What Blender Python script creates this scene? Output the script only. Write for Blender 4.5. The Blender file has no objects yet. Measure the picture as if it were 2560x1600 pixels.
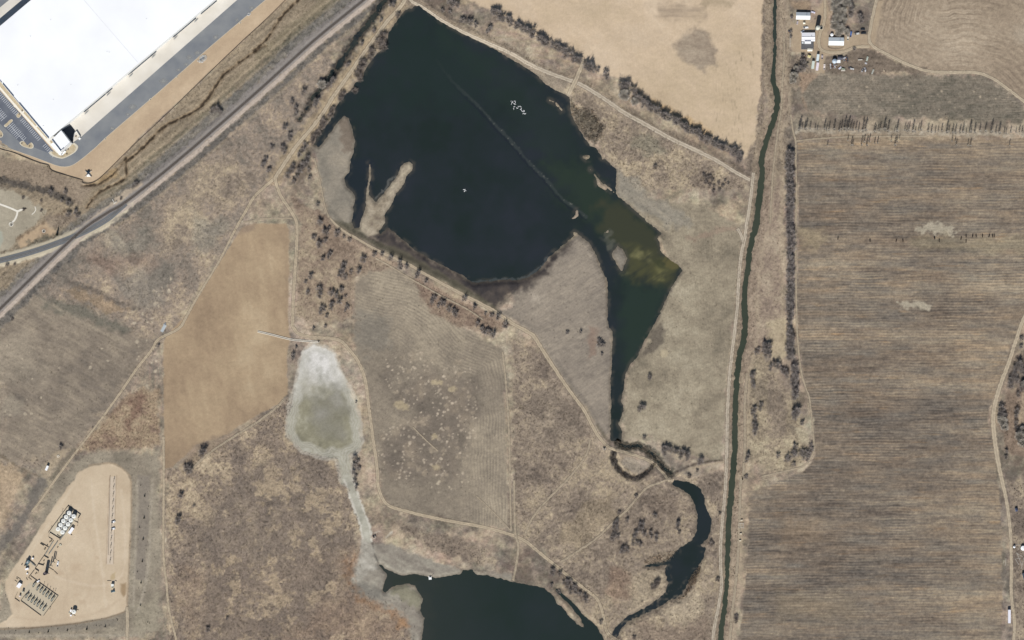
import bpy, bmesh, math, random
import numpy as np
from mathutils import Vector, Matrix

# ------------------------------------------------------------------ camera, sky, sun, exposure
SC = bpy.context.scene
COL = SC.collection
S = 0.45                                   # metres per map unit (2560 x 1600 map units in the frame)
CAM_H = 3000.0
cam_data = bpy.data.cameras.new('camera')
cam = bpy.data.objects.new('camera', cam_data); COL.objects.link(cam)
cam.location = (0, 0, CAM_H)
cam_data.sensor_width = 36.0
cam_data.lens = 36.0 * CAM_H / (2560 * S)
cam_data.clip_start = 10.0
cam_data.clip_end = 60000.0
SC.camera = cam

SUN_EL = math.radians(43.0)
SUN_AZ = math.radians(191.0)               # the sun stands a little west of south
world = bpy.data.worlds.new('World'); SC.world = world; world.use_nodes = True
wn = world.node_tree; wn.nodes.clear()
sky = wn.nodes.new('ShaderNodeTexSky'); sky.sky_type = 'NISHITA'; sky.sun_disc = False
sky.sun_elevation = SUN_EL; sky.sun_rotation = SUN_AZ; sky.altitude = 1500
bg = wn.nodes.new('ShaderNodeBackground'); bg.inputs['Strength'].default_value = 0.055
wo = wn.nodes.new('ShaderNodeOutputWorld')
wn.links.new(sky.outputs[0], bg.inputs[0]); wn.links.new(bg.outputs[0], wo.inputs[0])
sl = bpy.data.lights.new('sun', 'SUN'); sl.energy = 4.3; sl.angle = math.radians(0.5); sl.color = (1.0, 0.955, 0.89)
sun = bpy.data.objects.new('sun', sl); COL.objects.link(sun)
sdir = Vector((math.sin(SUN_AZ) * math.cos(SUN_EL), math.cos(SUN_AZ) * math.cos(SUN_EL), math.sin(SUN_EL)))
sun.rotation_euler = sdir.to_track_quat('Z', 'Y').to_euler()
sun.location = sdir * 500
SC.view_settings.view_transform = 'Standard'; SC.view_settings.look = 'None'
SC.view_settings.exposure = 0.35; SC.view_settings.gamma = 1.0
try:
    SC.view_settings.use_curve_mapping = False
except Exception:
    pass
K = np.array([1.21, 1.19, 1.18], np.float32)        # picture value given by a sunlit level surface of albedo 1

# ------------------------------------------------------------------ small helpers
F = np.float32
def lin(c):
    a = np.asarray(c, F) / F(255)
    return np.where(a <= 0.04045, a / 12.92, ((a + 0.055) / 1.055) ** 2.4).astype(F)
def alb(r, g, b):
    """base colour of a sunlit level surface that photographs as r, g, b"""
    return tuple(float(min(v, 0.85)) for v in lin((r, g, b)) / K)
def T(c, r, pts):
    return [(c * 640 + x / 3.7797, r * 400 + y / 3.7797) for x, y in pts]
def O(pts):
    return [(x * 1.05829, y * 1.05829) for x, y in pts]
def Z(ox, oy, k, pts):
    return [(ox + x / k, oy + y / k) for x, y in pts]
def W(px, py):
    return ((px - 1280) * S, (800 - py) * S)
def curve(P, closed=False, n=4):
    P = np.asarray(P, float); m = len(P); out = []
    for i in range(m if closed else m - 1):
        g = (lambda k: P[k % m]) if closed else (lambda k: P[min(max(k, 0), m - 1)])
        p0, p1, p2, p3 = g(i - 1), g(i), g(i + 1), g(i + 2)
        for j in range(n):
            t = j / n
            out.append(0.5 * (2 * p1 + (p2 - p0) * t + (2 * p0 - 5 * p1 + 4 * p2 - p3) * t * t + (3 * p1 - p0 - 3 * p2 + p3) * t ** 3))
    if not closed: out.append(P[-1])
    return [tuple(p) for p in out]

_rs = np.random.RandomState(11)
_TAB = _rs.rand(512, 512).astype(F)
def vn(u, v, seed):
    iu = np.floor(u); iv = np.floor(v)
    fu = (u - iu).astype(F); fv = (v - iv).astype(F)
    iu = iu.astype(np.int32) + seed * 73; iv = iv.astype(np.int32) + seed * 131
    fu = fu * fu * (3 - 2 * fu); fv = fv * fv * (3 - 2 * fv)
    a = _TAB[iu & 511, iv & 511]; b = _TAB[(iu + 1) & 511, iv & 511]
    c = _TAB[iu & 511, (iv + 1) & 511]; d = _TAB[(iu + 1) & 511, (iv + 1) & 511]
    return (a + (b - a) * fu) * (1 - fv) + (c + (d - c) * fu) * fv
def fbm(X, Y, scale, octv=4, seed=0, gain=0.55, sy=None, ang=0.0):
    """noise about -1..1; scale in map units; sy = scale across when stretched; ang = direction of the long axis"""
    if ang:
        ca, sa = math.cos(math.radians(ang)), math.sin(math.radians(ang))
        X, Y = X * ca + Y * sa, -X * sa + Y * ca
    sy = scale if sy is None else sy
    u = X / F(scale); v = Y / F(sy); out = 0; a = 1.0; tot = 0
    for i in range(octv):
        out = out + F(a) * (vn(u, v, seed + i * 7) - F(0.5)); tot += a * a
        u = u * F(2.03) + F(5.1); v = v * F(2.03) + F(9.7); a *= gain
    return (out * F(3.0 / math.sqrt(tot))).astype(F)
def sst(a, b, x):
    t = np.clip((x - a) / (b - a), 0, 1)
    return (t * t * (3 - 2 * t)).astype(F)
def sdf_poly(X, Y, P):
    P = np.asarray(P, F); n = len(P)
    d = np.full(X.shape, 1e12, F); inside = np.zeros(X.shape, bool)
    j = n - 1
    for i in range(n):
        ex, ey = P[j] - P[i]; wx = X - P[i, 0]; wy = Y - P[i, 1]
        t = np.clip((wx * ex + wy * ey) / max(ex * ex + ey * ey, 1e-9), 0, 1)
        bx = wx - ex * t; by = wy - ey * t
        np.minimum(d, bx * bx + by * by, out=d)
        if P[i, 1] != P[j, 1]:
            c = ((P[i, 1] > Y) != (P[j, 1] > Y)) & (X < (P[j, 0] - P[i, 0]) * (Y - P[i, 1]) / (P[j, 1] - P[i, 1]) + P[i, 0])
            inside ^= c
        j = i
    d = np.sqrt(d)
    return np.where(inside, -d, d).astype(F)
def dist_line(X, Y, P, widths=None):
    """distance to a polyline; with widths (one per point) the half width is subtracted along the way"""
    P = np.asarray(P, F); d = np.full(X.shape, 1e9, F)
    for i in range(len(P) - 1):
        ex, ey = P[i + 1] - P[i]; wx = X - P[i, 0]; wy = Y - P[i, 1]
        t = np.clip((wx * ex + wy * ey) / max(ex * ex + ey * ey, 1e-9), 0, 1)
        q = np.sqrt((wx - ex * t) ** 2 + (wy - ey * t) ** 2)
        if widths is not None: q = q - (widths[i] + (widths[i + 1] - widths[i]) * t) * F(0.5)
        np.minimum(d, q, out=d)
    return d

# ------------------------------------------------------------------ naming helpers
def tag(o, label=None, cat=None, group=None, kind=None):
    if label: o['label'] = label
    if cat: o['category'] = cat
    if group: o['group'] = group
    if kind: o['kind'] = kind
    return o
def thing(name, label, cat, loc=(0, 0, 0), rz=0.0, group=None, scale=1.0):
    o = bpy.data.objects.new(name, None); COL.objects.link(o)
    o.empty_display_size = 0.5
    o.location = loc; o.rotation_euler = (0, 0, rz); o.scale = (scale,) * 3 if not hasattr(scale, '__len__') else scale
    return tag(o, label, cat, group)
def link_mesh(name, me, parent=None):
    o = bpy.data.objects.new(name, me); COL.objects.link(o)
    if parent: o.parent = parent
    return o
class MB:
    """collects boxes, tubes and sheets and links them as ONE mesh object"""
    def __init__(self): self.v = []; self.f = []
    def add(self, vs, fs):
        b = len(self.v); self.v += [tuple(map(float, p)) for p in vs]; self.f += [tuple(b + i for i in f) for f in fs]; return self
    def box(self, c, s, rz=0.0, taper=1.0):
        ca, sa = math.cos(rz), math.sin(rz); vs = []
        for z in (-1, 1):
            k = taper if z > 0 else 1.0
            for x, y in ((-1, -1), (1, -1), (1, 1), (-1, 1)):
                lx, ly = x * s[0] / 2 * k, y * s[1] / 2 * k
                vs.append((c[0] + lx * ca - ly * sa, c[1] + lx * sa + ly * ca, c[2] + z * s[2] / 2))
        return self.add(vs, [(3, 2, 1, 0), (4, 5, 6, 7), (0, 1, 5, 4), (1, 2, 6, 5), (2, 3, 7, 6), (3, 0, 4, 7)])
    def tube(self, p0, p1, r0, r1=None, n=8, caps=True):
        r1 = r0 if r1 is None else r1
        p0, p1 = Vector(p0), Vector(p1); d = (p1 - p0).normalized()
        a = d.orthogonal().normalized(); b = d.cross(a); vs = []
        for p, r in ((p0, r0), (p1, r1)):
            for i in range(n):
                t = 2 * math.pi * i / n; vs.append(p + (a * math.cos(t) + b * math.sin(t)) * r)
        fs = [(i, (i + 1) % n, n + (i + 1) % n, n + i) for i in range(n)]
        if caps: fs += [tuple(range(n - 1, -1, -1)), tuple(range(n, 2 * n))]
        return self.add(vs, fs)
    def lathe(self, c, prof, n=20):
        vs = []; fs = []
        for r, z in prof:
            for i in range(n):
                t = 2 * math.pi * i / n; vs.append((c[0] + r * math.cos(t), c[1] + r * math.sin(t), c[2] + z))
        for k in range(len(prof) - 1):
            for i in range(n):
                fs.append((k * n + i, k * n + (i + 1) % n, (k + 1) * n + (i + 1) % n, (k + 1) * n + i))
        fs.append(tuple(range(n - 1, -1, -1))); fs.append(tuple(range((len(prof) - 1) * n, len(prof) * n)))
        return self.add(vs, fs)
    def prism(self, poly, z0, z1):
        n = len(poly)
        ar = sum(poly[i][0] * poly[(i + 1) % n][1] - poly[(i + 1) % n][0] * poly[i][1] for i in range(n))
        if ar < 0: poly = poly[::-1]
        vs = [(x, y, z0) for x, y in poly] + [(x, y, z1) for x, y in poly]
        return self.add(vs, [tuple(range(n - 1, -1, -1)), tuple(range(n, 2 * n))] + [(i, (i + 1) % n, n + (i + 1) % n, n + i) for i in range(n)])
    def gable(self, c, w, d, z0, z1, rz=0.0, over=0.0, along='x'):
        """two roof slopes with ridge along local x"""
        ca, sa = math.cos(rz), math.sin(rz); w2, d2 = w / 2 + over, d / 2 + over; t = 0.12
        L = [(-w2, -d2, z0), (w2, -d2, z0), (w2, 0, z1), (-w2, 0, z1), (-w2, d2, z0), (w2, d2, z0)]
        L += [(x, y, z - t) for x, y, z in L]
        vs = [(c[0] + x * ca - y * sa, c[1] + x * sa + y * ca, z) for x, y, z in L]
        return self.add(vs, [(0, 1, 2, 3), (3, 2, 5, 4), (9, 8, 7, 6), (10, 11, 8, 9), (0, 6, 7, 1), (4, 5, 11, 10), (0, 3, 9, 6), (3, 4, 10, 9), (1, 7, 8, 2), (2, 8, 11, 5)])
    def mesh(self, name, m=None, smooth=False):
        me = bpy.data.meshes.new(name); me.from_pydata(self.v, [], self.f); me.update()
        if m: me.materials.append(m)
        if smooth: me.polygons.foreach_set('use_smooth', [True] * len(me.polygons))
        return me
    def build(self, name, m=None, parent=None, smooth=False):
        return link_mesh(name, self.mesh(name, m, smooth), parent)

# ------------------------------------------------------------------ materials
_M = {}
def mat(name, rgb, rough=0.8, var=0.12, scale=0.8, metal=0.0, spec=0.3, rgb2=None, stretch=None):
    """plain surface with noise variation, colours given as they photograph in sun"""
    if name in _M: return _M[name]
    m = bpy.data.materials.new(name); m.use_nodes = True; nt = m.node_tree; p = nt.nodes['Principled BSDF']
    p.inputs['Roughness'].default_value = rough; p.inputs['Metallic'].default_value = metal
    p.inputs['Specular IOR Level'].default_value = spec
    tc = nt.nodes.new('ShaderNodeTexCoord'); mp = nt.nodes.new('ShaderNodeMapping')
    nz = nt.nodes.new('ShaderNodeTexNoise'); nz.inputs['Scale'].default_value = scale; nz.inputs['Detail'].default_value = 4
    if stretch: mp.inputs['Scale'].default_value = stretch
    rp = nt.nodes.new('ShaderNodeValToRGB')
    a = np.array(alb(*rgb)); b = np.array(alb(*rgb2)) if rgb2 else a * (1 + var)
    a = a if rgb2 else a * (1 - var)
    rp.color_ramp.elements[0].position = 0.3; rp.color_ramp.elements[1].position = 0.7
    rp.color_ramp.elements[0].color = (*[float(x) for x in a], 1); rp.color_ramp.elements[1].color = (*[float(min(x, 0.9)) for x in b], 1)
    nt.links.new(tc.outputs['Object'], mp.inputs[0]); nt.links.new(mp.outputs[0], nz.inputs['Vector'])
    nt.links.new(nz.outputs['Fac'], rp.inputs[0]); nt.links.new(rp.outputs[0], p.inputs['Base Color'])
    _M[name] = m; return m
# ------------------------------------------------------------------ the land: grid, colours, heights
def _axis(lo, hi, step):
    fine = np.arange(lo, hi + 0.1, step); g = list(np.arange(1, 66) * 6.0); s = 6.0; p = 390.0
    while p < 24000:
        s *= 1.28; p += s; g.append(p)
    g = np.array(g)
    return np.concatenate([(lo - g)[::-1], fine, hi + g]).astype(F)
XS = _axis(-56, 2616, 2.0); YS = _axis(-56, 1656, 2.0)
GX, GY = np.meshgrid(XS, YS)
NR, NC = GX.shape
def win(pts, pad):
    P = np.asarray(pts); x0, y0 = P.min(0) - pad; x1, y1 = P.max(0) + pad
    return (slice(int(np.searchsorted(YS, y0)), int(np.searchsorted(YS, y1))), slice(int(np.searchsorted(XS, x0)), int(np.searchsorted(XS, x1))))

def pal(t, cols):
    """piecewise mix of photographed colours, t about 0..1"""
    cs = np.array([lin(c) for c in cols], F); n = len(cs) - 1
    q = np.clip(t, 0, 0.9999) * n; i = q.astype(np.int32); f = (q - i)[..., None]
    return cs[i] * (1 - f) + cs[i + 1] * f

N200 = fbm(GX, GY, 190, 3, 1); N60 = fbm(GX, GY, 62, 4, 2); N22 = fbm(GX, GY, 22, 4, 3)
N8 = fbm(GX, GY, 8.5, 3, 4, gain=.7); N3 = fbm(GX, GY, 3.6, 2, 5, gain=.8)
C = pal(0.5 + 0.20 * N200 + 0.22 * N60 + 0.22 * N22 + 0.10 * N8, [(112, 102, 92), (133, 121, 108), (151, 137, 120), (168, 152, 132), (181, 166, 144)])
C[..., 0] *= 1 + 0.022 * fbm(GX, GY, 9, 2, 123); C[..., 1] *= 1 + 0.014 * fbm(GX, GY, 11, 2, 124); C[..., 0] *= 1 + 0.035 * np.roll(N60, 311, 1); C[..., 2] *= 1 - 0.04 * np.roll(N60, 173, 0); C[..., 1] *= 1 + 0.018 * np.roll(N22, 97, 0)
GR = np.full(GX.shape, 0.85, F)          # how rough and grainy the ground cover is
H = (0.45 * N200 + 0.22 * N60).astype(F) # heights in metres
DN = np.zeros(GX.shape, F)               # density of scrub tufts

def put(sl, a, col, grain=None, keep=0.0):
    """mix colour (array or rgb) into the land by weight a; keep carries some of the mottling below it on"""
    c = lin(col) if not hasattr(col, 'ndim') else col
    if keep:
        lum = C[sl].mean(-1, keepdims=True) / 0.225
        c = c * (1 + keep * (lum - 1))
    C[sl] = C[sl] * (1 - a[..., None]) + c * a[..., None]
    if grain is not None: GR[sl] = GR[sl] * (1 - a) + grain * a
def area(P, col, soft=3.0, jit=3.0, js=14, amt=1.0, grain=None, keep=0.0, seed=20, smooth=0, dens=None):
    P = curve(P, True, smooth) if smooth else P
    sl = win(P, soft + jit * 2 + 4); X, Y = GX[sl], GY[sl]
    sd = sdf_poly(X, Y, P) + jit * fbm(X, Y, js, 3, seed)
    a = amt * sst(soft, -soft, sd)
    put(sl, a, col(X, Y) if callable(col) else col, grain, keep)
    if dens is not None: DN[sl] = DN[sl] * (1 - a) + dens * a
    return sl, sd, a
def stroke(P, width, col, soft=2.0, jit=1.5, js=9, amt=1.0, grain=None, keep=0.0, seed=40, smooth=3, dens=None):
    ws = None
    if hasattr(width, '__len__'):
        if smooth: q = curve([(p[0], p[1]) for p in P], False, smooth); ws = np.interp(np.linspace(0, 1, len(q)), np.linspace(0, 1, len(width)), width)
        else: q = P; ws = width
        mw = max(width)
    else:
        q = curve(P, False, smooth) if smooth else P; mw = width
    sl = win(q, mw / 2 + soft + 2 * jit + 4); X, Y = GX[sl], GY[sl]
    sd = (dist_line(X, Y, q, ws) if ws is not None else dist_line(X, Y, q) - width / 2) + jit * fbm(X, Y, js, 3, seed)
    a = amt * sst(soft, -soft, sd)
    put(sl, a, col(X, Y) if callable(col) else col, grain, keep)
    if dens is not None: DN[sl] = DN[sl] * (1 - a) + dens * a
    return sl, sd, a
def spots(P, n, r0, r1, col, amt=0.8, seed=5, jit=1.2):
    """pale bare patches (mounds, burrows) inside a polygon"""
    rg = random.Random(seed); P = np.asarray(P); x0, y0 = P.min(0); x1, y1 = P.max(0); k = 0
    while k < n:
        x, y = rg.uniform(x0, x1), rg.uniform(y0, y1)
        if sdf_poly(np.array([[x]], F), np.array([[y]], F), P)[0, 0] > 0: continue
        r = r0 + (r1 - r0) * rg.random() ** 3; disc(x, y, r, r * rg.uniform(.7, 1.2), col, amt * rg.uniform(.35, 1), jit); k += 1
def disc(x, y, rx, ry, col, amt=0.9, jit=2.0, soft=0.35, keep=0.0, js=6):
    sl = win([(x - rx, y - ry), (x + rx, y + ry)], 4 + 2 * jit); X, Y = GX[sl], GY[sl]
    d = np.sqrt(((X - x) / rx) ** 2 + ((Y - y) / ry) ** 2) + jit / max(rx, ry) * fbm(X, Y, js, 2, int(x) % 60)
    put(sl, amt * sst(1 + soft, 1 - soft, d), col, keep=keep)
def rows(X, Y, per, ang, wob=1.0, seed=60):
    """ridge pattern of drilled or mown rows, -1..1"""
    ca, sa = math.cos(math.radians(ang)), math.sin(math.radians(ang))
    v = -X * sa + Y * ca + wob * fbm(X, Y, 40, 2, seed)
    return np.sin(2 * np.pi * v / per)

# ---- the wide stretches of scrub and grass
SCRUB = [(114, 103, 93), (132, 119, 106), (147, 133, 117), (163, 148, 127), (178, 162, 137)]
def scrub(k=0.0, cols=SCRUB):
    def f(X, Y):
        wx = X + 9 * fbm(X, Y, 17, 3, 121); wy = Y + 9 * fbm(X, Y, 17, 3, 122)
        return pal(0.48 + k + 0.17 * fbm(X, Y, 85, 3, 8) + 0.24 * fbm(wx, wy, 30, 4, 9, gain=.62) + 0.14 * fbm(X, Y, 6, 3, 10, gain=.8), cols)
    return f
# brush south-west, blond patches on dark heath
area(O([(395, 1110), (560, 1030), (690, 930), (720, 1000), (820, 1085), (850, 1240), (830, 1390), (1000, 1530), (395, 1530)]), scrub(0.05, [(116, 105, 96), (131, 118, 106), (146, 131, 115), (173, 156, 132), (186, 169, 144)]), soft=8, jit=8, grain=1.0, dens=.8)
area(O([(430, 1330), (640, 1330), (830, 1280), (850, 1410), (930, 1450), (1000, 1530), (430, 1530)]), scrub(-0.1, [(120, 106, 94), (137, 119, 104), (150, 131, 112), (160, 141, 119)]), soft=26, jit=20, js=50, grain=1.0, amt=.85, dens=.6)
def heath(X, Y):
    wx = X + 7 * fbm(X, Y, 13, 3, 126); wy = Y + 7 * fbm(X, Y, 13, 3, 127)
    n = fbm(wx, wy, 34, 4, 128, gain=.6); p = sst(.1, .95, n + .25 * fbm(X, Y, 9, 2, 129))[..., None]
    dk = pal(.5 + .25 * fbm(X, Y, 40, 3, 130) + .12 * fbm(X, Y, 6, 2, 131), [(110, 100, 91), (126, 114, 103), (141, 127, 113)]); bl = pal(.5 + .25 * fbm(X, Y, 12, 3, 132), [(152, 136, 116), (168, 151, 127), (180, 163, 138)])
    return dk * (1 - p) + bl * p
area(O([(500, 1180), (600, 1110), (720, 1090), (800, 1120), (835, 1250), (800, 1380), (740, 1450), (600, 1540), (440, 1540), (450, 1400), (480, 1290)]), heath, soft=38, jit=22, js=50, amt=.75, grain=1.0, dens=.6)
# meadow between the railway and the west road
area(O([(40, 700), (330, 440), (520, 290), (760, 110), (800, 190), (640, 420), (520, 600), (420, 760), (300, 930), (180, 1080), (0, 1120), (0, 740)]), scrub(-0.03, [(122, 114, 104), (136, 125, 113), (148, 134, 120), (162, 146, 127), (182, 165, 140)]), soft=8, jit=6, grain=.9, dens=.35)
area(T(0, 1, [(1750, 60), (2300, -60), (2419, 200), (2200, 420), (1950, 420), (1900, 640), (1600, 900), (1450, 700), (1700, 400)]), scrub(.1), soft=20, jit=14, js=40, grain=1.0, amt=.8, dens=.5)
for P, c in [([(1050, 700), (1400, 640), (1500, 800), (1250, 960), (1050, 900)], (128, 124, 113)), ([(1250, 1000), (1600, 1000), (1560, 1300), (1250, 1420), (1100, 1200)], (130, 124, 114)), ([(1850, 550), (2150, 600), (2050, 900), (1800, 900)], (132, 127, 115)), ([(850, 930), (1400, 900), (1450, 1000), (900, 1000)], (140, 118, 104))]:
    area(T(0, 1, P), c, soft=22, jit=16, js=40, amt=.6, keep=.6)
# mown stripes, grey-brown, west of the track
area(O([(0, 770), (60, 690), (330, 790), (370, 800), (290, 925), (150, 1090), (0, 1090)]), lambda X, Y: pal(.48 + .2 * fbm(X, Y, 130, 3, 70) + .13 * fbm(X, Y, 46, 3, 69, sy=7, ang=28) + .14 * fbm(X, Y, 26, 3, 125) + .045 * rows(X, Y, 9, 28, 2), [(117, 108, 98), (132, 121, 108), (147, 135, 119), (164, 150, 131)]), soft=22, jit=8, grain=.6, dens=.1)
area(T(0, 2, [(0, 250), (250, 150), (420, 420), (350, 600), (100, 560), (0, 600)]), (163, 151, 133), soft=26, jit=14, js=40, amt=.6, keep=.5)
area(T(0, 2, [(0, 720), (120, 700), (200, 800), (160, 900), (20, 900)]), (160, 149, 132), soft=10, jit=8, amt=.7, keep=.5)
area(T(0, 1, [(400, 1300), (700, 1350), (1100, 1512), (1280, 1600), (1150, 1640), (800, 1520), (420, 1400)]), (104, 102, 92), soft=12, jit=8, amt=.75, keep=.4)
area(T(0, 1, [(640, 1180), (800, 1210), (1100, 1360), (1180, 1440), (1000, 1440), (700, 1300)]), (164, 140, 111), soft=10, jit=9, amt=.5, keep=.6)
stroke(T(0, 1, [(640, 1150), (900, 1240), (1100, 1340), (1300, 1400)]), 9, (100, 92, 85), soft=6, jit=3, amt=.7)
stroke(T(0, 1, [(380, 1310), (640, 1450), (850, 1570), (1250, 1740)]), 5, (166, 153, 134), soft=4, jit=2, amt=.6)
area(T(0, 2, [(1330, 640), (1500, 660), (1520, 1180), (1000, 1230), (700, 1250), (900, 1030), (1150, 760)]), scrub(-.06, [(116, 100, 88), (137, 117, 101), (158, 139, 116), (172, 155, 130)]), soft=7, jit=5, grain=1.0, dens=.6)
area(T(0, 2, [(1260, 700), (1380, 700), (1320, 880), (1220, 1030), (1150, 1010), (1230, 860)]), (122, 98, 86), soft=9, jit=6, amt=.7)
spots(T(0, 1, [(1300, 1300), (1800, 950), (1600, 1512), (1250, 1512)]), 26, 2, 4.5, (190, 176, 154), seed=2)
spots(T(0, 2, [(1250, 0), (1500, 0), (1500, 680), (1350, 680), (1430, 330), (1230, 420)]), 26, 2, 5, (190, 176, 154), seed=3)
spots(T(0, 2, [(0, 250), (900, 100), (1100, 430), (200, 950), (0, 950)]), 30, 1.6, 4, (184, 171, 150), seed=4)
# heath north of the water and along the canal
area(T(2, 0, [(540, 930), (560, 800), (1000, 1020), (1300, 1200), (1900, 1512), (2240, 1690), (2180, 1800), (1700, 1780), (1050, 1780), (860, 1500), (800, 1380), (830, 1200), (700, 1050)]), scrub(.04), soft=6, jit=5, grain=1.1, dens=.9)
area(T(2, 0, [(1200, 1240), (1400, 1290), (1450, 1450), (1250, 1480), (1150, 1380)]), (124, 119, 104), soft=14, jit=8, amt=.7, keep=.4)
area(O([(1700, 800), (1775, 790), (1900, 1000), (1910, 1090), (1830, 1110), (1740, 1070), (1745, 900)]), scrub(.08, [(124, 113, 100), (143, 130, 112), (162, 148, 126), (180, 167, 141)]), soft=8, jit=6, grain=1.0, dens=.5)
area(O([(1790, 330), (1850, 330), (1850, 830), (1760, 830), (1740, 640), (1790, 500)]), scrub(.02, [(124, 111, 99), (143, 127, 113), (158, 142, 124), (170, 155, 135)]), soft=6, jit=4, grain=.8, dens=.3)
area(T(3, 0, [(0, -60), (200, -60), (210, 600), (190, 1500), (60, 1800), (-80, 1700), (120, 1000), (60, 600)]), scrub(-.04, [(118, 108, 96), (136, 123, 108), (150, 136, 119), (164, 149, 130)]), soft=8, jit=6, grain=1.0, dens=.5)
area(O([(1790, -10), (1830, -10), (1815, 150), (1800, 330), (1770, 440), (1755, 380), (1785, 310), (1798, 150)]), scrub(-.12), soft=6, jit=4, grain=1.1, dens=.7)
# lower middle grassland
area(O([(1210, 800), (1290, 830), (1370, 960), (1420, 1050), (1580, 1130), (1710, 1110), (1700, 1530), (1440, 1530), (1290, 1310), (1215, 1250)]), scrub(-.02), soft=8, jit=6, grain=1.0, dens=.65)
for c, r, P, col, am in [(2, 2, [(200, 600), (560, 650), (700, 900), (640, 1100), (250, 1200), (100, 900)], (128, 116, 104), .65), (2, 3, [(950, 860), (1130, 880), (1150, 1100), (1000, 1200), (900, 1050)], (131, 109, 94), .6),
                        (2, 3, [(1200, 150), (1560, 130), (1720, 240), (1700, 330), (1400, 300), (1250, 260)], (130, 116, 103), .6), (2, 3, [(1180, 1330), (1500, 1370), (1850, 1250), (1900, 1560), (1200, 1560)], (128, 113, 100), .7),
                        (2, 3, [(1450, 1150), (1750, 1000), (1850, 1150), (1750, 1330), (1520, 1360), (1380, 1280)], (172, 158, 136), .6), (2, 3, [(600, 280), (950, 150), (1000, 350), (650, 640), (480, 560)], (150, 135, 112), .5),
                        (2, 3, [(1130, 880), (1440, 870), (1460, 980), (1440, 1060), (1250, 1190), (1130, 1230)], (166, 152, 130), .7), (2, 2, [(720, 150), (800, 60), (800, 500), (720, 520)], (140, 122, 107), .6)]:
    area(T(c, r, P), col, soft=12, jit=10, js=30, amt=am, keep=.55)

# ---- fields
def f_sand(X, Y):
    n = fbm(X, Y, 150, 3, 21); m = fbm(X, Y, 40, 3, 22); g = fbm(X, Y, 6, 2, 23)
    return pal(.55 + .16 * n + .12 * m + .05 * g + .03 * rows(X, Y, 7, 85, 1), [(178, 158, 132), (190, 170, 143), (198, 177, 151), (205, 185, 160)])
SAND = O([(1060, -40), (1120, 5), (1165, 26), (1215, 55), (1280, 95), (1372, 146), (1400, 168), (1480, 192), (1540, 245), (1640, 300), (1758, 379), (1783, 330), (1796, 220), (1803, -40)])
area(SAND, f_sand, soft=3, jit=2.5, grain=.22)
area(Z(1280, 0, 3.7797, [(1540, 420), (1640, 300), (1800, 280), (1860, 330), (1930, 480), (1930, 610), (1830, 640), (1820, 680), (1600, 580)]), lambda X, Y: pal(.5 + .2 * fbm(X, Y, 22, 3, 24) + .12 * fbm(X, Y, 16, 2, 25, sy=3), [(126, 112, 99), (142, 128, 113), (158, 144, 127), (170, 156, 138)]), soft=7, jit=4, amt=.85, grain=.5)
area(T(2, 0, [(1300, 50), (1450, 40), (1800, 60), (1850, 150), (1750, 200), (1450, 180)]), lambda X, Y: pal(.5 + .3 * fbm(X, Y, 60, 3, 26, sy=5), [(142, 126, 110), (160, 143, 124), (186, 166, 141)]), soft=14, jit=7, amt=.75)
area(T(2, 0, [(1780, -20), (2100, -20), (2060, 60), (1800, 40)]), (150, 135, 112), soft=9, jit=7, amt=.6)
for i in range(70):
    rg = random.Random(i); disc(1280 + rg.uniform(1900, 2290) / 3.78, rg.uniform(480, 1330) / 3.78, rg.uniform(1, 2), rg.uniform(3, 9), (150, 135, 113), rg.uniform(.15, .5), 1.0)
area(T(2, 0, [(1200, 870), (1500, 1030), (1700, 1120), (1900, 1250), (1880, 1300), (1600, 1150), (1280, 960)]), (191, 158, 113), soft=7, jit=4, amt=.5)
def f_tan(X, Y):
    return pal(.5 + .25 * fbm(X, Y, 130, 3, 27) + .12 * fbm(X, Y, 45, 3, 28, ang=80, sy=15) + .05 * fbm(X, Y, 7, 2, 29), [(147, 127, 105), (161, 140, 115), (171, 150, 123), (182, 162, 134)])
TAN = T(0, 1, [(2290, 640), (2400, 600)]) + T(1, 1, [(280, 600), (310, 660), (305, 1512)]) + T(1, 2, [(320, 160), (290, 400), (300, 700), (200, 800), (0, 900)]) + T(0, 2, [(2150, 1080), (1850, 1180), (1640, 1390), (1550, 1400), (1545, 200), (1600, 120), (1720, 0)]) + T(0, 1, [(1850, 1330), (2080, 950)])
area(TAN, f_tan, soft=2.5, jit=1.5, grain=.25)
area(T(0, 2, [(1850, 1180), (2250, 1040), (2200, 1130), (1900, 1330), (1700, 1400)]), (139, 123, 106), soft=8, jit=5, amt=.7)
area(T(0, 1, [(2290, 620), (2419, 590), (2419, 660), (2260, 700)]), (142, 124, 108), soft=6, jit=3, amt=.7)
area(T(1, 1, [(200, 640), (305, 660), (310, 1512), (270, 1512), (280, 900)]), (150, 130, 108), soft=6, jit=3, amt=.5)
def f_rows(X, Y):
    big = fbm(X, Y, 300, 3, 31, sy=60); mid = fbm(X, Y, 75, 4, 32, sy=8, gain=.65); fine = fbm(X, Y, 34, 3, 33, sy=2.6, gain=.75); g = fbm(X, Y, 5, 2, 34)
    r = rows(X, Y, 7.0, 0, 1.0); edge = sst(2330, 2470, X)
    t = .425 + .15 * big + .10 * mid + .11 * fine + .05 * fbm(X, Y, 14, 3, 150) + .06 * g + .085 * r * (.8 + fbm(X, Y, 70, 2, 35)) + .13 * edge
    c = pal(t, [(88, 81, 75), (108, 99, 90), (124, 113, 101), (140, 127, 111), (156, 141, 121), (173, 155, 131)])
    w = np.clip(fbm(X, Y, 50, 3, 36, sy=5) - .9, 0, 1)[..., None]
    q = fbm(X, Y, 90, 3, 133, sy=14)[..., None]
    return c * (1 + w * np.array([.22, .08, -.08], F)) * (1 + q * np.array([.03, -.004, -.035], F)) * np.array([1.01, 1.0, .985], F)
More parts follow.
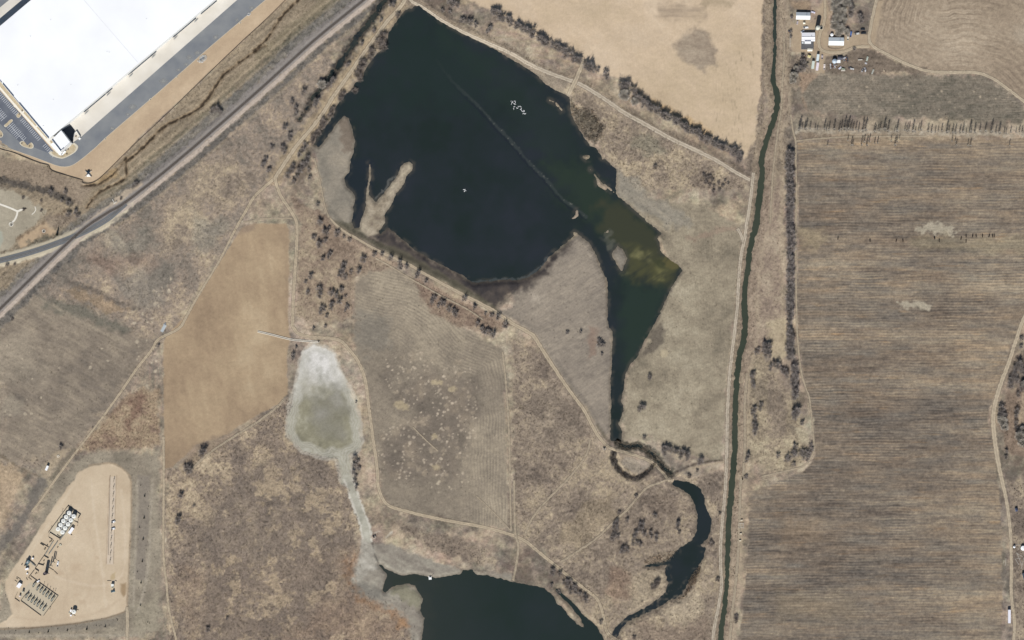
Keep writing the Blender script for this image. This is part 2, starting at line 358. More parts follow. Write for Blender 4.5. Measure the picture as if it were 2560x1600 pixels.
ROWF = T(3, 0, [(285, 1340), (2700, 1300)]) + T(3, 2, [(2419, 0), (2330, 150), (2180, 600), (2090, 850), (2090, 1000), (2150, 1300)]) + T(3, 3, [(2190, 200), (2210, 600), (2200, 1700), (-280, 1700), (-180, 500), (-190, 120), (0, 60)]) + T(3, 2, [(350, 1420), (440, 1300), (430, 900), (390, 780), (330, 500), (285, 150), (280, 0)])
ROWF_ = area(ROWF, f_rows, soft=3, jit=2.5, grain=.75)
area(T(3, 1, [(290, 640), (500, 660), (560, 760), (450, 840), (330, 820)]), (158, 143, 117), soft=12, jit=7, amt=.6, keep=.5)
area(T(3, 1, [(1390, 640), (1560, 590), (1720, 620), (1790, 670), (1740, 730), (1640, 700), (1450, 680)]), (172, 162, 143), soft=5, jit=7, js=8, amt=.9, keep=.2)
area(T(3, 1, [(1220, 1340), (1450, 1350), (1560, 1380), (1550, 1410), (1380, 1400), (1240, 1380)]), (170, 160, 141), soft=4, jit=4, js=9, amt=.9)
area(T(3, 1, [(1300, 740), (2419, 730), (2419, 870), (1500, 880), (1380, 820)]), (158, 145, 119), soft=12, jit=9, js=30, amt=.45, keep=.6)
area(T(3, 3, [(100, 350), (450, 370), (470, 540), (150, 560)]), (152, 132, 110), soft=18, jit=10, amt=.5, keep=.6)
area(T(3, 3, [(100, 1050), (800, 1080), (820, 1330), (100, 1300)]), (152, 138, 117), soft=26, jit=14, amt=.45, keep=.6)
# ploughed circle headland, north-east: bands follow the farm lane
LANE = T(3, 0, [(1040, -60), (990, 150), (955, 350), (985, 430), (1100, 500), (1300, 600), (1500, 670), (1700, 685), (1950, 685), (2100, 730), (2250, 830), (2500, 1020)])
LANE_C = curve(LANE, False, 4)
def f_bands(X, Y):
    d = dist_line(X, Y, LANE_C) + 5 * fbm(X, Y, 50, 3, 37)
    r = np.sin(d * 2 * np.pi / 6.6) * (.5 + .8 * fbm(X, Y, 40, 2, 140)) + np.sin(d * 2 * np.pi / 15.0 + 1 + fbm(X, Y, 60, 2, 141)) * .9
    return pal(.5 + .16 * fbm(X, Y, 110, 3, 38) + .13 * r * (.7 + .6 * fbm(X, Y, 60, 2, 39)) + .07 * fbm(X, Y, 7, 2, 41), [(126, 112, 98), (142, 127, 110), (156, 140, 121), (170, 154, 134), (182, 166, 145)])
BAND = [LANE_C[i] for i in range(0, len(LANE_C))] + [(2640, 290), (2640, -50)]
area(BAND, f_bands, soft=3, jit=2, grain=.6)
area(T(3, 0, [(2300, 250), (2500, 230), (2500, 450), (2350, 420)]), (170, 158, 140), soft=14, jit=8, amt=.5)
def f_past(X, Y):
    return pal(.45 + .2 * fbm(X, Y, 80, 3, 42) + .15 * fbm(X, Y, 24, 3, 43, sy=6) + .12 * rows(X, Y, 6, 1, 1.5) * (.7 + fbm(X, Y, 50, 2, 142)) + .08 * fbm(X, Y, 5, 2, 44), [(104, 99, 88), (120, 112, 100), (134, 124, 110), (152, 139, 122)])
area(T(3, 0, [(250, 720), (560, 690), (1400, 720), (1800, 705), (2050, 720), (2250, 850), (2419, 990), (2419, 1160), (1200, 1110), (400, 1060), (250, 900)]), f_past, soft=7, jit=5, grain=.9, dens=.15)
area(T(3, 0, [(560, 690), (1400, 690), (1500, 640), (1300, 620), (1000, 490), (830, 460), (700, 510), (560, 540)]), lambda X, Y: pal(.5 + .3 * fbm(X, Y, 30, 3, 45, sy=9), [(104, 93, 83), (120, 108, 96), (136, 122, 107)]), soft=5, jit=4, grain=.9, dens=.3)
area(T(3, 0, [(250, 1230), (2700, 1250), (2700, 1330), (270, 1330)]), (150, 133, 112), soft=8, jit=6, amt=.6, keep=.5, grain=.9)
area(T(3, 0, [(260, 1080), (2419, 1150), (2419, 1260), (270, 1240)]), (140, 130, 114), soft=8, jit=6, amt=.5, keep=.5)
stroke(T(3, 0, [(280, 1232), (1200, 1252), (2600, 1275)]), 10, lambda X, Y: pal(.5 + .35 * fbm(X, Y, 9, 3, 143), [(140, 128, 113), (164, 153, 136), (184, 174, 157)]), soft=5, jit=4, smooth=0, amt=.75)
spots(T(3, 0, [(560, 700), (2200, 880), (2350, 1130), (800, 1050)]), 26, 1.6, 3.4, (180, 165, 143), seed=9)
# mown meadow in the middle, curved swaths and burrow mounds
SW = curve(T(1, 1, [(1050, 1180), (1450, 1270), (1700, 1420)]) + T(1, 2, [(1950, 180), (2250, 300), (2330, 420), (2390, 900), (2400, 1512)]) + T(1, 3, [(2400, 500)]), False, 4)
def f_mead(X, Y):
    d = dist_line(X, Y, SW); band = sst(170, 40, d)
    r = np.sin((d + 2.6 * fbm(X, Y, 40, 2, 46)) * 2 * np.pi / 7.5)
    return pal(.44 + .16 * fbm(X, Y, 120, 3, 47) + .12 * fbm(X, Y, 34, 3, 48) + .05 * fbm(X, Y, 5, 2, 49) + band * (.10 + .12 * r * (1 + .6 * fbm(X, Y, 30, 2, 134))), [(112, 103, 93), (127, 117, 104), (140, 129, 114), (154, 142, 124), (168, 155, 135)])
MEAD = T(1, 1, [(930, 1180), (1000, 1030), (1100, 960), (1250, 1000), (1480, 1120), (1560, 1260)]) + T(1, 2, [(1850, 40), (2200, 200), (2340, 290), (2370, 1512)]) + T(1, 3, [(2390, 470), (1900, 370), (1300, 260), (1210, 170), (1170, 0)]) + T(1, 2, [(1130, 1300), (1070, 750), (1040, 540), (960, 330), (930, 200)])
area(MEAD, f_mead, soft=5, jit=3, grain=.55, dens=.03)
area(T(1, 2, [(930, -80), (1250, -40), (1250, 250), (1050, 330), (950, 200)]), (124, 119, 110), soft=18, jit=10, amt=.5, keep=.5)
area(T(1, 2, [(1250, 560), (1600, 480), (2050, 560), (2080, 800), (1980, 1100), (1900, 1512), (1250, 1512), (1150, 1150), (1450, 900)]), lambda X, Y: pal(.45 + .34 * fbm(X, Y, 34, 3, 50), [(100, 92, 84), (116, 106, 96), (136, 123, 108)]), soft=22, jit=16, js=40, amt=.75)
MO = T(1, 2, [(1200, 330), (1800, 300), (2100, 520), (2080, 1100), (1980, 1512), (1150, 1512), (1130, 1080), (1500, 900), (1230, 600)]) 
spots(MO, 330, 1.5, 3.6, (188, 173, 153), .85, seed=6)
spots(MO, 70, 4, 12, (158, 144, 125), .7, seed=7, jit=3)
spots(T(1, 3, [(1300, 0), (2100, 0), (2150, 180), (1500, 120)]), 14, 1.5, 4, (188, 174, 152), .9, seed=8)
for x, y, r in ((1860, 650, 10), (1360, 800, 14), (1410, 820, 10), (1700, 1390, 9), (1690, 1100, 9), (1690, 590, 8), (1740, 590, 6)):
    disc(640 + x / 3.78, 800 + y / 3.78, r, r * .8, (170, 155, 128), .8, 2.5)
# meadow between the green arm and the canal
def f_east(X, Y):
    return pal(.5 + .22 * fbm(X, Y, 90, 4, 51, gain=.6) + .17 * fbm(X, Y, 26, 4, 52, gain=.65) + .07 * fbm(X, Y, 5, 2, 53) + .05 * rows(X, Y, 6.5, 84, 2), [(124, 115, 100), (143, 132, 114), (156, 145, 125), (170, 159, 138)])
area(T(2, 1, [(985, 100), (1250, 350), (1800, 430), (2130, 620), (2170, 800), (2120, 1512)]) + T(2, 2, [(2080, 0), (2030, 600), (1990, 1330), (1700, 1300), (1300, 1100), (1050, 1150), (1060, 800), (1080, 500), (1190, 350), (1370, 0)]) + T(2, 1, [(1500, 1220), (1610, 1040), (1450, 900), (1400, 760), (1420, 690), (1000, 340)]), f_east, soft=6, jit=4, grain=.6, dens=.08)
area(T(2, 1, [(1000, 120), (1180, 180), (1300, 340), (1600, 480), (1750, 620), (1500, 640), (1150, 440), (1000, 320)]), lambda X, Y: pal(.5 + .3 * fbm(X, Y, 34, 3, 54, ang=35, sy=8), [(126, 122, 112), (144, 137, 125), (160, 151, 135)]), soft=12, jit=7, amt=.75)
area(T(2, 2, [(1230, 330), (1330, 120), (1400, 20), (1440, 90), (1420, 220), (1330, 330)]), (96, 88, 80), soft=7, jit=5, amt=.8)
disc(1280 + 1430 / 3.78, 800 + 315 / 3.78, 9, 10, (178, 164, 138), .9, 2.5)
area(T(2, 1, [(1650, 740), (2000, 640), (2120, 640), (1900, 720), (1650, 770)]), (148, 128, 112), soft=6, jit=5, amt=.6)
# dry bed south of the main water, with its wet dark rim
def f_bed(X, Y):
    return pal(.5 + .17 * fbm(X, Y, 90, 3, 55) + .16 * fbm(X, Y, 30, 3, 56, ang=-30, sy=7) + .04 * fbm(X, Y, 5, 2, 57) + .05 * rows(X, Y, 6.5, 148, 3), [(122, 113, 104), (138, 128, 116), (150, 139, 125), (164, 152, 136)])
BED = T(2, 1, [(0, 1400), (0, 1230), (200, 1130), (330, 1000), (430, 880), (560, 760), (640, 700), (740, 790), (800, 900), (850, 1040), (900, 1130), (905, 1512)]) + T(2, 2, [(940, 100), (930, 480), (920, 800), (930, 1050), (850, 1100), (700, 820), (560, 650), (330, 330), (230, 150), (40, 0)]) + T(1, 2, [(2200, -80)])
area(BED, f_bed, soft=6, jit=3, grain=.45, dens=.04)
area(T(2, 2, [(720, 60), (800, 40), (790, 330), (720, 360)]), (138, 116, 102), soft=8, jit=5, amt=.6)
area(T(2, 1, [(190, 1270), (300, 1280), (260, 1340), (180, 1330)]), (172, 160, 144), soft=5, jit=4, amt=.7)
RIM = T(1, 1, [(1060, 730), (1400, 880), (1700, 1050), (2000, 1230), (2250, 1330), (2419, 1300)]) + T(2, 1, [(150, 1170), (300, 1060), (420, 900), (560, 790)])
area(T(1, 1, [(1060, 705), (1250, 640), (1400, 760), (1690, 960), (1960, 1090), (2419, 1110)]) + T(2, 1, [(100, 1100), (280, 1000), (400, 870), (520, 800), (450, 920), (330, 1080), (180, 1190), (0, 1280)]) + T(1, 1, [(2250, 1400), (2000, 1250), (1700, 1090), (1300, 880), (1080, 740)]), lambda X, Y: pal(.5 + .3 * fbm(X, Y, 26, 3, 58), [(50, 48, 51), (64, 60, 60), (88, 80, 74)]), soft=12, jit=6, grain=.3, dens=0)
stroke(RIM, 16, (104, 95, 88), soft=12, jit=8, amt=.5, keep=.3)
# west mud flats and the spit
def f_flat(X, Y):
    return pal(.5 + .2 * fbm(X, Y, 50, 3, 59) + .06 * fbm(X, Y, 5, 2, 60), [(118, 112, 104), (134, 127, 115), (147, 138, 124), (160, 149, 132)])
area(T(1, 0, [(560, 1400), (830, 1090), (900, 1130), (960, 1350), (900, 1520)]) + T(1, 1, [(960, 0), (850, 190), (960, 370), (930, 600), (960, 660), (700, 560), (640, 300), (580, 60)]), f_flat, soft=5, jit=3, grain=.45)
area(T(1, 0, [(800, 1130), (870, 1100), (930, 1340), (925, 1430), (840, 1440), (800, 1300)]), (112, 98, 86), soft=6, jit=4, amt=.65, keep=.3)
area(T(1, 1, [(960, 660), (1030, 420), (1040, 290), (1060, 20), (1090, 60), (1080, 200), (1120, 360), (1260, 230), (1350, 60), (1420, 0), (1520, 60), (1420, 220), (1340, 320), (1250, 600), (1160, 700), (1060, 730)]), lambda X, Y: pal(.55 + .3 * fbm(X, Y, 16, 3, 61), [(120, 108, 96), (146, 134, 116), (162, 150, 132), (178, 166, 144)]), soft=5, jit=3, grain=.6)
area(T(1, 1, [(650, 540), (760, 570), (900, 600), (980, 660), (1060, 730), (1400, 870), (1700, 1040), (2000, 1210), (2230, 1370), (2300, 1440), (2180, 1400), (1900, 1230), (1500, 1020), (1100, 810), (800, 640)]), (112, 106, 90), soft=5, jit=3, amt=.85, keep=.4)
# bush land west of the dam (between the two dirt roads)
area(T(1, 1, [(330, 350), (640, 500), (800, 660), (1100, 830), (1350, 990), (930, 1100), (920, 1512), (380, 1512), (410, 620)]), scrub(-.03, [(128, 112, 98), (144, 127, 111), (157, 141, 121), (176, 160, 135)]), soft=6, jit=5, grain=.9, dens=.4)
area(T(1, 1, [(1500, 1120), (1900, 1290), (2230, 1440), (2419, 1560), (2300, 1620), (1900, 1560), (1620, 1420)]), scrub(-.05, [(126, 108, 95), (142, 124, 108), (158, 142, 121)]), soft=7, jit=5, grain=.9, dens=.4)
# white alkali basin
PLAYA = T(1, 2, [(560, 245), (680, 270), (745, 330), (770, 450), (850, 560), (900, 700), (945, 800), (985, 1060), (985, 1210), (880, 1280), (900, 1420), (920, 1540), (820, 1540), (770, 1310), (640, 1300), (450, 1230), (330, 1140), (290, 1020), (330, 800), (370, 640), (400, 500), (440, 320), (500, 250)])
def f_play(X, Y):
    t = sst(905, 1010, Y + 18 * fbm(X, Y, 40, 3, 62)); n = .2 * fbm(X, Y, 34, 3, 63) + .14 * fbm(X, Y, 9, 3, 64)
    a = pal(.62 + n, [(158, 155, 147), (186, 183, 175), (210, 206, 200), (229, 225, 219)]); b = pal(.5 + n, [(124, 120, 103), (138, 133, 113), (151, 146, 126), (170, 165, 147)])
    return a * (1 - t[..., None]) + b * t[..., None]
area(PLAYA, f_play, soft=4, jit=3.5, grain=.35, smooth=2)
P_ = curve(PLAYA, True, 2); sl = win(P_, 10); X, Y = GX[sl], GY[sl]; d = sdf_poly(X, Y, P_) + 4 * fbm(X, Y, 26, 3, 65)
put(sl, .75 * sst(-26, -16, d) * sst(4, -3, d) * (.6 + .2 * np.sin(d * 1.1 + 2 * fbm(X, Y, 14, 2, 135))), (190, 186, 175), .3)
put(sl, .5 * sst(5, 1, np.abs(d - 3)), (190, 183, 169), .4)
area(T(1, 2, [(560, 700), (800, 640), (880, 850), (850, 1080), (720, 1180), (600, 1050), (540, 880)]), lambda X, Y: pal(.5 + .3 * fbm(X, Y, 40, 3, 66), [(120, 116, 101), (134, 130, 118), (150, 146, 138)]), soft=16, jit=12, js=30, amt=.75)
# its outflow gully and the pale flats by the south pond
GUL = T(1, 2, [(860, 1500)]) + T(1, 3, [(900, 60), (960, 250), (1030, 430), (1050, 580)])
stroke(GUL, (20, 20, 22, 26, 22), lambda X, Y: pal(.5 + .25 * fbm(X, Y, 18, 3, 67), [(152, 149, 136), (168, 164, 150), (188, 184, 170)]), soft=3, jit=2, grain=.3)
stroke([(x - 11, y) for x, y in GUL], 4, (202, 196, 183), soft=2, jit=1.8, amt=.8); stroke([(x + 11, y) for x, y in GUL], 4, (202, 196, 183), soft=2, jit=1.8, amt=.8)
FLAT = T(1, 3, [(1000, 560), (1120, 590), (1250, 600), (1500, 700), (1900, 850), (2400, 900), (2419, 970), (2000, 920), (1700, 960), (1300, 900), (1230, 960), (1200, 1060), (1440, 970), (1560, 1100), (1600, 1330), (1570, 1560), (1480, 1560), (1420, 1330), (1250, 1230), (1000, 1100), (890, 1000), (900, 850), (980, 700)])
area(FLAT, lambda X, Y: pal(.52 + .2 * fbm(X, Y, 40, 3, 68, ang=30, sy=14) + .14 * fbm(X, Y, 12, 3, 69), [(120, 113, 104), (138, 130, 119), (152, 145, 132), (168, 161, 146)]), soft=6, jit=4, grain=.45)
area(T(1, 3, [(900, 1000), (1000, 950), (1180, 1040), (1200, 1130), (1000, 1110), (920, 1050)]), (116, 112, 105), soft=9, jit=6, amt=.7)
area(T(1, 3, [(1280, 1010), (1440, 980), (1560, 1110), (1540, 1230), (1420, 1150), (1280, 1070)]), (132, 128, 106), soft=6, jit=5, amt=.7)
area(T(1, 3, [(1000, 560), (1110, 590), (1120, 700), (1150, 800), (1120, 860), (960, 960), (910, 930), (960, 740)]), lambda X, Y: pal(.5 + .3 * fbm(X, Y, 13, 3, 136), [(146, 140, 129), (166, 160, 148), (188, 182, 170)]), soft=6, jit=5, amt=.8)
stroke(T(1, 3, [(1100, 600), (1120, 700), (1160, 790)]), 3, (92, 88, 82), soft=2, jit=1.5, amt=.8)
stroke(T(1, 3, [(1230, 540), (1280, 490)]), 5, (190, 180, 164), soft=2, amt=.8); stroke(T(1, 3, [(1120, 500), (1165, 485)]), 4, (186, 176, 160), soft=2, amt=.8)
for q in ((880, 930, 860, 760), (940, 700, 900, 880), (900, 980, 1000, 1130), (1000, 1130, 1300, 1260), (1300, 1260, 1420, 1350)):
    stroke(T(1, 3, [q[:2], q[2:]]), 12, (150, 117, 90), soft=12, jit=6, amt=.5, keep=.6)
area(T(1, 3, [(1330, 1300), (1410, 1300), (1430, 1380), (1350, 1400)]), (160, 124, 90), soft=7, jit=5, amt=.6, keep=.4)
area(T(1, 3, [(1280, 420), (1600, 470), (1950, 560), (2200, 700), (2330, 830), (1950, 760), (1600, 640), (1450, 520)]), scrub(-.16), soft=8, jit=6, amt=.9, dens=.6)
# ---- warehouse site, railway strip, park corner, well pad, farm yard
def f_bare(X, Y):
    return pal(.5 + .16 * fbm(X, Y, 90, 3, 71, ang=-40, sy=26) + .07 * fbm(X, Y, 14, 3, 72), [(168, 146, 121), (182, 160, 134), (191, 169, 142), (201, 180, 153)])
SITE = T(0, 0, [(-240, 1330), (0, 1330), (120, 1420), (300, 1512)]) + T(0, 1, [(460, 50), (490, 100), (780, 190), (850, 220), (920, 190), (1120, 0)]) + T(0, 0, [(1130, 1512), (1300, 1310), (1750, 900), (2419, 270), (2900, -180), (2900, -300), (-240, -300)])
# rough strip between site and railway
RSTRIP = T(0, 0, [(1130, 1512), (2419, 270), (2800, -100)]) + T(1, 0, [(1300, -100), (1150, -60), (560, 480), (0, 1030)]) + T(0, 1, [(1690, 60), (1180, 430), (700, 760), (0, 1460), (-100, 1500), (-100, 100), (460, 60), (780, 200), (900, 220)])
area(RSTRIP, lambda X, Y: pal(.5 + .14 * fbm(X, Y, 100, 3, 73) + .2 * fbm(X, Y, 60, 4, 74, ang=-40, sy=7) + .06 * fbm(X, Y, 5, 2, 75), [(116, 106, 93), (138, 125, 107), (155, 140, 119), (172, 156, 131)]), soft=4, jit=3, grain=.9, dens=.35)
area(T(0, 1, [(-60, -10), (270, 0), (470, 90), (800, 220), (900, 230), (760, 420), (500, 330), (0, 180), (-60, 160)]), lambda X, Y: pal(.5 + .14 * fbm(X, Y, 70, 3, 76) + .14 * rows(X, Y, 4.6, 14, 1.5), [(128, 114, 99), (147, 132, 115), (165, 150, 130)]), soft=6, jit=4, grain=.8)
area(T(0, 1, [(0, 270), (150, 290), (420, 480), (330, 620), (160, 740), (130, 850), (-60, 900), (-60, 260)]), lambda X, Y: pal(.5 + .2 * fbm(X, Y, 60, 3, 77), [(150, 141, 124), (164, 155, 137), (176, 166, 148)]), soft=5, jit=4, grain=.35)
area(T(0, 1, [(150, 740), (420, 580), (500, 640), (560, 690), (400, 760), (200, 850)]), (178, 156, 129), soft=4, jit=4, grain=.3)
disc(413 / 3.78, 400 + 672 / 3.78, 10, 9, (156, 134, 112), .8, 2)
area(T(0, 1, [(-40, 640), (20, 680), (30, 760), (0, 830), (-40, 830)]), (166, 165, 150), soft=3, jit=1, grain=.2)
stroke(T(0, 1, [(-40, 190), (120, 210), (330, 270), (480, 310), (600, 350), (690, 410)]), 17, (84, 80, 76), soft=6, jit=5, amt=.85, dens=1.0)
stroke(T(0, 1, [(160, 750), (330, 640), (480, 550), (620, 470)]), 6, (116, 100, 84), soft=4, jit=3, amt=.8)
stroke(T(0, 1, [(270, 800), (420, 750), (600, 690), (760, 610), (900, 520), (1050, 400), (1200, 260), (1450, 60)]) + T(0, 0, [(1750, 1380), (2000, 1140), (2419, 760)]) + T(1, 0, [(240, 480), (560, 210), (900, -60)]), (10, 17, 24, 26, 24, 20, 18, 18, 20, 22, 22), lambda X, Y: pal(.5 + .3 * fbm(X, Y, 22, 3, 78), [(92, 90, 80), (110, 106, 94), (128, 120, 106)]), soft=7, jit=5, amt=.85, grain=1.0, dens=.9)
area(T(0, 1, [(820, 150), (1080, 100), (1150, 170), (950, 220), (840, 230)]), (168, 142, 104), soft=7, jit=4, amt=.6, keep=.4)
area(T(1, 0, [(0, 500), (380, 190), (600, 0), (720, -60), (640, 100), (200, 440), (0, 640)]), (134, 124, 103), soft=8, jit=5, amt=.55, keep=.5)
area(T(0, 1, [(430, 560), (560, 520), (760, 480), (770, 560), (620, 640), (500, 660)]), scrub(-.08), soft=7, jit=6, amt=.8, dens=.8)
# silt fence line hugs this edge
SITE_ = area(SITE, f_bare, soft=1.5, jit=.6, grain=.22, dens=0)
stroke(T(0, 0, [(0, 1400), (120, 1440), (300, 1520)]) + T(0, 1, [(460, 40)]), 9, (194, 176, 150), soft=3, amt=.6)
# railway formation
RAIL = T(0, 1, [(-260, 1650), (0, 1410), (700, 730), (1000, 510), (1200, 390), (1690, 0)]) + T(0, 0, [(2419, 880)]) + T(1, 0, [(530, 400), (1020, 0), (1330, -260)])
RAIL = curve(RAIL, False, 4)
SIDING = curve(T(0, 1, [(-300, 1010), (0, 950), (300, 870), (560, 780), (800, 680), (1000, 570), (1110, 480), (1190, 410)]), False, 5)
def off(P, d):
    P = np.asarray(P, float); t = np.gradient(P, axis=0); t /= np.linalg.norm(t, axis=1)[:, None]
    return [tuple(p) for p in P + np.stack([-t[:, 1], t[:, 0]], 1) * d]
stroke(off(RAIL, 27), 19, lambda X, Y: pal(.5 + .3 * fbm(X, Y, 20, 3, 79), [(90, 88, 86), (108, 104, 99), (130, 122, 112)]), soft=5, jit=5, js=16, smooth=0, amt=.9, grain=1.1, dens=.6)
stroke(off(RAIL[len(RAIL) // 2:], -27), 26, lambda X, Y: pal(.5 + .3 * fbm(X, Y, 20, 3, 137), [(98, 95, 92), (116, 112, 106), (136, 128, 117)]), soft=6, jit=5, js=16, smooth=0, amt=.9, grain=1.1, dens=.6)
stroke(off(RAIL, -22), 16, lambda X, Y: pal(.5 + .3 * fbm(X, Y, 24, 3, 80), [(106, 103, 98), (124, 119, 111), (146, 137, 124)]), soft=5, jit=5, js=16, smooth=0, amt=.85, grain=1.1, dens=.8)
stroke(off(RAIL, -11), 14, (146, 139, 133), soft=3, jit=2.5, smooth=0, amt=.9, grain=.4)
stroke(off(RAIL, 12), 13, (174, 160, 147), soft=2.5, jit=2, smooth=0, amt=.95, grain=.4)
stroke(SIDING, 33, (190, 179, 157), soft=3, jit=2, smooth=0, amt=.95, grain=.3)
stroke(T(0, 1, [(820, 610), (1000, 470), (1180, 330), (1330, 240)]), 13, (190, 173, 152), soft=4, jit=3, amt=.9, grain=.3)
stroke(RAIL, 17, (150, 143, 137), soft=2.5, jit=1.5, smooth=0, amt=.95, grain=.4)
for P, r in (([(0, -60), (200, -200)], 5), ([(1180, 420), (1000, 560)], 4)):
    stroke(T(1, 0, P), r, (168, 152, 132), soft=3, amt=.3)
half = RAIL[len(RAIL) // 3:]
for dd, wd, col, am in ((-46, 8, (112, 106, 90), .7), (-56, 6, (168, 153, 129), .6), (-64, 7, (134, 122, 102), .5), (-40, 4, (160, 148, 128), .6), (24, 3, (110, 104, 97), .6), (38, 5, (164, 149, 127), .5)):
    stroke(off(half, dd), wd, col, soft=3, jit=2.5, js=16, smooth=0, amt=am, keep=.3)
# slope between the railway and the west road with its reedy drain
DRAIN = T(1, 0, [(1330, -120), (1200, 20), (1060, 220), (960, 350), (820, 560), (720, 700), (640, 800), (540, 920), (480, 1030), (410, 1130)])
stroke(DRAIN, (26, 28, 26, 26, 26, 24, 16, 14, 11, 6), lambda X, Y: pal(.5 + .3 * fbm(X, Y, 14, 3, 81), [(44, 46, 49), (54, 54, 55), (70, 66, 64)]), soft=6, jit=4, amt=.92, grain=.5, dens=.1)
stroke(off(curve(DRAIN, False, 3), -24), 14, (168, 150, 124), soft=8, jit=7, smooth=0, amt=.5, keep=.4)
# west dam: pale verge
WROAD = T(1, 0, [(1440, -60), (1370, 60), (1250, 190), (1130, 350), (1000, 530), (870, 720), (720, 930), (640, 1060), (520, 1220), (400, 1360), (300, 1500)]) + T(1, 1, [(180, 170)])
WROAD = curve(WROAD, False, 4)
stroke(WROAD, 36, lambda X, Y: pal(.5 + .3 * fbm(X, Y, 14, 3, 82), [(138, 122, 104), (164, 147, 122), (186, 168, 140)]), soft=7, jit=5, smooth=0, amt=.85, grain=.8, dens=.3)
# ---- well pad
PAD = T(0, 2, [(700, 1512), (740, 1440), (850, 1380), (1030, 1355), (1130, 1390), (1210, 1460), (1235, 1540)]) + T(0, 3, [(1240, 300), (1215, 880), (1195, 1200), (1170, 1245), (1000, 1300), (700, 1355), (300, 1395), (-80, 1400), (-80, 1380), (60, 1330), (120, 1270), (90, 1170), (50, 1050), (50, 960), (120, 850), (400, 420), (560, 180), (690, 0)])
area(T(0, 2, [(520, 1512), (760, 1290), (1000, 1240), (1500, 1260), (1520, 1540)]) + T(0, 3, [(1530, 1400), (1300, 1490), (-80, 1490), (-80, 1390), (60, 1000), (400, 300)]), lambda X, Y: pal(.5 + .2 * fbm(X, Y, 50, 3, 83) + .12 * fbm(X, Y, 30, 3, 84, sy=90), [(122, 114, 101), (140, 130, 115), (154, 144, 127), (169, 157, 138)]), soft=11, jit=6, grain=.6, dens=.1)
area(T(0, 3, [(1300, -40), (1420, -40), (1400, 650), (1370, 960), (1280, 940), (1300, 500)]), (134, 125, 114), soft=5, jit=3, amt=.85, grain=.4)
area(T(0, 3, [(0, 1415), (1000, 1330), (1100, 1300), (1130, 1360), (700, 1430), (0, 1460)]), (132, 124, 112), soft=4, jit=3, amt=.85, grain=.4)
area(T(0, 3, [(1250, 1200), (1500, 1080), (1500, 1420), (1260, 1440)]), (156, 147, 128), soft=9, jit=6, amt=.6)
stroke(T(0, 3, [(1440, 0), (1420, 400), (1410, 700), (1380, 960), (1300, 1250)]), 5, (164, 154, 138), soft=3, amt=.7); stroke(T(0, 3, [(1300, 0), (1290, 400), (1270, 900), (1260, 1200)]), 5, (164, 154, 138), soft=3, amt=.7)
stroke(T(0, 3, [(0, 1475), (500, 1470), (1300, 1470)]), 6, (164, 154, 138), soft=3, amt=.7)
def f_pad(X, Y):
    return pal(.55 + .14 * fbm(X, Y, 80, 3, 85) + .09 * fbm(X, Y, 24, 3, 86) + .03 * fbm(X, Y, 4, 2, 87), [(178, 158, 133), (190, 171, 146), (199, 181, 156), (209, 192, 168)])
area(PAD, f_pad, soft=2, jit=1.2, grain=.15, dens=0)
stroke(T(0, 2, [(840, 1375), (1030, 1352), (1130, 1385), (1215, 1460), (1238, 1540)]) + T(0, 3, [(1240, 300), (1215, 900), (1200, 1190)]), 4, (158, 140, 118), soft=2, jit=.6, amt=.8)
stroke(T(0, 3, [(1180, 1245), (1000, 1305), (700, 1358), (300, 1398), (0, 1408)]), 3, (136, 118, 98), soft=1.5, jit=.5, amt=.8)
area(T(0, 3, [(1040, -30), (1095, -30), (1075, 795), (1010, 795)]), (201, 186, 168), soft=1.5, jit=.4, amt=.8)
stroke(T(0, 2, [(1040, 1470)]) + T(0, 3, [(1035, 0), (1005, 790)]), 1.6, (150, 128, 108), soft=1, jit=.3, smooth=0, amt=.8); stroke(T(0, 2, [(1102, 1470)]) + T(0, 3, [(1097, 0), (1072, 790)]), 1.6, (150, 132, 110), soft=1, jit=.3, smooth=0, amt=.8)
area(T(0, 3, [(1140, 980), (1190, 970), (1190, 1080), (1165, 1110), (1140, 1060)]), (152, 130, 102), soft=3, jit=1.5, amt=.9)
area(T(0, 3, [(1060, 890), (1090, 870), (1085, 940), (1055, 940)]), (178, 158, 124), soft=3, jit=2, amt=.8)
for x, y, r in ((720, 1080, 8), (920, 730, 5), (720, 830, 16), (560, 880, 10), (780, 1150, 8)):
    disc(x / 3.78, 1200 + y / 3.78, r, r * .7, (184, 163, 138), .6, 3, soft=.6)
for P, wd, col in (([(250, 700), (500, 900), (900, 1000), (1150, 900), (1180, 500), (1150, 100)], 5, (207, 190, 167)), ([(700, 300), (850, 500), (900, 800), (800, 1200)], 4, (186, 166, 142)), ([(860, 0), (900, 400), (960, 800), (1000, 1200)], 5, (208, 192, 169)), ([(150, 1300), (500, 1330), (900, 1260), (1130, 1130)], 5, (186, 166, 142)), ([(180, 800), (120, 1000), (180, 1250)], 5, (184, 164, 140)), ([(430, 620), (600, 800), (640, 1050), (560, 1280)], 4, (187, 168, 144)), ([(690, 60), (560, 260), (420, 480), (240, 760)], 5, (207, 191, 167))):
    stroke(T(0, 3, P), wd, col, soft=3, jit=2, amt=.5)
area(Z(20, 1440, 15.12, [(1240, 290), (1900, 750), (1340, 1500), (490, 930), (480, 560), (850, 250)]), (186, 176, 156), soft=2, jit=1, amt=.75)
area(Z(100, 1250, 15.12, [(1070, 215), (1530, 550), (1290, 900), (1060, 1260), (790, 1470), (330, 1220)]), (192, 183, 164), soft=2, jit=1, amt=.7)
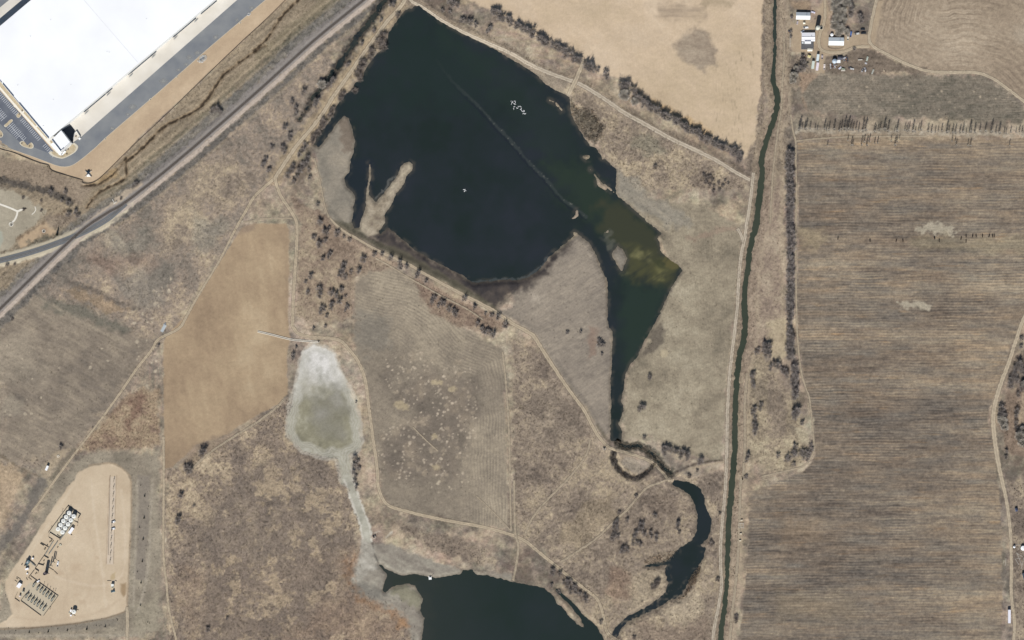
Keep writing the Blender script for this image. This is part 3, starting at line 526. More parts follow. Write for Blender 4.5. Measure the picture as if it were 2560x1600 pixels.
# dark loamy swale beside the pad road and bare patch
stroke(T(0, 3, [(430, -40), (340, 130), (270, 270), (160, 450), (-60, 690)]), (20, 34, 18, 20, 26), (113, 107, 100), soft=6, jit=4, amt=.85, grain=.7)
area(T(0, 3, [(-60, -60), (250, -60), (160, 160), (90, 330), (-60, 520)]), (168, 148, 124), soft=10, jit=6, amt=.8, keep=.3)
area(T(0, 2, [(-60, 1330), (180, 1390), (240, 1540), (-60, 1540)]), (172, 152, 127), soft=8, jit=5, amt=.8, keep=.2)
stroke(T(0, 2, [(0, 1280), (100, 1340), (250, 1430), (380, 1480)]), 4, (116, 104, 88), soft=3, jit=2, amt=.7)
area(T(0, 2, [(400, 1480), (420, 1340), (560, 1240), (660, 1230), (520, 1390), (440, 1520)]), (170, 154, 131), soft=5, jit=4, amt=.8)
stroke(T(0, 2, [(470, 1512), (700, 1225)]), 9, (108, 101, 88), soft=5, jit=3, amt=.7)
# ---- farm yard
YARD = T(3, 0, [(210, 190), (270, 240), (300, 170), (450, 200), (520, -20), (560, -20), (580, 120), (570, 330), (600, 350), (720, 350), (760, 300), (930, 320), (970, 240), (1040, 0), (1090, 0), (1030, 330), (1010, 400), (1040, 450), (980, 450), (850, 440), (700, 500), (540, 520), (530, 690), (470, 690), (450, 520), (270, 500), (220, 460)])
area(YARD, lambda X, Y: pal(.5 + .2 * fbm(X, Y, 40, 3, 88) + .1 * fbm(X, Y, 9, 3, 89), [(150, 132, 112), (168, 150, 127), (180, 162, 138)]), soft=4, jit=3, grain=.35)
area(T(3, 0, [(210, 0), (420, 0), (400, 90), (240, 90)]), (152, 132, 110), soft=5, jit=3, amt=.8)
area(T(3, 0, [(210, 510), (400, 510), (380, 700), (260, 900), (210, 800)]), scrub(-.12), soft=6, jit=5, amt=.8, dens=.8)
area(T(3, 0, [(560, 350), (600, 330), (720, 340), (720, 430), (640, 470), (570, 440)]), (150, 134, 116), soft=3, jit=2, amt=.7)
area(T(3, 0, [(300, 690), (480, 700), (400, 780), (330, 900), (380, 1080), (310, 900)]), (158, 136, 116), soft=5, jit=3, amt=.8)
area(T(3, 2, [(2240, 700), (2419, 640), (2560, 640), (2560, 1300), (2250, 1250), (2200, 1000)]), scrub(-.06, [(116, 102, 90), (136, 119, 104), (152, 135, 117)]), soft=5, jit=4, dens=.5)
area(T(3, 2, [(2419, 650), (2500, 650), (2500, 1150), (2380, 1100), (2340, 1000), (2380, 800)]), (170, 152, 130), soft=6, jit=4, amt=.7)
area(T(3, 3, [(2260, 0), (2560, 0), (2560, 1560), (2320, 1560), (2320, 700)]), scrub(-.06), soft=5, jit=4, dens=.5)
# canal verges
CANAL = T(3, 0, [(70, -120), (68, 0), (65, 200), (66, 500), (55, 620), (50, 760), (78, 860), (90, 950), (70, 1080), (30, 1200), (0, 1290)]) + T(2, 1, [(2360, 0), (2365, 120), (2345, 300), (2310, 600), (2260, 780), (2230, 1000), (2205, 1200), (2195, 1400)]) + T(2, 2, [(2205, 0), (2190, 200), (2150, 350), (2125, 600), (2110, 850), (2105, 1200), (2095, 1400)]) + T(2, 3, [(2085, 0), (2060, 250), (2045, 500), (2035, 800), (2030, 1000), (2010, 1200), (1980, 1400), (1975, 1640)])
CAN_W = [8, 8, 8, 8, 9, 12, 13, 14, 14, 14, 14] + [14, 14.5, 15, 15, 14.5, 14, 14, 15] + [16, 15, 15.5, 13.5, 14, 14.5, 15] + [15, 14, 13.5, 12, 11.5, 12.5, 13, 14]
CAN_C = curve(CANAL, False, 4); CAN_WC = np.interp(np.linspace(0, 1, len(CAN_C)), np.linspace(0, 1, len(CAN_W)), CAN_W)
stroke(off(CAN_C, 17), 15, lambda X, Y: pal(.5 + .3 * fbm(X, Y, 14, 3, 90), [(130, 116, 101), (152, 137, 118), (172, 156, 134)]), soft=4, jit=3, smooth=0, amt=.8, grain=1.0, dens=.7)
stroke(off(CAN_C, -19), 17, lambda X, Y: pal(.5 + .3 * fbm(X, Y, 14, 3, 91), [(130, 114, 100), (152, 136, 119), (170, 153, 133)]), soft=4, jit=3, smooth=0, amt=.8, grain=1.0, dens=.8)
stroke(off(CAN_C, -32), 10, (172, 156, 134), soft=4, jit=3, smooth=0, amt=.5, grain=.5)
# pale strip beside the long hedge
stroke(T(3, 1, [(130, -1512), (130, 0), (130, 900), (140, 1512)]), 9, (164, 149, 128), soft=5, jit=3, amt=.6, keep=.3)
area(T(3, 2, [(0, 0), (170, 0), (170, 380), (30, 380)]), (172, 158, 132), soft=7, jit=5, amt=.7, keep=.4, grain=.6)
area(T(3, 2, [(270, 1030), (370, 1020), (380, 1160), (290, 1170)]), (176, 164, 140), soft=4, jit=4, amt=.8)
area(T(3, 2, [(0, 520), (150, 520), (200, 700), (150, 1150), (0, 1300)]), scrub(0), soft=7, jit=6, amt=.8, dens=.6)
# verges of the dam roads
NEDAM = T(1, 0, [(1430, -40), (1480, 20), (1560, 60), (1750, 190), (1950, 300), (2150, 390)]) + T(2, 0, [(0, 510), (150, 600), (350, 690), (530, 755), (650, 800), (850, 920), (1050, 1060), (1250, 1170), (1500, 1310), (1900, 1500)]) + T(2, 1, [(2100, 110), (2250, 190)])
NEDAM = curve(NEDAM, False, 3)
stroke(NEDAM, 34, scrub(.02), soft=8, jit=5, smooth=0, amt=.7, grain=1.0, dens=.5)
area(T(2, 0, [(180, 650), (350, 720), (520, 770), (500, 880), (380, 830), (240, 720)]), (140, 129, 114), soft=5, jit=4, amt=.8)
stroke(off(NEDAM, -9), 1.8, (104, 92, 78), soft=1.5, jit=1, smooth=0, amt=.7)
# ------------------------------------------------------------------ water bodies: signed distances (negative inside)
LV = -1.1
WATERS = []
def water(name, sd_list, sl, lvl=LV, jit=(1.2, 7)):
    X, Y = GX[sl], GY[sl]
    sd = sd_list[0]
    for q in sd_list[1:]: sd = np.minimum(sd, q)
    sd = sd + jit[0] * fbm(X, Y, jit[1], 3, 93)
    WATERS.append(dict(name=name, sl=sl, sd=sd.astype(F), lvl=lvl)); return WATERS[-1]
MAIN = (T(1, 0, [(1545, 40), (1470, 75), (1410, 90), (1360, 150), (1300, 240), (1255, 310), (1225, 420), (1175, 480), (1110, 540), (1070, 600), (1030, 660), (1010, 740), (930, 790), (900, 850), (840, 890), (800, 950), (755, 1000), (735, 1080), (690, 1150), (620, 1230), (575, 1290), (545, 1370), (590, 1390), (640, 1340), (700, 1250), (770, 1160), (830, 1095), (875, 1110), (900, 1180), (932, 1330), (925, 1420), (892, 1512)])
        + T(1, 1, [(880, 110), (830, 180), (855, 250), (910, 300), (945, 370), (918, 430), (922, 500), (905, 590), (930, 640), (975, 640), (990, 570), (1035, 470), (1040, 340), (1050, 250), (1070, 120), (1065, 30), (1080, 40), (1090, 170), (1065, 260), (1068, 330), (1105, 370), (1130, 400), (1200, 320), (1260, 240), (1340, 140), (1365, 60), (1400, 30), (1450, 20), (1482, 40), (1475, 95), (1415, 150), (1400, 230), (1335, 300), (1280, 420), (1212, 520), (1225, 590), (1160, 670), (1170, 700), (1250, 640), (1400, 760), (1500, 850), (1690, 960), (1850, 1040), (1960, 1090), (2050, 1160), (2250, 1140), (2400, 1130)])
        + T(2, 1, [(60, 1135), (150, 1105), (220, 1060), (290, 1000), (340, 930), (400, 870), (480, 810), (560, 740), (612, 690), (650, 720), (730, 780), (800, 900), (850, 1040), (870, 1080), (900, 1130), (905, 1300), (902, 1500)])
        + T(2, 2, [(915, 60), (950, 110), (955, 160), (945, 300), (942, 490), (930, 570), (938, 800), (930, 1000), (932, 1140), (1030, 1150), (1045, 1060), (1005, 980), (1052, 860), (1050, 810), (1030, 760), (1060, 640), (1070, 510), (1085, 495), (1112, 430), (1190, 340), (1250, 200), (1370, 0)])
        + T(2, 1, [(1500, 1220), (1610, 1040), (1600, 1015), (1450, 910), (1400, 860), (1395, 780), (1370, 740), (1420, 690), (1300, 600), (1180, 490), (1000, 340), (980, 305), (985, 90), (890, 0)])
        + T(2, 0, [(850, 1500), (800, 1400), (740, 1380), (690, 1310), (640, 1230), (620, 1190), (570, 1100), (550, 1010), (545, 920), (460, 870), (380, 830), (310, 790), (240, 715), (140, 645), (0, 560)]) + T(1, 0, [(2300, 490), (2150, 410), (1950, 310), (1750, 200), (1580, 80)]))
sl = win(MAIN, 44); X, Y = GX[sl], GY[sl]
m = sdf_poly(X, Y, MAIN)
isl = [sdf_poly(X, Y, T(2, 0, [(668, 1475), (700, 1460), (735, 1465), (728, 1500), (705, 1512), (680, 1500)])), sdf_poly(X, Y, T(2, 1, [(943, 880), (1000, 810), (1050, 850), (1090, 930), (1040, 1045), (1010, 1020), (965, 940)])),
       dist_line(X, Y, T(2, 1, [(735, 85), (800, 160), (830, 230), (880, 265)]), [1, 4, 12, 9]), dist_line(X, Y, T(2, 1, [(880, 235), (990, 325)]), [3, 2]), dist_line(X, Y, T(2, 0, [(355, 945), (410, 970), (450, 1010), (470, 1045)]), [2, 5, 4, 2]),
       dist_line(X, Y, T(2, 1, [(560, 555), (590, 545), (615, 520), (612, 485)]), [2, 4, 5, 6]), dist_line(X, Y, T(2, 1, [(585, 690), (615, 715)]), [6, 6]), sdf_poly(X, Y, T(2, 1, [(870, 690), (910, 660), (920, 690)]))]
for q in isl: m = np.maximum(m, -q)
RES = water('reservoir', [m], sl)
sl = win(CAN_C, 40); X, Y = GX[sl], GY[sl]
CAN = water('canal', [dist_line(X, Y, CAN_C, CAN_WC)], sl, jit=(1.5, 9))
SOUTH = T(1, 3, [(1190, 800), (1215, 840), (1290, 868), (1370, 905), (1500, 890), (1620, 910), (1700, 930), (1880, 900), (1940, 885), (1950, 850), (2050, 850), (2070, 890), (2200, 905), (2400, 955)]) + T(2, 3, [(150, 990), (300, 1020), (385, 1090), (420, 1160), (480, 1205), (520, 1270), (640, 1380), (680, 1392), (655, 1320), (560, 1200), (480, 1120), (425, 1070), (400, 1010), (430, 1035), (500, 1090), (570, 1150), (660, 1260), (800, 1380), (880, 1530), (930, 1700)]) + T(1, 3, [(1560, 1700), (1562, 1512), (1592, 1300), (1548, 1240), (1575, 1120), (1500, 1000), (1440, 975), (1280, 1010), (1225, 1065), (1195, 1040), (1215, 960), (1240, 890), (1150, 800)])
sl = win(SOUTH, 40); X, Y = GX[sl], GY[sl]
STH = water('south_pond', [sdf_poly(X, Y, SOUTH)], sl)
SLOUGH = T(2, 3, [(1510, 35), (1530, 5), (1640, 12), (1760, 60), (1808, 130), (1830, 240), (1868, 330), (1885, 360), (1872, 480), (1838, 570), (1782, 610), (1826, 645), (1812, 740), (1770, 800), (1745, 870), (1660, 990), (1600, 1080), (1560, 1118), (1480, 1135), (1400, 1200), (1280, 1255), (1100, 1335), (1030, 1400), (1010, 1470), (980, 1490), (952, 1460), (972, 1400), (1080, 1300), (1250, 1210), (1400, 1110), (1448, 1060), (1475, 980), (1445, 870), (1460, 810), (1300, 825), (1245, 815), (1300, 795), (1450, 770), (1590, 640), (1690, 580), (1740, 500), (1755, 350), (1730, 230), (1690, 150), (1600, 90)])
sl = win(SLOUGH, 40); X, Y = GX[sl], GY[sl]
SLG = water('slough', [sdf_poly(X, Y, SLOUGH)], sl, jit=(1.6, 7))
STREAM = T(2, 2, [(1000, 1160), (1090, 1200), (1200, 1190), (1290, 1240), (1380, 1330), (1440, 1400), (1500, 1450)])
sl = win(STREAM, 30); X, Y = GX[sl], GY[sl]
STR = water('stream', [dist_line(X, Y, curve(STREAM, False, 3), np.interp(np.linspace(0, 1, 19), np.linspace(0, 1, 7), [4, 5, 6, 5, 5, 7, 8]))], sl, jit=(2.6, 7))
sl = win(DRAIN, 30); X, Y = GX[sl], GY[sl]
DRN = water('drain_water', [dist_line(X, Y, DRAIN, [11, 12, 10, 12, 12, 10, 5, 4, 2, 1])], sl, jit=(3.5, 9))
CRES = T(2, 2, [(960, 1260), (970, 1340), (1010, 1410), (1090, 1480), (1180, 1490), (1260, 1450), (1340, 1370)])
stroke(CRES, (16, 17, 14, 13, 12, 9, 5), lambda X, Y: pal(.5 + .3 * fbm(X, Y, 9, 3, 94), [(54, 53, 53), (70, 67, 65), (104, 97, 90)]), soft=3, jit=2.5, amt=.95, grain=1.0, dens=1.0)
stroke(STREAM, 24, lambda X, Y: pal(.5 + .3 * fbm(X, Y, 9, 3, 95), [(56, 60, 54), (78, 76, 70), (110, 102, 92)]), soft=5, jit=4, amt=.85, grain=1.0, dens=.9)
area(T(2, 2, [(1060, 1290), (1280, 1320), (1300, 1390), (1200, 1450), (1100, 1420), (1030, 1340)]), (142, 133, 121), soft=5, jit=3, amt=.7)
stroke(T(2, 2, [(1520, 1450), (1650, 1390), (1800, 1345), (1990, 1325)]), 4.5, (98, 88, 80), soft=3, jit=1.5, amt=.85, dens=.9)
stroke(T(2, 2, [(1560, 1470), (1700, 1400), (2000, 1340)]), 5, (172, 156, 132), soft=4, jit=2, amt=.6)
stroke(T(2, 2, [(800, 1000), (870, 1100), (930, 1160)]), 8, (104, 96, 80), soft=5, jit=3, amt=.7)
# reed beds: north-east cove, slough margins
area(T(2, 1, [(943, 880), (1000, 810), (1050, 850), (1090, 930), (1040, 1045), (1010, 1020), (965, 940)]), (128, 121, 111), soft=4, jit=2, amt=.9, grain=.4)
COVE = T(2, 0, [(555, 960), (640, 1010), (760, 1040), (850, 1180), (880, 1200), (830, 1330), (780, 1370), (700, 1300), (620, 1190), (560, 1090)])
area(COVE, lambda X, Y: pal(.5 + .35 * fbm(X, Y, 12, 3, 96), [(74, 71, 66), (98, 92, 83), (122, 114, 101)]), soft=6, jit=5, amt=.85, grain=1.0, dens=.5)
area(T(2, 3, [(1640, 1080), (1700, 880), (1770, 810), (1790, 850), (1720, 990), (1620, 1120), (1560, 1130)]), lambda X, Y: pal(.5 + .35 * fbm(X, Y, 8, 3, 97), [(70, 66, 62), (110, 102, 92), (140, 128, 112)]), soft=6, jit=5, amt=.8, grain=1.0, dens=.9)
area(T(2, 3, [(1250, 800), (1480, 770), (1580, 660), (1500, 680), (1250, 740)]), (150, 136, 118), soft=6, jit=5, amt=.6, dens=.8)
# creeks across the rough strip
CREEKS = [(T(0, 0, [(2500, 430), (2370, 510), (2250, 600), (2120, 700), (2060, 780), (1970, 920), (1930, 970), (1870, 1030), (1680, 1130), (1580, 1180), (1500, 1240), (1400, 1340), (1320, 1420), (1210, 1512)]) + T(0, 1, [(1190, 20), (1195, 140), (1160, 190), (1060, 240), (960, 290), (890, 350), (820, 450)]), [2, 2, 2, 4, 5, 6, 6, 6, 4.5, 4.5, 6, 5, 4.5, 5, 3, 3.5, 3, 2.6, 2.6, 2.4, 1.5]),
          (T(0, 1, [(780, 240), (860, 238), (960, 215), (1080, 120), (1190, -20)]), [1.5, 2, 2, 2, 1.5]), (T(1, 0, [(-20, 480), (110, 360), (240, 160), (420, -20)]), [4, 3, 3.5, 3])]
for P, wd in CREEKS:
    stroke(P, [w + 6 for w in wd], (126, 106, 82), soft=4, jit=2, amt=.6, keep=.3)
    stroke(P, wd, (60, 52, 44), soft=1.8, jit=2.0, amt=.92, grain=.8, dens=.3)
# ------------------------------------------------------------------ heights
H += (GR * (0.16 * fbm(GX, GY, 7, 2, 98) + 0.10 * fbm(GX, GY, 3.8, 1, 99))).astype(F)
def flat(sl, a, z):
    H[sl] = H[sl] * (1 - a) + z * a
def ridge(P, half, top, run):
    sl = win(P, half + run + 4); d = dist_line(GX[sl], GY[sl], P)
    a = sst(half + run, half, d); H[sl] = np.maximum(H[sl] * (1 - a) + top * a, H[sl] - 9 * (a == 0)) if top > 0 else H[sl] * (1 - a) + top * a
def sd_win(P, pad):
    sl = win(P, pad); return sl, sdf_poly(GX[sl], GY[sl], P)
ridge(NEDAM, 7, 1.0, 16); ridge(WROAD, 8, 0.9, 14)
SDAM = T(1, 1, [(700, 550), (800, 650), (1000, 770), (1200, 880), (1450, 990), (1600, 1080), (1950, 1270), (2240, 1420)]) + T(2, 2, [(0, 30), (180, 130), (230, 190), (330, 350), (470, 560), (560, 690), (680, 850), (780, 1040), (850, 1140), (930, 1210), (1050, 1245), (1200, 1290), (1330, 1350), (1430, 1450), (1490, 1520), (1560, 1500), (1750, 1420), (2000, 1350)])
SDAM = curve(SDAM, False, 4)
ridge(SDAM, 7, 1.2, 15)
ridge(off(CAN_C, 22), 7, 0.6, 10); ridge(off(CAN_C, -22), 8, 0.6, 12)
ridge(RAIL, 9, 1.1, 13); ridge(SIDING, 12, 0.9, 8)
for w in WATERS:
    sl = w['sl']; sd = w['sd']
    H[sl] = np.minimum(H[sl], np.maximum(w['lvl'] + 0.13 * sd, w['lvl'] - 2.2))
    near = sst(14, 3, sd) * (sd > -30)
    put(sl, .55 * sst(7, 0, np.abs(sd - 1)), (104, 96, 85) if w['name'] != 'canal' else (120, 106, 92), keep=.3)
    DN[sl] = np.where(sd < 3, 0, DN[sl])
for P, wd in CREEKS:
    q = curve(P, False, 2); sl = win(q, 12); d = dist_line(GX[sl], GY[sl], q); H[sl] -= 0.8 * sst(5, 1, d)
for P in (CRES,):
    sl = win(P, 20); d = dist_line(GX[sl], GY[sl], curve(P, False, 2)); H[sl] -= 1.0 * sst(12, 4, d)
sl, sd = sd_win(SITE, 10); flat(sl, sst(4, -3, sd), 0.0)
sl, sd = sd_win(PAD, 10); flat(sl, sst(3, -3, sd), 0.15)
sl, sd = sd_win(YARD, 10); flat(sl, sst(6, -3, sd) * .9, 0.1)
P_ = curve(PLAYA, True, 2); sl, sd = sd_win(P_, 14); flat(sl, sst(8, -8, sd), -0.7)
# ---- bounded scatter in the colours and final albedo
C *= (1 + 0.085 * GR * N8 + 0.085 * GR * N3)[..., None]
sl = (slice(None), slice(None))
C *= (1 + 0.05 * fbm(GX, GY, 2.6, 1, 100) * (0.35 + GR))[..., None]
C[:] = np.clip(C, 0.01, 0.9)

def h_at(px, py):
    """ground height under a map point"""
    i = min(max(int(np.searchsorted(XS, px)) - 1, 0), NC - 2); j = min(max(int(np.searchsorted(YS, py)) - 1, 0), NR - 2)
    u = (px - XS[i]) / (XS[i + 1] - XS[i]); v = (py - YS[j]) / (YS[j + 1] - YS[j])
    return float((H[j, i] * (1 - u) + H[j, i + 1] * u) * (1 - v) + (H[j + 1, i] * (1 - u) + H[j + 1, i + 1] * u) * v)
def at(px, py, dz=0.0):
    x, y = W(px, py); return (x, y, h_at(px, py) + dz)

def grid_mesh(name, sl, z, col, mask=None, extra=None):
    """a sheet over a window of the grid; mask picks its cells"""
    X, Y = GX[sl], GY[sl]; r, c = X.shape
    idx = np.arange(r * c).reshape(r, c)
    q = np.stack([idx[1:, :-1], idx[1:, 1:], idx[:-1, 1:], idx[:-1, :-1]], -1).reshape(-1, 4)
    co = np.stack([(X - 1280) * S, (800 - Y) * S, z if hasattr(z, 'shape') else np.full(X.shape, z, F)], -1).reshape(-1, 3)
    ca = np.concatenate([col, np.ones(X.shape + (1,), F)], -1).reshape(-1, 4)
    ex = extra.reshape(-1) if extra is not None else None
    if mask is not None:
        k = mask[1:, :-1] | mask[1:, 1:] | mask[:-1, 1:] | mask[:-1, :-1]; q = q[k.reshape(-1)]
        used = np.zeros(r * c, bool); used[q.reshape(-1)] = True; new = np.cumsum(used) - 1
        co = co[used]; ca = ca[used]; q = new[q]; ex = ex[used] if ex is not None else None
    me = bpy.data.meshes.new(name); me.vertices.add(len(co)); me.vertices.foreach_set('co', co.astype(F).reshape(-1))
    me.loops.add(q.size); me.loops.foreach_set('vertex_index', q.astype(np.int32).reshape(-1))
    me.polygons.add(len(q)); me.polygons.foreach_set('loop_start', np.arange(0, q.size, 4, dtype=np.int32)); me.polygons.foreach_set('loop_total', np.full(len(q), 4, np.int32))
    me.polygons.foreach_set('use_smooth', np.ones(len(q), bool))
    at_ = me.attributes.new('soil', 'FLOAT_COLOR', 'POINT'); at_.data.foreach_set('color', ca.astype(F).reshape(-1))
    if ex is not None:
        a2 = me.attributes.new('grain', 'FLOAT', 'POINT'); a2.data.foreach_set('value', ex.astype(F))
    me.update(calc_edges=True); me.validate()
    return link_mesh(name, me)

def ground_mat():
    m = bpy.data.materials.new('soil_and_grass'); m.use_nodes = True; nt = m.node_tree; p = nt.nodes['Principled BSDF']
    p.inputs['Roughness'].default_value = 0.95; p.inputs['Specular IOR Level'].default_value = 0.05
    a = nt.nodes.new('ShaderNodeAttribute'); a.attribute_name = 'soil'; g = nt.nodes.new('ShaderNodeAttribute'); g.attribute_name = 'grain'
    tc = nt.nodes.new('ShaderNodeTexCoord')
    n1 = nt.nodes.new('ShaderNodeTexNoise'); n1.inputs['Scale'].default_value = 0.85; n1.inputs['Detail'].default_value = 5; n1.inputs['Roughness'].default_value = .65
    nt.links.new(tc.outputs['Object'], n1.inputs['Vector'])
    mr = nt.nodes.new('ShaderNodeMapRange'); mr.inputs['From Min'].default_value = .28; mr.inputs['From Max'].default_value = .72; mr.inputs['To Min'].default_value = -.5; mr.inputs['To Max'].default_value = .5
    nt.links.new(n1.outputs['Fac'], mr.inputs['Value'])
    mu = nt.nodes.new('ShaderNodeMath'); mu.operation = 'MULTIPLY'; nt.links.new(mr.outputs[0], mu.inputs[0]); nt.links.new(g.outputs['Fac'], mu.inputs[1])
    ma = nt.nodes.new('ShaderNodeMath'); ma.operation = 'MULTIPLY_ADD'; ma.inputs[1].default_value = .55; ma.inputs[2].default_value = 1.0; nt.links.new(mu.outputs[0], ma.inputs[0])
    vm = nt.nodes.new('ShaderNodeVectorMath'); vm.operation = 'SCALE'; nt.links.new(a.outputs['Color'], vm.inputs[0]); nt.links.new(ma.outputs[0], vm.inputs['Scale'])
    nt.links.new(vm.outputs[0], p.inputs['Base Color'])
    n2 = nt.nodes.new('ShaderNodeTexNoise'); n2.inputs['Scale'].default_value = 1.1; n2.inputs['Detail'].default_value = 3
    nt.links.new(tc.outputs['Object'], n2.inputs['Vector'])
    b = nt.nodes.new('ShaderNodeBump'); b.inputs['Distance'].default_value = .35; nt.links.new(n2.outputs['Fac'], b.inputs['Height'])
    sc = nt.nodes.new('ShaderNodeMath'); sc.operation = 'MULTIPLY'; sc.inputs[1].default_value = .55; nt.links.new(g.outputs['Fac'], sc.inputs[0]); nt.links.new(sc.outputs[0], b.inputs['Strength'])
    nt.links.new(b.outputs[0], p.inputs['Normal'])
    return m
GROUND = grid_mesh('ground', (slice(None), slice(None)), H, C / K, extra=GR)
GROUND.data.materials.append(ground_mat())
tag(GROUND, 'dry prairie ground of fields, grass and bare soil under everything', 'ground', kind='structure')

# ---- water sheets
def water_mat():
    m = bpy.data.materials.new('pond_water'); m.use_nodes = True; nt = m.node_tree; p = nt.nodes['Principled BSDF']
    p.inputs['Roughness'].default_value = 0.12; p.inputs['IOR'].default_value = 1.33
    a = nt.nodes.new('ShaderNodeAttribute'); a.attribute_name = 'soil'; nt.links.new(a.outputs['Color'], p.inputs['Base Color'])
    tc = nt.nodes.new('ShaderNodeTexCoord'); n = nt.nodes.new('ShaderNodeTexNoise'); n.inputs['Scale'].default_value = .6; n.inputs['Detail'].default_value = 3
    nt.links.new(tc.outputs['Object'], n.inputs['Vector']); b = nt.nodes.new('ShaderNodeBump'); b.inputs['Strength'].default_value = .06; b.inputs['Distance'].default_value = .2
    nt.links.new(n.outputs['Fac'], b.inputs['Height']); nt.links.new(b.outputs[0], p.inputs['Normal'])
    return m
WM = water_mat()
def mixw(c, a, col): return c * (1 - a[..., None]) + lin(col) * a[..., None]
def blob(X, Y, P, soft, jit=8, seed=110): return sst(soft, -soft, sdf_poly(X, Y, P) + jit * fbm(X, Y, 30, 3, seed))
for w in WATERS:
    X, Y = GX[w['sl']], GY[w['sl']]; sd = w['sd']; n = fbm(X, Y, 90, 3, 111); k = fbm(X, Y, 26, 3, 112)
    c = pal(.5 + .3 * n + .12 * k, [(35, 44, 42), (39, 46, 48), (43, 48, 53)])
    if w['name'] == 'reservoir':
        c = mixw(c, .7 * blob(X, Y, T(1, 0, [(1300, 150), (1550, 60), (2000, 350), (2300, 700), (2100, 1000), (1500, 1000), (1000, 1000)]), 70, 30), (37, 49, 45))
        c = mixw(c, .4 * blob(X, Y, T(1, 0, [(1700, 300), (2400, 600), (2900, 1050), (3150, 1600), (2900, 1700), (2400, 1100)]), 40, 20), (42, 54, 47))
        c = mixw(c, .8 * blob(X, Y, T(2, 1, [(250, 0), (700, 60), (1000, 330), (1420, 690), (1350, 850), (900, 760), (640, 500), (380, 200)]), 30, 14), (46, 57, 47))
        c = mixw(c, .85 * blob(X, Y, T(2, 1, [(850, 420), (1020, 360), (1420, 690), (1610, 1040), (1500, 1230), (1050, 1080), (1030, 800), (850, 640)]), 26, 16), (63, 64, 50))
        c = mixw(c, .8 * blob(X, Y, T(2, 1, [(1040, 1080), (1500, 1220), (1390, 1512)]) + T(2, 2, [(1190, 330), (1080, 480), (1030, 300), (1020, 0)]), 22, 10), (44, 56, 48))
        for P, col, am, so in (([(1050, 790), (1250, 850), (1420, 900), (1610, 1040), (1560, 1120), (1400, 1200), (1200, 1150), (1040, 1050), (1090, 930)], (82, 81, 54), .7, 24), ([(1150, 890), (1300, 900), (1330, 970), (1200, 970)], (118, 114, 80), .85, 10), ([(1370, 1010), (1450, 1040), (1440, 1140), (1380, 1150)], (108, 105, 70), .8, 11), ([(1340, 920), (1480, 1000), (1420, 1020), (1300, 960)], (56, 60, 44), .7, 8),
                               ([(880, 700), (960, 780), (950, 870), (920, 840)], (92, 92, 82), .7, 6), ([(1010, 1050), (1090, 1000), (1080, 1080), (1030, 1100)], (96, 96, 70), .7, 6), ([(1350, 690), (1420, 690), (1400, 750), (1340, 740)], (50, 52, 46), .8, 5), ([(1450, 910), (1600, 1010), (1570, 1060), (1480, 960)], (94, 88, 58), .8, 6)):
            c = mixw(c, am * blob(X, Y, T(2, 1, P), so, 13, 113) * np.clip(.8 + .45 * fbm(X, Y, 40, 4, 144, sy=10, ang=-35), 0, 1), col)
        q = curve(T(1, 0, [(1700, 560), (1850, 760), (2100, 1000), (2300, 1220), (2419, 1340)]) + T(2, 1, [(150, 10), (330, 190), (480, 370), (620, 470), (700, 540)]), False, 3)
        d = dist_line(X, Y, q) + 1.5 * fbm(X, Y, 9, 2, 114); along = sst(560, 760, X + Y * .5 - 470)
        c = mixw(c, .65 * sst(5, 2, d) * sst(1060, 1230, X), (61, 66, 65)); c = mixw(c, .6 * sst(3, 1, np.abs(d - 7)) * sst(1090, 1200, X) * (dist_line(X, Y, off(q, 8)) < 8), (34, 38, 46))
        fleck = np.clip(fbm(X, Y, 5, 2, 115) - .8, 0, 1) * sst(6, 2, d) * sst(1150, 1300, X); c = mixw(c, fleck, (126, 126, 116))
        c = mixw(c, .8 * blob(X, Y, COVE, 10, 8), (68, 68, 64))
        c = mixw(c, .75 * sst(13, 6, dist_line(X, Y, T(1, 1, [(940, 640), (970, 560), (1030, 430)]))), (64, 62, 60))
        c = mixw(c, .6 * sst(26, 6, sdf_poly(X, Y, T(1, 1, [(870, 60), (1060, 40), (1050, 440), (970, 600), (930, 540), (940, 370), (840, 190)]))), (38, 44, 52))
        rim = sst(11, 2, -sd) * np.clip(.5 + fbm(X, Y, 20, 3, 116), 0, 1); c = mixw(c, .55 * rim, (82, 78, 70))
        st = sst(3.2, 1.4, dist_line(X, Y, curve(T(1, 1, [(1110, 380), (1180, 310), (1240, 250), (1250, 190), (1320, 160)]), False, 3)) + 2 * fbm(X, Y, 6, 2, 117)); c = mixw(c, .6 * st, (100, 100, 96))
        q = T(1, 1, [(2050, 1160), (2250, 1140), (2400, 1130)]) + T(2, 1, [(60, 1135), (150, 1105), (220, 1060), (290, 1000), (340, 930)])
        st = sst(3, 1.2, np.abs(dist_line(X, Y, q) - 2) + 2 * fbm(X, Y, 5, 2, 118)); c = mixw(c, .5 * st, (84, 88, 88))
    elif w['name'] == 'canal':
        c = pal(.5 + .15 * n + .1 * k, [(55, 61, 51), (62, 68, 57), (73, 76, 65)]); c = mixw(c, sst(320, 60, Y) * .7, (48, 57, 54))
    elif w['name'] == 'south_pond':
        c = mixw(c, .8 * sst(50, 4, -sd) * sst(1150, 1000, X + 30 * k), (72, 68, 62)); c = mixw(c, .6 * sst(1300, 1050, X), (58, 60, 58))
        c = mixw(c, .5 * blob(X, Y, T(1, 3, [(1250, 900), (1500, 900), (1650, 940), (1450, 970), (1300, 1010)]), 12), (52, 56, 44)); c = mixw(c, np.full(X.shape, .5, F), (40, 51, 46))
    elif w['name'] in ('stream', 'drain_water'):
        c = mixw(c, .7 * np.clip(.5 + k, 0, 1), (58, 62, 56))
    elif w['name'] == 'slough':
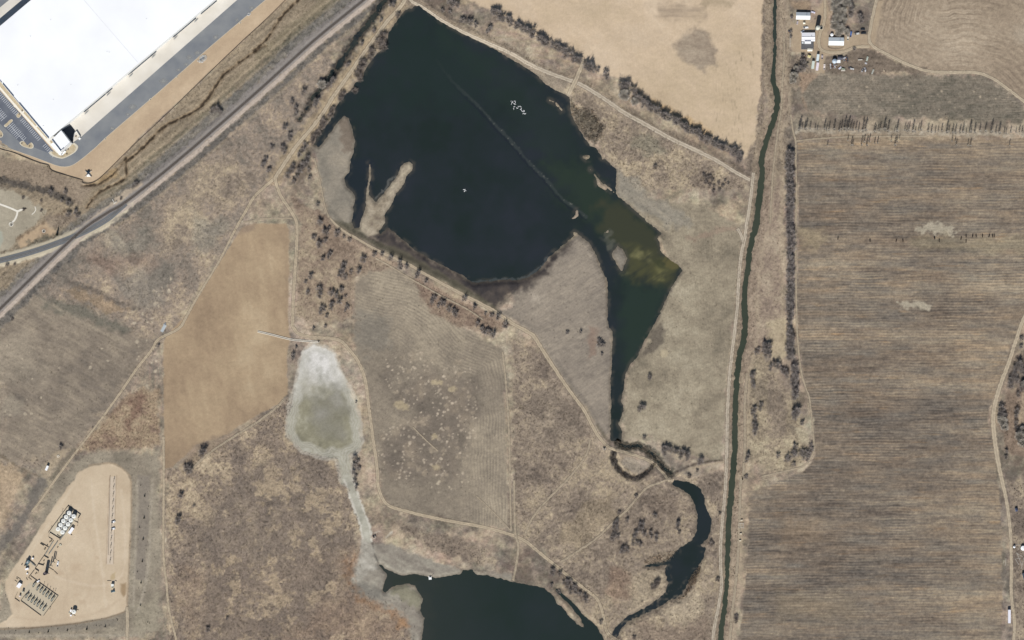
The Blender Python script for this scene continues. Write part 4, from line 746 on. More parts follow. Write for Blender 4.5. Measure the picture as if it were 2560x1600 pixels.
        c = mixw(c, .55 * np.clip(fbm(X, Y, 7, 2, 119), 0, 1) * sst(18, 3, -sd) * sst(1330, 1450, Y), (104, 98, 88))
    ob = grid_mesh(w['name'], w['sl'], w['lvl'], c / K, mask=sd < 4.0)
    ob.data.materials.append(WM)
    tag(ob, {'reservoir': 'large dark reservoir with a green shallow arm on its east side', 'canal': 'narrow green canal running down the right of the fields', 'south_pond': 'dark pond with a pale muddy west shore at the bottom edge', 'slough': 'curved dark slough winding through the grass beside the canal', 'stream': 'reedy stream below the reservoir outlet', 'drain_water': 'dark reedy drain between railway and reservoir road'}[w['name']], 'water', kind='structure')
# ------------------------------------------------------------------ roads and tracks: strips lying on the land
def road_mat(name, body, track, edge_noise=.5, core=.55, amt=1.0, tr_amt=.5):
    m = bpy.data.materials.new(name); m.use_nodes = True; nt = m.node_tree; p = nt.nodes['Principled BSDF']; L = nt.links.new
    p.inputs['Roughness'].default_value = .95; p.inputs['Specular IOR Level'].default_value = .05
    u = nt.nodes.new('ShaderNodeAttribute'); u.attribute_name = 'across'
    tc = nt.nodes.new('ShaderNodeTexCoord')
    def noise(sc, det=3):
        n = nt.nodes.new('ShaderNodeTexNoise'); n.inputs['Scale'].default_value = sc; n.inputs['Detail'].default_value = det; L(tc.outputs['Object'], n.inputs['Vector']); return n.outputs['Fac']
    def math_(op, a, b=None, c=None):
        n = nt.nodes.new('ShaderNodeMath'); n.operation = op
        for i, v in enumerate((a, b, c)):
            if v is None: continue
            if isinstance(v, (int, float)): n.inputs[i].default_value = v
            else: L(v, n.inputs[i])
        return n.outputs[0]
    ab = math_('ABSOLUTE', u.outputs['Fac'])
    # two wheel tracks near |u| = .45
    tr = math_('SUBTRACT', 1.0, math_('MULTIPLY', math_('ABSOLUTE', math_('SUBTRACT', ab, .42)), 4.0))
    tr = math_('MULTIPLY', math_('MAXIMUM', tr, 0.0), math_('MULTIPLY', noise(.12), 2 * tr_amt))
    mx = nt.nodes.new('ShaderNodeMix'); mx.data_type = 'RGBA'; mx.inputs[6].default_value = (*alb(*body), 1); mx.inputs[7].default_value = (*alb(*track), 1)
    L(tr, mx.inputs[0])
    g = math_('MULTIPLY_ADD', noise(.5, 5), .5, .75)
    vm = nt.nodes.new('ShaderNodeVectorMath'); vm.operation = 'SCALE'; L(mx.outputs[2], vm.inputs[0]); L(g, vm.inputs['Scale']); L(vm.outputs[0], p.inputs['Base Color'])
    e = math_('ADD', ab, math_('MULTIPLY', math_('SUBTRACT', noise(.28, 4), .5), edge_noise * 2))
    mr = nt.nodes.new('ShaderNodeMapRange'); mr.inputs['From Min'].default_value = 1.0; mr.inputs['From Max'].default_value = core; mr.inputs['To Max'].default_value = amt; L(e, mr.inputs['Value'])
    t = nt.nodes.new('ShaderNodeBsdfTransparent'); ms = nt.nodes.new('ShaderNodeMixShader'); out = nt.nodes['Material Output']
    L(mr.outputs[0], ms.inputs[0]); L(t.outputs[0], ms.inputs[1]); L(p.outputs[0], ms.inputs[2]); L(ms.outputs[0], out.inputs['Surface'])
    return m
RM_PALE = road_mat('packed_dirt', (171, 157, 136), (186, 171, 149), tr_amt=.9)
RM_TAN = road_mat('tan_dirt', (168, 153, 131), (184, 169, 147), tr_amt=.8)
RM_GREY = road_mat('gravel_dirt', (172, 159, 141), (198, 186, 168), tr_amt=.8)
RM_WORN = road_mat('worn_track', (160, 146, 126), (183, 169, 148), edge_noise=.6, core=.45, amt=.92, tr_amt=.9)
_nroad = [0]
def strip(P, width, cols=5, step=3.0, smooth=4, dz=None):
    q = np.asarray(curve(P, False, smooth) if smooth else P, float)
    s = np.concatenate([[0], np.cumsum(np.linalg.norm(np.diff(q, axis=0), axis=1))]); n = max(int(s[-1] / step), 2); t = np.linspace(0, s[-1], n)
    c = np.stack([np.interp(t, s, q[:, 0]), np.interp(t, s, q[:, 1])], 1)
    d = np.gradient(c, axis=0); d /= np.linalg.norm(d, axis=1)[:, None] + 1e-9; nrm = np.stack([-d[:, 1], d[:, 0]], 1)
    wd = np.interp(np.linspace(0, 1, n), np.linspace(0, 1, len(width)), width) if hasattr(width, '__len__') else np.full(n, width)
    if dz is None: _nroad[0] += 1; dz = .09 + .012 * _nroad[0]
    vs = []; us = []
    for i in range(n):
        for j in range(cols):
            u = -1 + 2 * j / (cols - 1); p = c[i] + nrm[i] * wd[i] * .5 * u
            vs.append(at(p[0], p[1], dz)); us.append(u)
    fs = [(i * cols + j, i * cols + j + 1, (i + 1) * cols + j + 1, (i + 1) * cols + j) for i in range(n - 1) for j in range(cols - 1)]
    return vs, fs, us
def road(name, label, P, width, m, smooth=4):
    width = [w * 1.14 for w in width] if hasattr(width, '__len__') else width * 1.14
    vs, fs, us = strip(P, width, smooth=smooth)
    me = bpy.data.meshes.new(name); me.from_pydata(vs, [], [f[::-1] for f in fs]); me.materials.append(m)
    a = me.attributes.new('across', 'FLOAT', 'POINT'); a.data.foreach_set('value', np.array(us, F))
    if sum(p.normal.z for p in me.polygons) < 0: me.flip_normals()
    return tag(link_mesh(name, me), label, 'road' if name == 'dirt_road' else 'path', kind='structure')
R = road
WR_TAIL = T(0, 1, [(2419, 330), (2330, 470), (2200, 700), (2080, 940), (1850, 1320), (1760, 1480)]) + T(0, 2, [(1690, 80), (1500, 180), (1430, 290), (1300, 450), (1100, 740), (900, 1010), (730, 1230), (520, 1512)]) + T(0, 3, [(380, 200), (300, 300)])
R('dirt_road', 'pale dirt road along the west bank of the reservoir', list(WROAD), 11, RM_PALE, 0)
R('dirt_road', 'thin dirt road slanting past the tan field down to the well pad', [tuple(WROAD[-1])] + WR_TAIL, [9, 9, 8, 7, 6, 6, 8, 8, 8, 8, 7, 6, 6, 7, 7, 6], RM_TAN)
MIDR = T(1, 1, [(180, 170), (200, 250), (240, 350), (300, 440), (370, 550), (388, 640), (380, 900), (365, 1100), (345, 1512)]) + T(1, 2, [(345, 50), (380, 110), (440, 145), (560, 165), (720, 175), (810, 205), (890, 290), (970, 400), (1030, 560), (1060, 780), (1100, 1080), (1145, 1400)]) + T(1, 3, [(1150, 30), (1170, 110), (1210, 200), (1280, 255), (1420, 295), (1600, 340), (1900, 400), (2150, 445), (2419, 520)]) + T(2, 3, [(130, 580), (250, 680), (400, 800), (560, 930), (700, 1040), (790, 1110), (840, 1200), (870, 1320), (890, 1420), (950, 1490), (1060, 1540), (1200, 1600)])
R('dirt_road', 'dirt road winding from the dam past the white basin to the south pond', MIDR, 9.5, RM_TAN)
R('dirt_road', 'dirt road on the dam along the south shore of the reservoir', list(SDAM[:-9]), [6, 7, 8, 8, 9, 10, 11, 12, 11, 10, 10, 9, 9, 8], RM_TAN, 0)
R('dirt_road', 'wide pale dirt road along the north-east shore of the reservoir', list(NEDAM), [9, 10, 11, 12, 12, 13, 13, 12, 10], RM_GREY, 0)
R('dirt_road', 'short pale dirt ramp crossing the north-east shore road', T(2, 0, [(675, 560), (650, 640), (610, 740), (565, 830), (540, 890)]), [10, 11, 12, 13, 11], RM_PALE)
CANR = T(2, 1, [(2280, 120), (2250, 400), (2215, 620), (2195, 760), (2165, 900), (2145, 1100), (2128, 1400)]) + T(2, 2, [(2115, 0), (2080, 300), (2050, 600), (2035, 900), (2030, 1200), (2020, 1512)]) + T(2, 3, [(2005, 200), (1985, 420), (1970, 620), (1972, 850), (1980, 1000), (1950, 1200), (1910, 1400), (1890, 1620)])
R('dirt_road', 'pale two-track dirt road on the west bank of the canal', CANR, 10, RM_GREY)
R('path', 'faint spur track slanting off the canal road', T(2, 1, [(2130, 650), (2160, 700), (2190, 780)]), 9, RM_GREY)
R('path', 'worn track on the east bank of the canal, upper half', T(3, 0, [(150, 300), (152, 550), (135, 800), (128, 1000), (95, 1220), (60, 1512)]) + T(3, 1, [(40, 200), (20, 600)]), 6, RM_WORN)
R('path', 'worn track on the east bank of the canal, lower half', T(2, 2, [(2220, 500), (2200, 800), (2200, 1200), (2180, 1512)]) + T(2, 3, [(2160, 0), (2140, 600), (2110, 1000), (2080, 1250), (2050, 1600)]), 8, RM_WORN)
R('dirt_road', 'tan farm lane curving past the ploughed field to the right edge', LANE, 9, RM_PALE)
R('path', 'yard lane looping round the grey roofed house', T(3, 0, [(535, -60), (540, 120), (525, 230), (490, 320), (480, 420), (520, 480), (640, 500), (740, 480), (830, 445), (960, 440)]), 9, RM_TAN)
R('dirt_road', 'dirt road along the east side of the striped field', T(3, 2, [(2480, -120), (2410, 0), (2335, 220), (2270, 420), (2200, 600), (2140, 820), (2130, 1000), (2160, 1250), (2210, 1512)]) + T(3, 3, [(2255, 200), (2290, 500), (2300, 800), (2300, 1100), (2330, 1350), (2310, 1640)]), [11, 11, 12, 13, 14, 14, 12, 10, 9, 9, 9, 9, 8], RM_PALE)
R('path', 'straight worn track between the hedge and the striped field', T(3, 0, [(215, 1080), (235, 1230), (262, 1340), (262, 1512)]) + T(3, 1, [(268, 300), (262, 900), (272, 1512)]) + T(3, 2, [(282, 200), (310, 470), (360, 650), (395, 760), (432, 1150), (420, 1270), (330, 1380), (150, 1430), (-60, 1480)]), 5.5, RM_WORN)
R('path', 'worn track south of the row of poplars', T(3, 0, [(262, 1335), (420, 1315), (800, 1292), (1500, 1288)]), 5, RM_WORN)
R('path', 'short track along the top of the tan field', T(0, 1, [(2300, 590), (2419, 565)]) + T(1, 1, [(0, 558), (200, 548), (340, 552)]), 5, RM_WORN)
R('path', 'faint track slanting through the grass below the dam', T(2, 2, [(740, 1130), (715, 1240), (640, 1370), (520, 1512)]) + T(2, 3, [(420, 100), (250, 280), (160, 420), (125, 510)]), 6.5, RM_WORN)
R('path', 'track from the outlet down towards the south pond road', T(2, 2, [(1500, 1490)]) + T(2, 3, [(1400, 25), (1280, 70), (1180, 170), (1080, 290), (980, 380), (800, 550), (640, 660), (460, 775)]), 7, RM_WORN)
R('path', 'two-track lane outside the fence of the well pad', T(0, 2, [(1545, 1100), (1548, 1512)]) + T(0, 3, [(1545, 300), (1545, 700), (1575, 1000), (1590, 1180), (1625, 1350), (1680, 1560)]), 7, RM_TAN)
R('path', 'two-track lane along the lower edge of the tan field', T(0, 2, [(1800, 1420), (1950, 1280), (2150, 1140), (2419, 975)]) + T(1, 2, [(60, 930), (190, 830), (260, 760)]), 7, RM_WORN)
R('path', 'edge strip of turned soil along the mown meadow', T(1, 2, [(2330, 300), (2370, 700), (2395, 1200), (2400, 1512)]) + T(1, 3, [(2405, 250), (2410, 480)]), 6, RM_WORN)
R('path', 'faint strip running south from the road junction to the pond', T(2, 3, [(20, 0), (30, 480), (60, 620), (40, 800), (10, 950)]), 7, RM_WORN)
R('path', 'straight faint line cut across the meadow corner', T(1, 3, [(2080, 150), (2250, 310), (2400, 470)]), 3.5, RM_WORN)
R('path', 'old straight ruts in the middle of the spotted meadow', T(1, 2, [(1480, 1010), (1600, 1130), (1720, 1240)]), 4, RM_WORN)
R('path', 'track around the bush land east of the tan field', T(1, 1, [(550, -20), (580, 100), (620, 280), (650, 430), (690, 540)]), 5, RM_WORN)
R('dirt_road', 'dirt haul road leaving the well pad to the south', T(0, 3, [(1200, 1200), (1205, 1320), (1200, 1540)]), 9, RM_PALE)
R('path', 'tan lane along the foot of the dam trees', T(1, 1, [(1130, 930), (1280, 1010), (1440, 1110), (1600, 1200), (1780, 1300), (1980, 1400), (2150, 1512)]), 4.5, RM_WORN)

# ------------------------------------------------------------------ railway
def box_strip(P, width, z0, z1, name, m, parent=None, smooth=0):
    vs, fs, _ = strip(P, width, 2, 6.0, smooth, 0); n = len(vs) // 2
    V = [(x, y, z + z1) for x, y, z in vs] + [(x, y, z + z0) for x, y, z in vs]
    k = 2 * n; f = list(fs) + [(i * 2, (i + 1) * 2, k + (i + 1) * 2, k + i * 2) for i in range(n - 1)] + [(i * 2 + 1, k + i * 2 + 1, k + (i + 1) * 2 + 1, (i + 1) * 2 + 1) for i in range(n - 1)]
    return MB().add(V, f).build(name, m, parent)
M_BALL = mat('track_ballast', (132, 126, 121), .95, .22, 1.5); M_BALL2 = mat('siding_ballast', (112, 114, 116), .95, .18, 1.5)
M_SLEEP = mat('timber_sleeper', (78, 69, 62), .9, .25, .5); M_SLEEP2 = mat('concrete_sleeper', (134, 134, 133), .9, .15, .5); M_RAIL = mat('rail_steel', (104, 92, 84), .5, .1, 1, metal=.4)
def railway(P, name, label, sleeper, ball, bw, bl, pitch):
    bed = box_strip(P, bw, .02, .3, 'railway_bed', ball); tag(bed, bl, 'track bed', kind='structure')
    x0, y0 = W(*P[len(P) // 2]); root = thing(name, label, 'railway track', (0, 0, 0))
    q = np.array([W(*p) for p in P]); s = np.concatenate([[0], np.cumsum(np.linalg.norm(np.diff(q, axis=0), axis=1))])
    mb = MB(); d = 0.0
    while d < s[-1]:
        x = np.interp(d, s, q[:, 0]); y = np.interp(d, s, q[:, 1]); k = min(int(np.searchsorted(s, d)), len(s) - 1); k = max(k, 1)
        an = math.atan2(q[k, 1] - q[k - 1, 1], q[k, 0] - q[k - 1, 0]); z = h_at(x / S + 1280, 800 - y / S)
        mb.box((x, y, z + .36), (.26, 2.6, .16), an); d += pitch
    o = mb.build('sleeper', sleeper, root); o['kind'] = 'stuff'
    for sg in (-1, 1): box_strip(off(P, sg * .75 / S), .16 / S, .42, .6, 'rail', M_RAIL, root)
    return root
railway(RAIL, 'railway_track', 'single railway track running diagonally across the upper left', M_SLEEP, M_BALL, 9.5, 'grey gravel bed under the main railway track', .55)
railway(SIDING, 'railway_track', 'newer curved railway siding joining the main track from the left edge', M_SLEEP2, M_BALL2, 14, 'dark grey gravel bed under the curved siding', .62)
MR = box_strip(off(RAIL, 13), 7.5, .02, .12, 'service_road', mat('service_gravel', (178, 164, 151), .95, .14, .35)); tag(MR, 'pinkish gravel service road beside the main railway', 'road', kind='structure')

# ------------------------------------------------------------------ paved warehouse yard (sheets stepped 2 cm apart)
A0 = lambda pts: [W(*p) for p in T(0, 0, pts)]
ZP = lambda pts: [W(*p) for p in Z(0, 270, 10.08, pts)]
def sheet(name, poly, z, m, label, cat='pavement'):
    o = MB().prism(poly, z - .12, z).build(name, m); return tag(o, label, cat, kind='structure')
M_ASPH = mat('asphalt', (114, 118, 124), .9, .10, .06, rgb2=(136, 138, 139)); M_ASPHD = mat('asphalt_parking', (92, 97, 108), .9, .08, .1, rgb2=(108, 112, 120)); M_CONC = mat('concrete', (208, 201, 189), .9, .05, .05, rgb2=(222, 216, 206)); M_WALK = mat('sidewalk_concrete', (222, 216, 203), .9, .04, .3)
M_KERB = mat('kerb_concrete', (204, 196, 178), .9, .05, .4); M_BED = mat('planting_bed', (172, 156, 128), .95, .2, .35, rgb2=(190, 176, 150)); M_PAINT = mat('road_paint', (222, 224, 228), .8, .1, 1.0)
ASPH = Z(0, 270, 10.08, [(-600, 700), (0, 940), (400, 1080), (800, 1220), (1250, 1390), (1400, 1445), (1520, 1475), (1640, 1484), (1760, 1466), (1860, 1425), (1980, 1345), (2120, 1240), (2419, 985)]) + T(0, 0, [(1000, 1300), (1500, 870), (2000, 430), (2419, 75), (2900, -330), (2600, -330), (2240, 0), (770, 1290), (700, 1340), (560, 1420)]) + Z(0, 270, 10.08, [(1440, 1190), (390, 0), (-600, -1120)])
sheet('asphalt_lane', [W(*p) for p in ASPH], .04, M_ASPH, 'grey asphalt lane and lot wrapping round the warehouse corner', 'asphalt')
M_EDGE = mat('kerb_edge', (200, 190, 170), .9, .05, .4)
box_strip(Z(0, 270, 10.08, [(-600, 695), (0, 936), (400, 1076), (800, 1216), (1250, 1388), (1400, 1444), (1520, 1475), (1640, 1484), (1760, 1466), (1860, 1425), (1980, 1345), (2120, 1240), (2419, 985)]) + T(0, 0, [(1000, 1300), (1500, 870), (2000, 430), (2419, 75), (2900, -330)]), 1.0, 0, .16, 'kerb', M_EDGE); tag(bpy.data.objects['kerb'], 'pale concrete kerb along the outer edge of the asphalt', 'kerb', kind='structure')
sheet('concrete_apron', A0([(480, 1320), (2050, 0), (2600, -460), (2850, -380), (2240, 0), (770, 1290), (690, 1345), (640, 1420), (560, 1400)]), .07, M_CONC, 'pale concrete loading apron along the warehouse', 'concrete')
sheet('concrete_apron', A0([(-400, 400), (0, 70), (110, -20), (500, -340), (700, -300), (360, -20), (0, 290), (-400, 650)]), .07, M_CONC, 'pale concrete apron on the far side of the warehouse, top left', 'concrete')
sheet('asphalt_lane', A0([(-400, 160), (-100, 160), (0, 70), (110, -20), (300, -180), (300, -400), (-400, -400)]), .04, M_ASPH, 'grey asphalt in the top left corner', 'asphalt')
sheet('corner_shade_sheet', ZP([(1560, 555), (1785, 425), (1893, 560), (1868, 640), (1838, 900), (1780, 900)]), .1, mat('corner_shade', (84, 88, 94), .9, .08, .2), 'dark sheet painted as shade in the corner between warehouse and block', 'asphalt')  # dark sheet added over the apron to deepen the corner block's shadow
# cracks and pale washes on the asphalt
M_WASH = road_mat('asphalt_wash', (164, 164, 160), (172, 170, 166), edge_noise=.9, core=.1, amt=.7)
for i, (x, y, r) in enumerate(((1545, 770, 44), (1790, 545, 34), (1870, 500, 36), (1690, 660, 26), (1250, 1010, 40), (1060, 1215, 26), (1760, 610, 26), (2240, 190, 26), (2380, 75, 30), (1210, 1080, 24), (2040, 350, 34))):
    cx, cy = T(0, 0, [(x, y)])[0]; r /= 3.78; vs = [(*W(cx, cy), .075)]; us = [0]
    for k in range(22):
        a = k / 22 * 6.2832; vs.append((*W(cx + r * 1.2 * math.cos(a), cy + r * .8 * math.sin(a)), .075 + .003 * i)); us.append(1)
    me = bpy.data.meshes.new('dust_patch'); me.from_pydata(vs, [], [(0, 1 + (k + 1) % 22, 1 + k) for k in range(22)]); me.materials.append(M_WASH)
    a_ = me.attributes.new('across', 'FLOAT', 'POINT'); a_.data.foreach_set('value', np.array(us, F)); tag(link_mesh('dust_patch', me), 'pale dusty stain on the asphalt', 'stain', kind='structure')
sheet('parking_lot', ZP([(0, -400), (390, 0), (1440, 1190), (1240, 1140), (500, 860), (-300, 120), (-300, -400)]), .06, M_ASPHD, 'darker asphalt of the parking rows', 'asphalt')
sheet('sidewalk', ZP([(-500, -1050), (340, -70), (1480, 1195), (1560, 1190), (1520, 1150), (1300, 900), (395, -85), (-440, -1050)]), .19, M_WALK, 'pale concrete sidewalk beside the warehouse', 'sidewalk')
sheet('planting_strip', ZP([(-440, -1050), (395, -85), (1300, 900), (1345, 880), (1250, 780), (780, 220), (600, 0), (-300, -1080)]), .14, M_BED, 'tan planting strip between sidewalk and warehouse', 'planting bed')
for i, q in enumerate(([(330, -60), (400, -90), (430, -50), (370, -15)], [(530, 130), (590, 60), (620, 95), (560, 165)], [(880, 470), (930, 430), (955, 460), (905, 505)], [(1150, 790), (1230, 740), (1290, 800), (1240, 860)], [(1310, 900), (1370, 890), (1580, 1130), (1570, 1190), (1480, 1190)])):
    sheet('paved_step', ZP(q), .23 + .004 * i, M_WALK, 'pale paved step from sidewalk to warehouse door', 'paving')
def island(name, pts, label, smooth=3):
    q = [W(*p) for p in curve(Z(0, 270, 10.08, pts), True, smooth)]; root = thing(name, label, 'kerb island')
    MB().prism(q, .0, .2).build('kerb', M_KERB, root); c = np.mean(q, 0); k = [(c[0] + (x - c[0]) * .84, c[1] + (y - c[1]) * .84) for x, y in q]; MB().prism(k, .1, .23).build('planting_bed', M_BED, root); return root
island('kerb_island', [(100, 440), (150, 485), (225, 420), (320, 330), (300, 285), (235, 310), (180, 370)], 'long oval kerb island between the parking rows')
island('kerb_island', [(490, 880), (560, 830), (610, 850), (690, 940), (740, 900), (790, 870), (840, 920), (845, 990), (790, 1025), (700, 1010), (560, 960)], 'teardrop kerb island at the end of the double parking row')
island('kerb_island', [(410, 190), (470, 120), (530, 170), (500, 230), (450, 248)], 'small kerb island in the single parking row')
island('kerb_island', [(-120, 500), (0, 550), (75, 640), (70, 710), (20, 745), (-120, 720)], 'rounded kerb island at the left edge of the lot')
island('kerb_island', [(0, 60), (50, 30), (95, 75), (60, 130), (10, 120)], 'upper kerb island in the single parking row') if False else None
island('kerb_island', [(1235, 1140), (1300, 1090), (1480, 1190), (1560, 1195), (1640, 1110), (1830, 900), (1880, 880), (1960, 950), (1965, 1010), (1900, 1110), (1740, 1210), (1600, 1270), (1500, 1270), (1350, 1225)], 'large curved planting island round the warehouse corner', 2)
# painted stalls
pb = MB(); e1 = np.array([(1440 - 390), 1190.0]); e1 /= np.linalg.norm(e1); en = np.array([-e1[1], e1[0]])
def bar(p, q, w=.3):
    a, b = (np.array(W(*Z(0, 270, 10.08, [tuple(k)])[0])) for k in (p, q)); d = b - a; L_ = np.linalg.norm(d); pb.box(((a[0] + b[0]) / 2, (a[1] + b[1]) / 2, .1), (L_, w, .02), math.atan2(d[1], d[0]))
for k in range(-14, 31):
    p = np.array([395, 30.]) + e1 * 50.5 * k
    if 2.2 < k < 6 or 19.4 < k < 22.5: continue
    bar(p + en * 8, p + en * 112)
base = np.array([0, 150.])
for k in range(-10, 19):
    p = base + e1 * 49 * k
    if 3.5 < k < 6.2: continue
    bar(p - en * 105, p + en * 105) if k < 16 else bar(p - en * 105, p)
bar(base - e1 * 500, base + e1 * 49 * 3.3); bar(base + e1 * 49 * 6.3, base + e1 * 49 * 19)
pm = pb.build('parking_markings', M_PAINT); tag(pm, 'white painted parking stall lines', 'road marking', kind='structure')
# ------------------------------------------------------------------ trees and shrubs
M_TWIG = mat('bare_twigs', (160, 151, 145), .95, .25, .7); M_TWIGP = mat('pale_twigs', (196, 188, 176), .95, .2, .5); M_TWIGB = mat('brown_twigs', (148, 137, 129), .95, .25, .6)
M_NEEDLE = mat('dark_needles', (58, 60, 48), .95, .3, 1.2); M_BARK = mat('grey_bark', (112, 102, 94), .95, .2, 2.0); M_BARKP = mat('pale_bark', (184, 176, 164), .95, .15, 1.5)
def quads(rs, base, tip, w0, w1):
    """thin flat twigs from base to tip, with random roll"""
    d = tip - base; d /= np.linalg.norm(d, axis=1)[:, None] + 1e-9
    r = rs.normal(size=base.shape); s = np.cross(d, r); s /= np.linalg.norm(s, axis=1)[:, None] + 1e-9
    w0 = np.broadcast_to(np.asarray(w0, float), (len(base),))[:, None]; w1 = np.broadcast_to(np.asarray(w1, float), (len(base),))[:, None]
    V = np.stack([base - s * w0 / 2, base + s * w0 / 2, tip + s * w1 / 2, tip - s * w1 / 2], 1).reshape(-1, 3)
    return V, np.arange(len(V)).reshape(-1, 4)
def twig_mesh(name, V, Q, m):
    me = bpy.data.meshes.new(name); me.vertices.add(len(V)); me.vertices.foreach_set('co', V.astype(F).reshape(-1))
    me.loops.add(Q.size); me.loops.foreach_set('vertex_index', Q.astype(np.int32).reshape(-1)); me.polygons.add(len(Q))
    me.polygons.foreach_set('loop_start', np.arange(0, Q.size, 4, dtype=np.int32)); me.polygons.foreach_set('loop_total', np.full(len(Q), 4, np.int32))
    me.update(calc_edges=True); me.materials.append(m); return me
def proto_round(seed, tm, bm_, n=560, hgt=.85, stems=4, w=.12, low=.12, spread=1.0):
    """unit bare tree, crown 1 m across; several leaning stems, limbs and a loose cloud of twigs"""
    rs = np.random.RandomState(seed); tr = MB(); limbs = []
    for i in range(stems):
        a = 6.283 * i / stems + rs.uniform(-.6, .6); r = rs.uniform(.04, .12) * spread
        p1 = Vector((math.cos(a) * r, math.sin(a) * r, hgt * rs.uniform(.28, .42))); tr.tube((math.cos(a) * .02, math.sin(a) * .02, -.05), p1, .028, .018, 6, False)
        for j in range(5):
            b = a + rs.uniform(-1.3, 1.3); q = p1 + Vector((math.cos(b) * rs.uniform(.12, .34), math.sin(b) * rs.uniform(.12, .34), hgt * rs.uniform(.1, .42)))
            tr.tube(p1, q, .014, .006, 5, False); limbs.append((np.array(p1), np.array(q)))
    L = np.array([l[0] for l in limbs]); M_ = np.array([l[1] for l in limbs]); lob = M_ + rs.normal(size=M_.shape) * .03
    k = rs.randint(0, len(L), n); t = rs.uniform(.2, 1.05, (n, 1)); base = L[k] * (1 - t) + lob[k] * t + rs.normal(size=(n, 3)) * [.075, .075, .06]
    out = base - np.array([0, 0, hgt * .25]); out /= np.linalg.norm(out, axis=1)[:, None] + 1e-9
    d = out * .8 + rs.normal(size=(n, 3)) * .45 + np.array([0, 0, .3]); d /= np.linalg.norm(d, axis=1)[:, None]
    tip = base + d * rs.uniform(.08, .27, (n, 1))
    tip[:, 2] = np.clip(tip[:, 2], low * hgt, hgt * 1.05); rad = np.linalg.norm(tip[:, :2], axis=1); f = np.minimum(1, .55 / (rad + 1e-6)); tip[:, :2] *= f[:, None]
    V, Q = quads(rs, base, tip, w * rs.uniform(.12, .26, n), w * .08)
    return tr.mesh('trunk', bm_), twig_mesh('crown', V, Q, tm)
def proto_pole(seed, tm, bm_, n=330):
    """unit Lombardy poplar, 1 m tall, steep branches"""
    rs = np.random.RandomState(seed); tr = MB(); tr.tube((0, 0, -.02), (rs.uniform(-.01, .01), rs.uniform(-.01, .01), .96), .016, .003, 6, False)
    z = rs.uniform(.05, .96, n) ** 1.0; env = .17 * np.sin(np.clip(z * 1.02, 0, 1) * math.pi) ** .55 + .006; a = rs.uniform(0, 6.283, n); r = env * rs.uniform(.1, 1, n)
    base = np.stack([np.cos(a) * r * .5, np.sin(a) * r * .5, z - .03], 1); tip = np.stack([np.cos(a) * r, np.sin(a) * r, z + rs.uniform(.03, .1, n)], 1)
    V, Q = quads(rs, base, tip, rs.uniform(.005, .013, n), .004)
    return tr.mesh('trunk', bm_), twig_mesh('crown', V, Q, tm)
def proto_conifer(seed, tm, bm_, n=420, slim=.32):
    rs = np.random.RandomState(seed); tr = MB(); tr.tube((0, 0, -.03), (0, 0, .9), .03, .005, 6, False)
    z = rs.uniform(.04, 1, n); a = rs.uniform(0, 6.283, n); r = slim * (1 - z) ** .8 * rs.uniform(.4, 1.1, n) + .01
    base = np.stack([np.cos(a) * r * .25, np.sin(a) * r * .25, z], 1); tip = np.stack([np.cos(a) * r, np.sin(a) * r, z - .04 + rs.uniform(-.03, .04, n)], 1)
    V, Q = quads(rs, base, tip, .07, .03)
    return tr.mesh('trunk', bm_), twig_mesh('crown', V, Q, tm)
PR = {'bare': [proto_round(100 + i, M_TWIG, M_BARK, 460, w=.11, stems=3 + i % 3) for i in range(7)], 'hedge': [proto_round(200 + i, M_TWIG, M_BARK, 430, hgt=.95, w=.12, stems=3, low=.05) for i in range(6)],
      'brown': [proto_round(300 + i, M_TWIGB, M_BARK, 420, hgt=.7, w=.12, stems=5) for i in range(4)], 'pale': [proto_round(400 + i, M_TWIGP, M_BARKP, 1500, hgt=.7, w=.115, stems=5, spread=1.3) for i in range(5)],
      'poplar': [proto_pole(500 + i, M_TWIGP, M_BARK) for i in range(6)], 'conifer': [proto_conifer(600 + i, M_NEEDLE, M_BARK) for i in range(4)], 'cedar': [proto_conifer(700, M_NEEDLE, M_BARK, 700, .16)]}
_tr = random.Random(5)
NAMES = {'bare': ('bare_tree', 'tree'), 'hedge': ('hedgerow_tree', 'tree'), 'brown': ('bare_shrub', 'shrub'), 'pale': ('cottonwood_tree', 'tree'), 'poplar': ('poplar_tree', 'tree'), 'conifer': ('young_conifer', 'conifer'), 'cedar': ('dark_cedar', 'tree')}
ONES = 'first second third fourth fifth sixth seventh eighth ninth tenth eleventh twelfth thirteenth fourteenth fifteenth sixteenth seventeenth eighteenth nineteenth'.split()
TENS = {2: 'twent', 3: 'thirt', 4: 'fort', 5: 'fift', 6: 'sixt', 7: 'sevent', 8: 'eight', 9: 'ninet'}
def nth(n):
    if n < 20: return ONES[n - 1]
    t, o = divmod(n, 10)
    return TENS[t] + 'ieth' if o == 0 else TENS[t] + 'y-' + ONES[o - 1]
def plant(kind, px, py, dia, label, group=None, tall=1.0):
    """dia: crown width in metres (poplars and conifers: height)"""
    nm, cat = NAMES[kind]; tm, cm = _tr.choice(PR[kind])
    o = thing(nm, label, cat, at(px, py, -.02), _tr.uniform(0, 6.28), group, (dia, dia, dia * tall))
    link_mesh('trunk', tm, o); link_mesh('crown', cm, o); return o
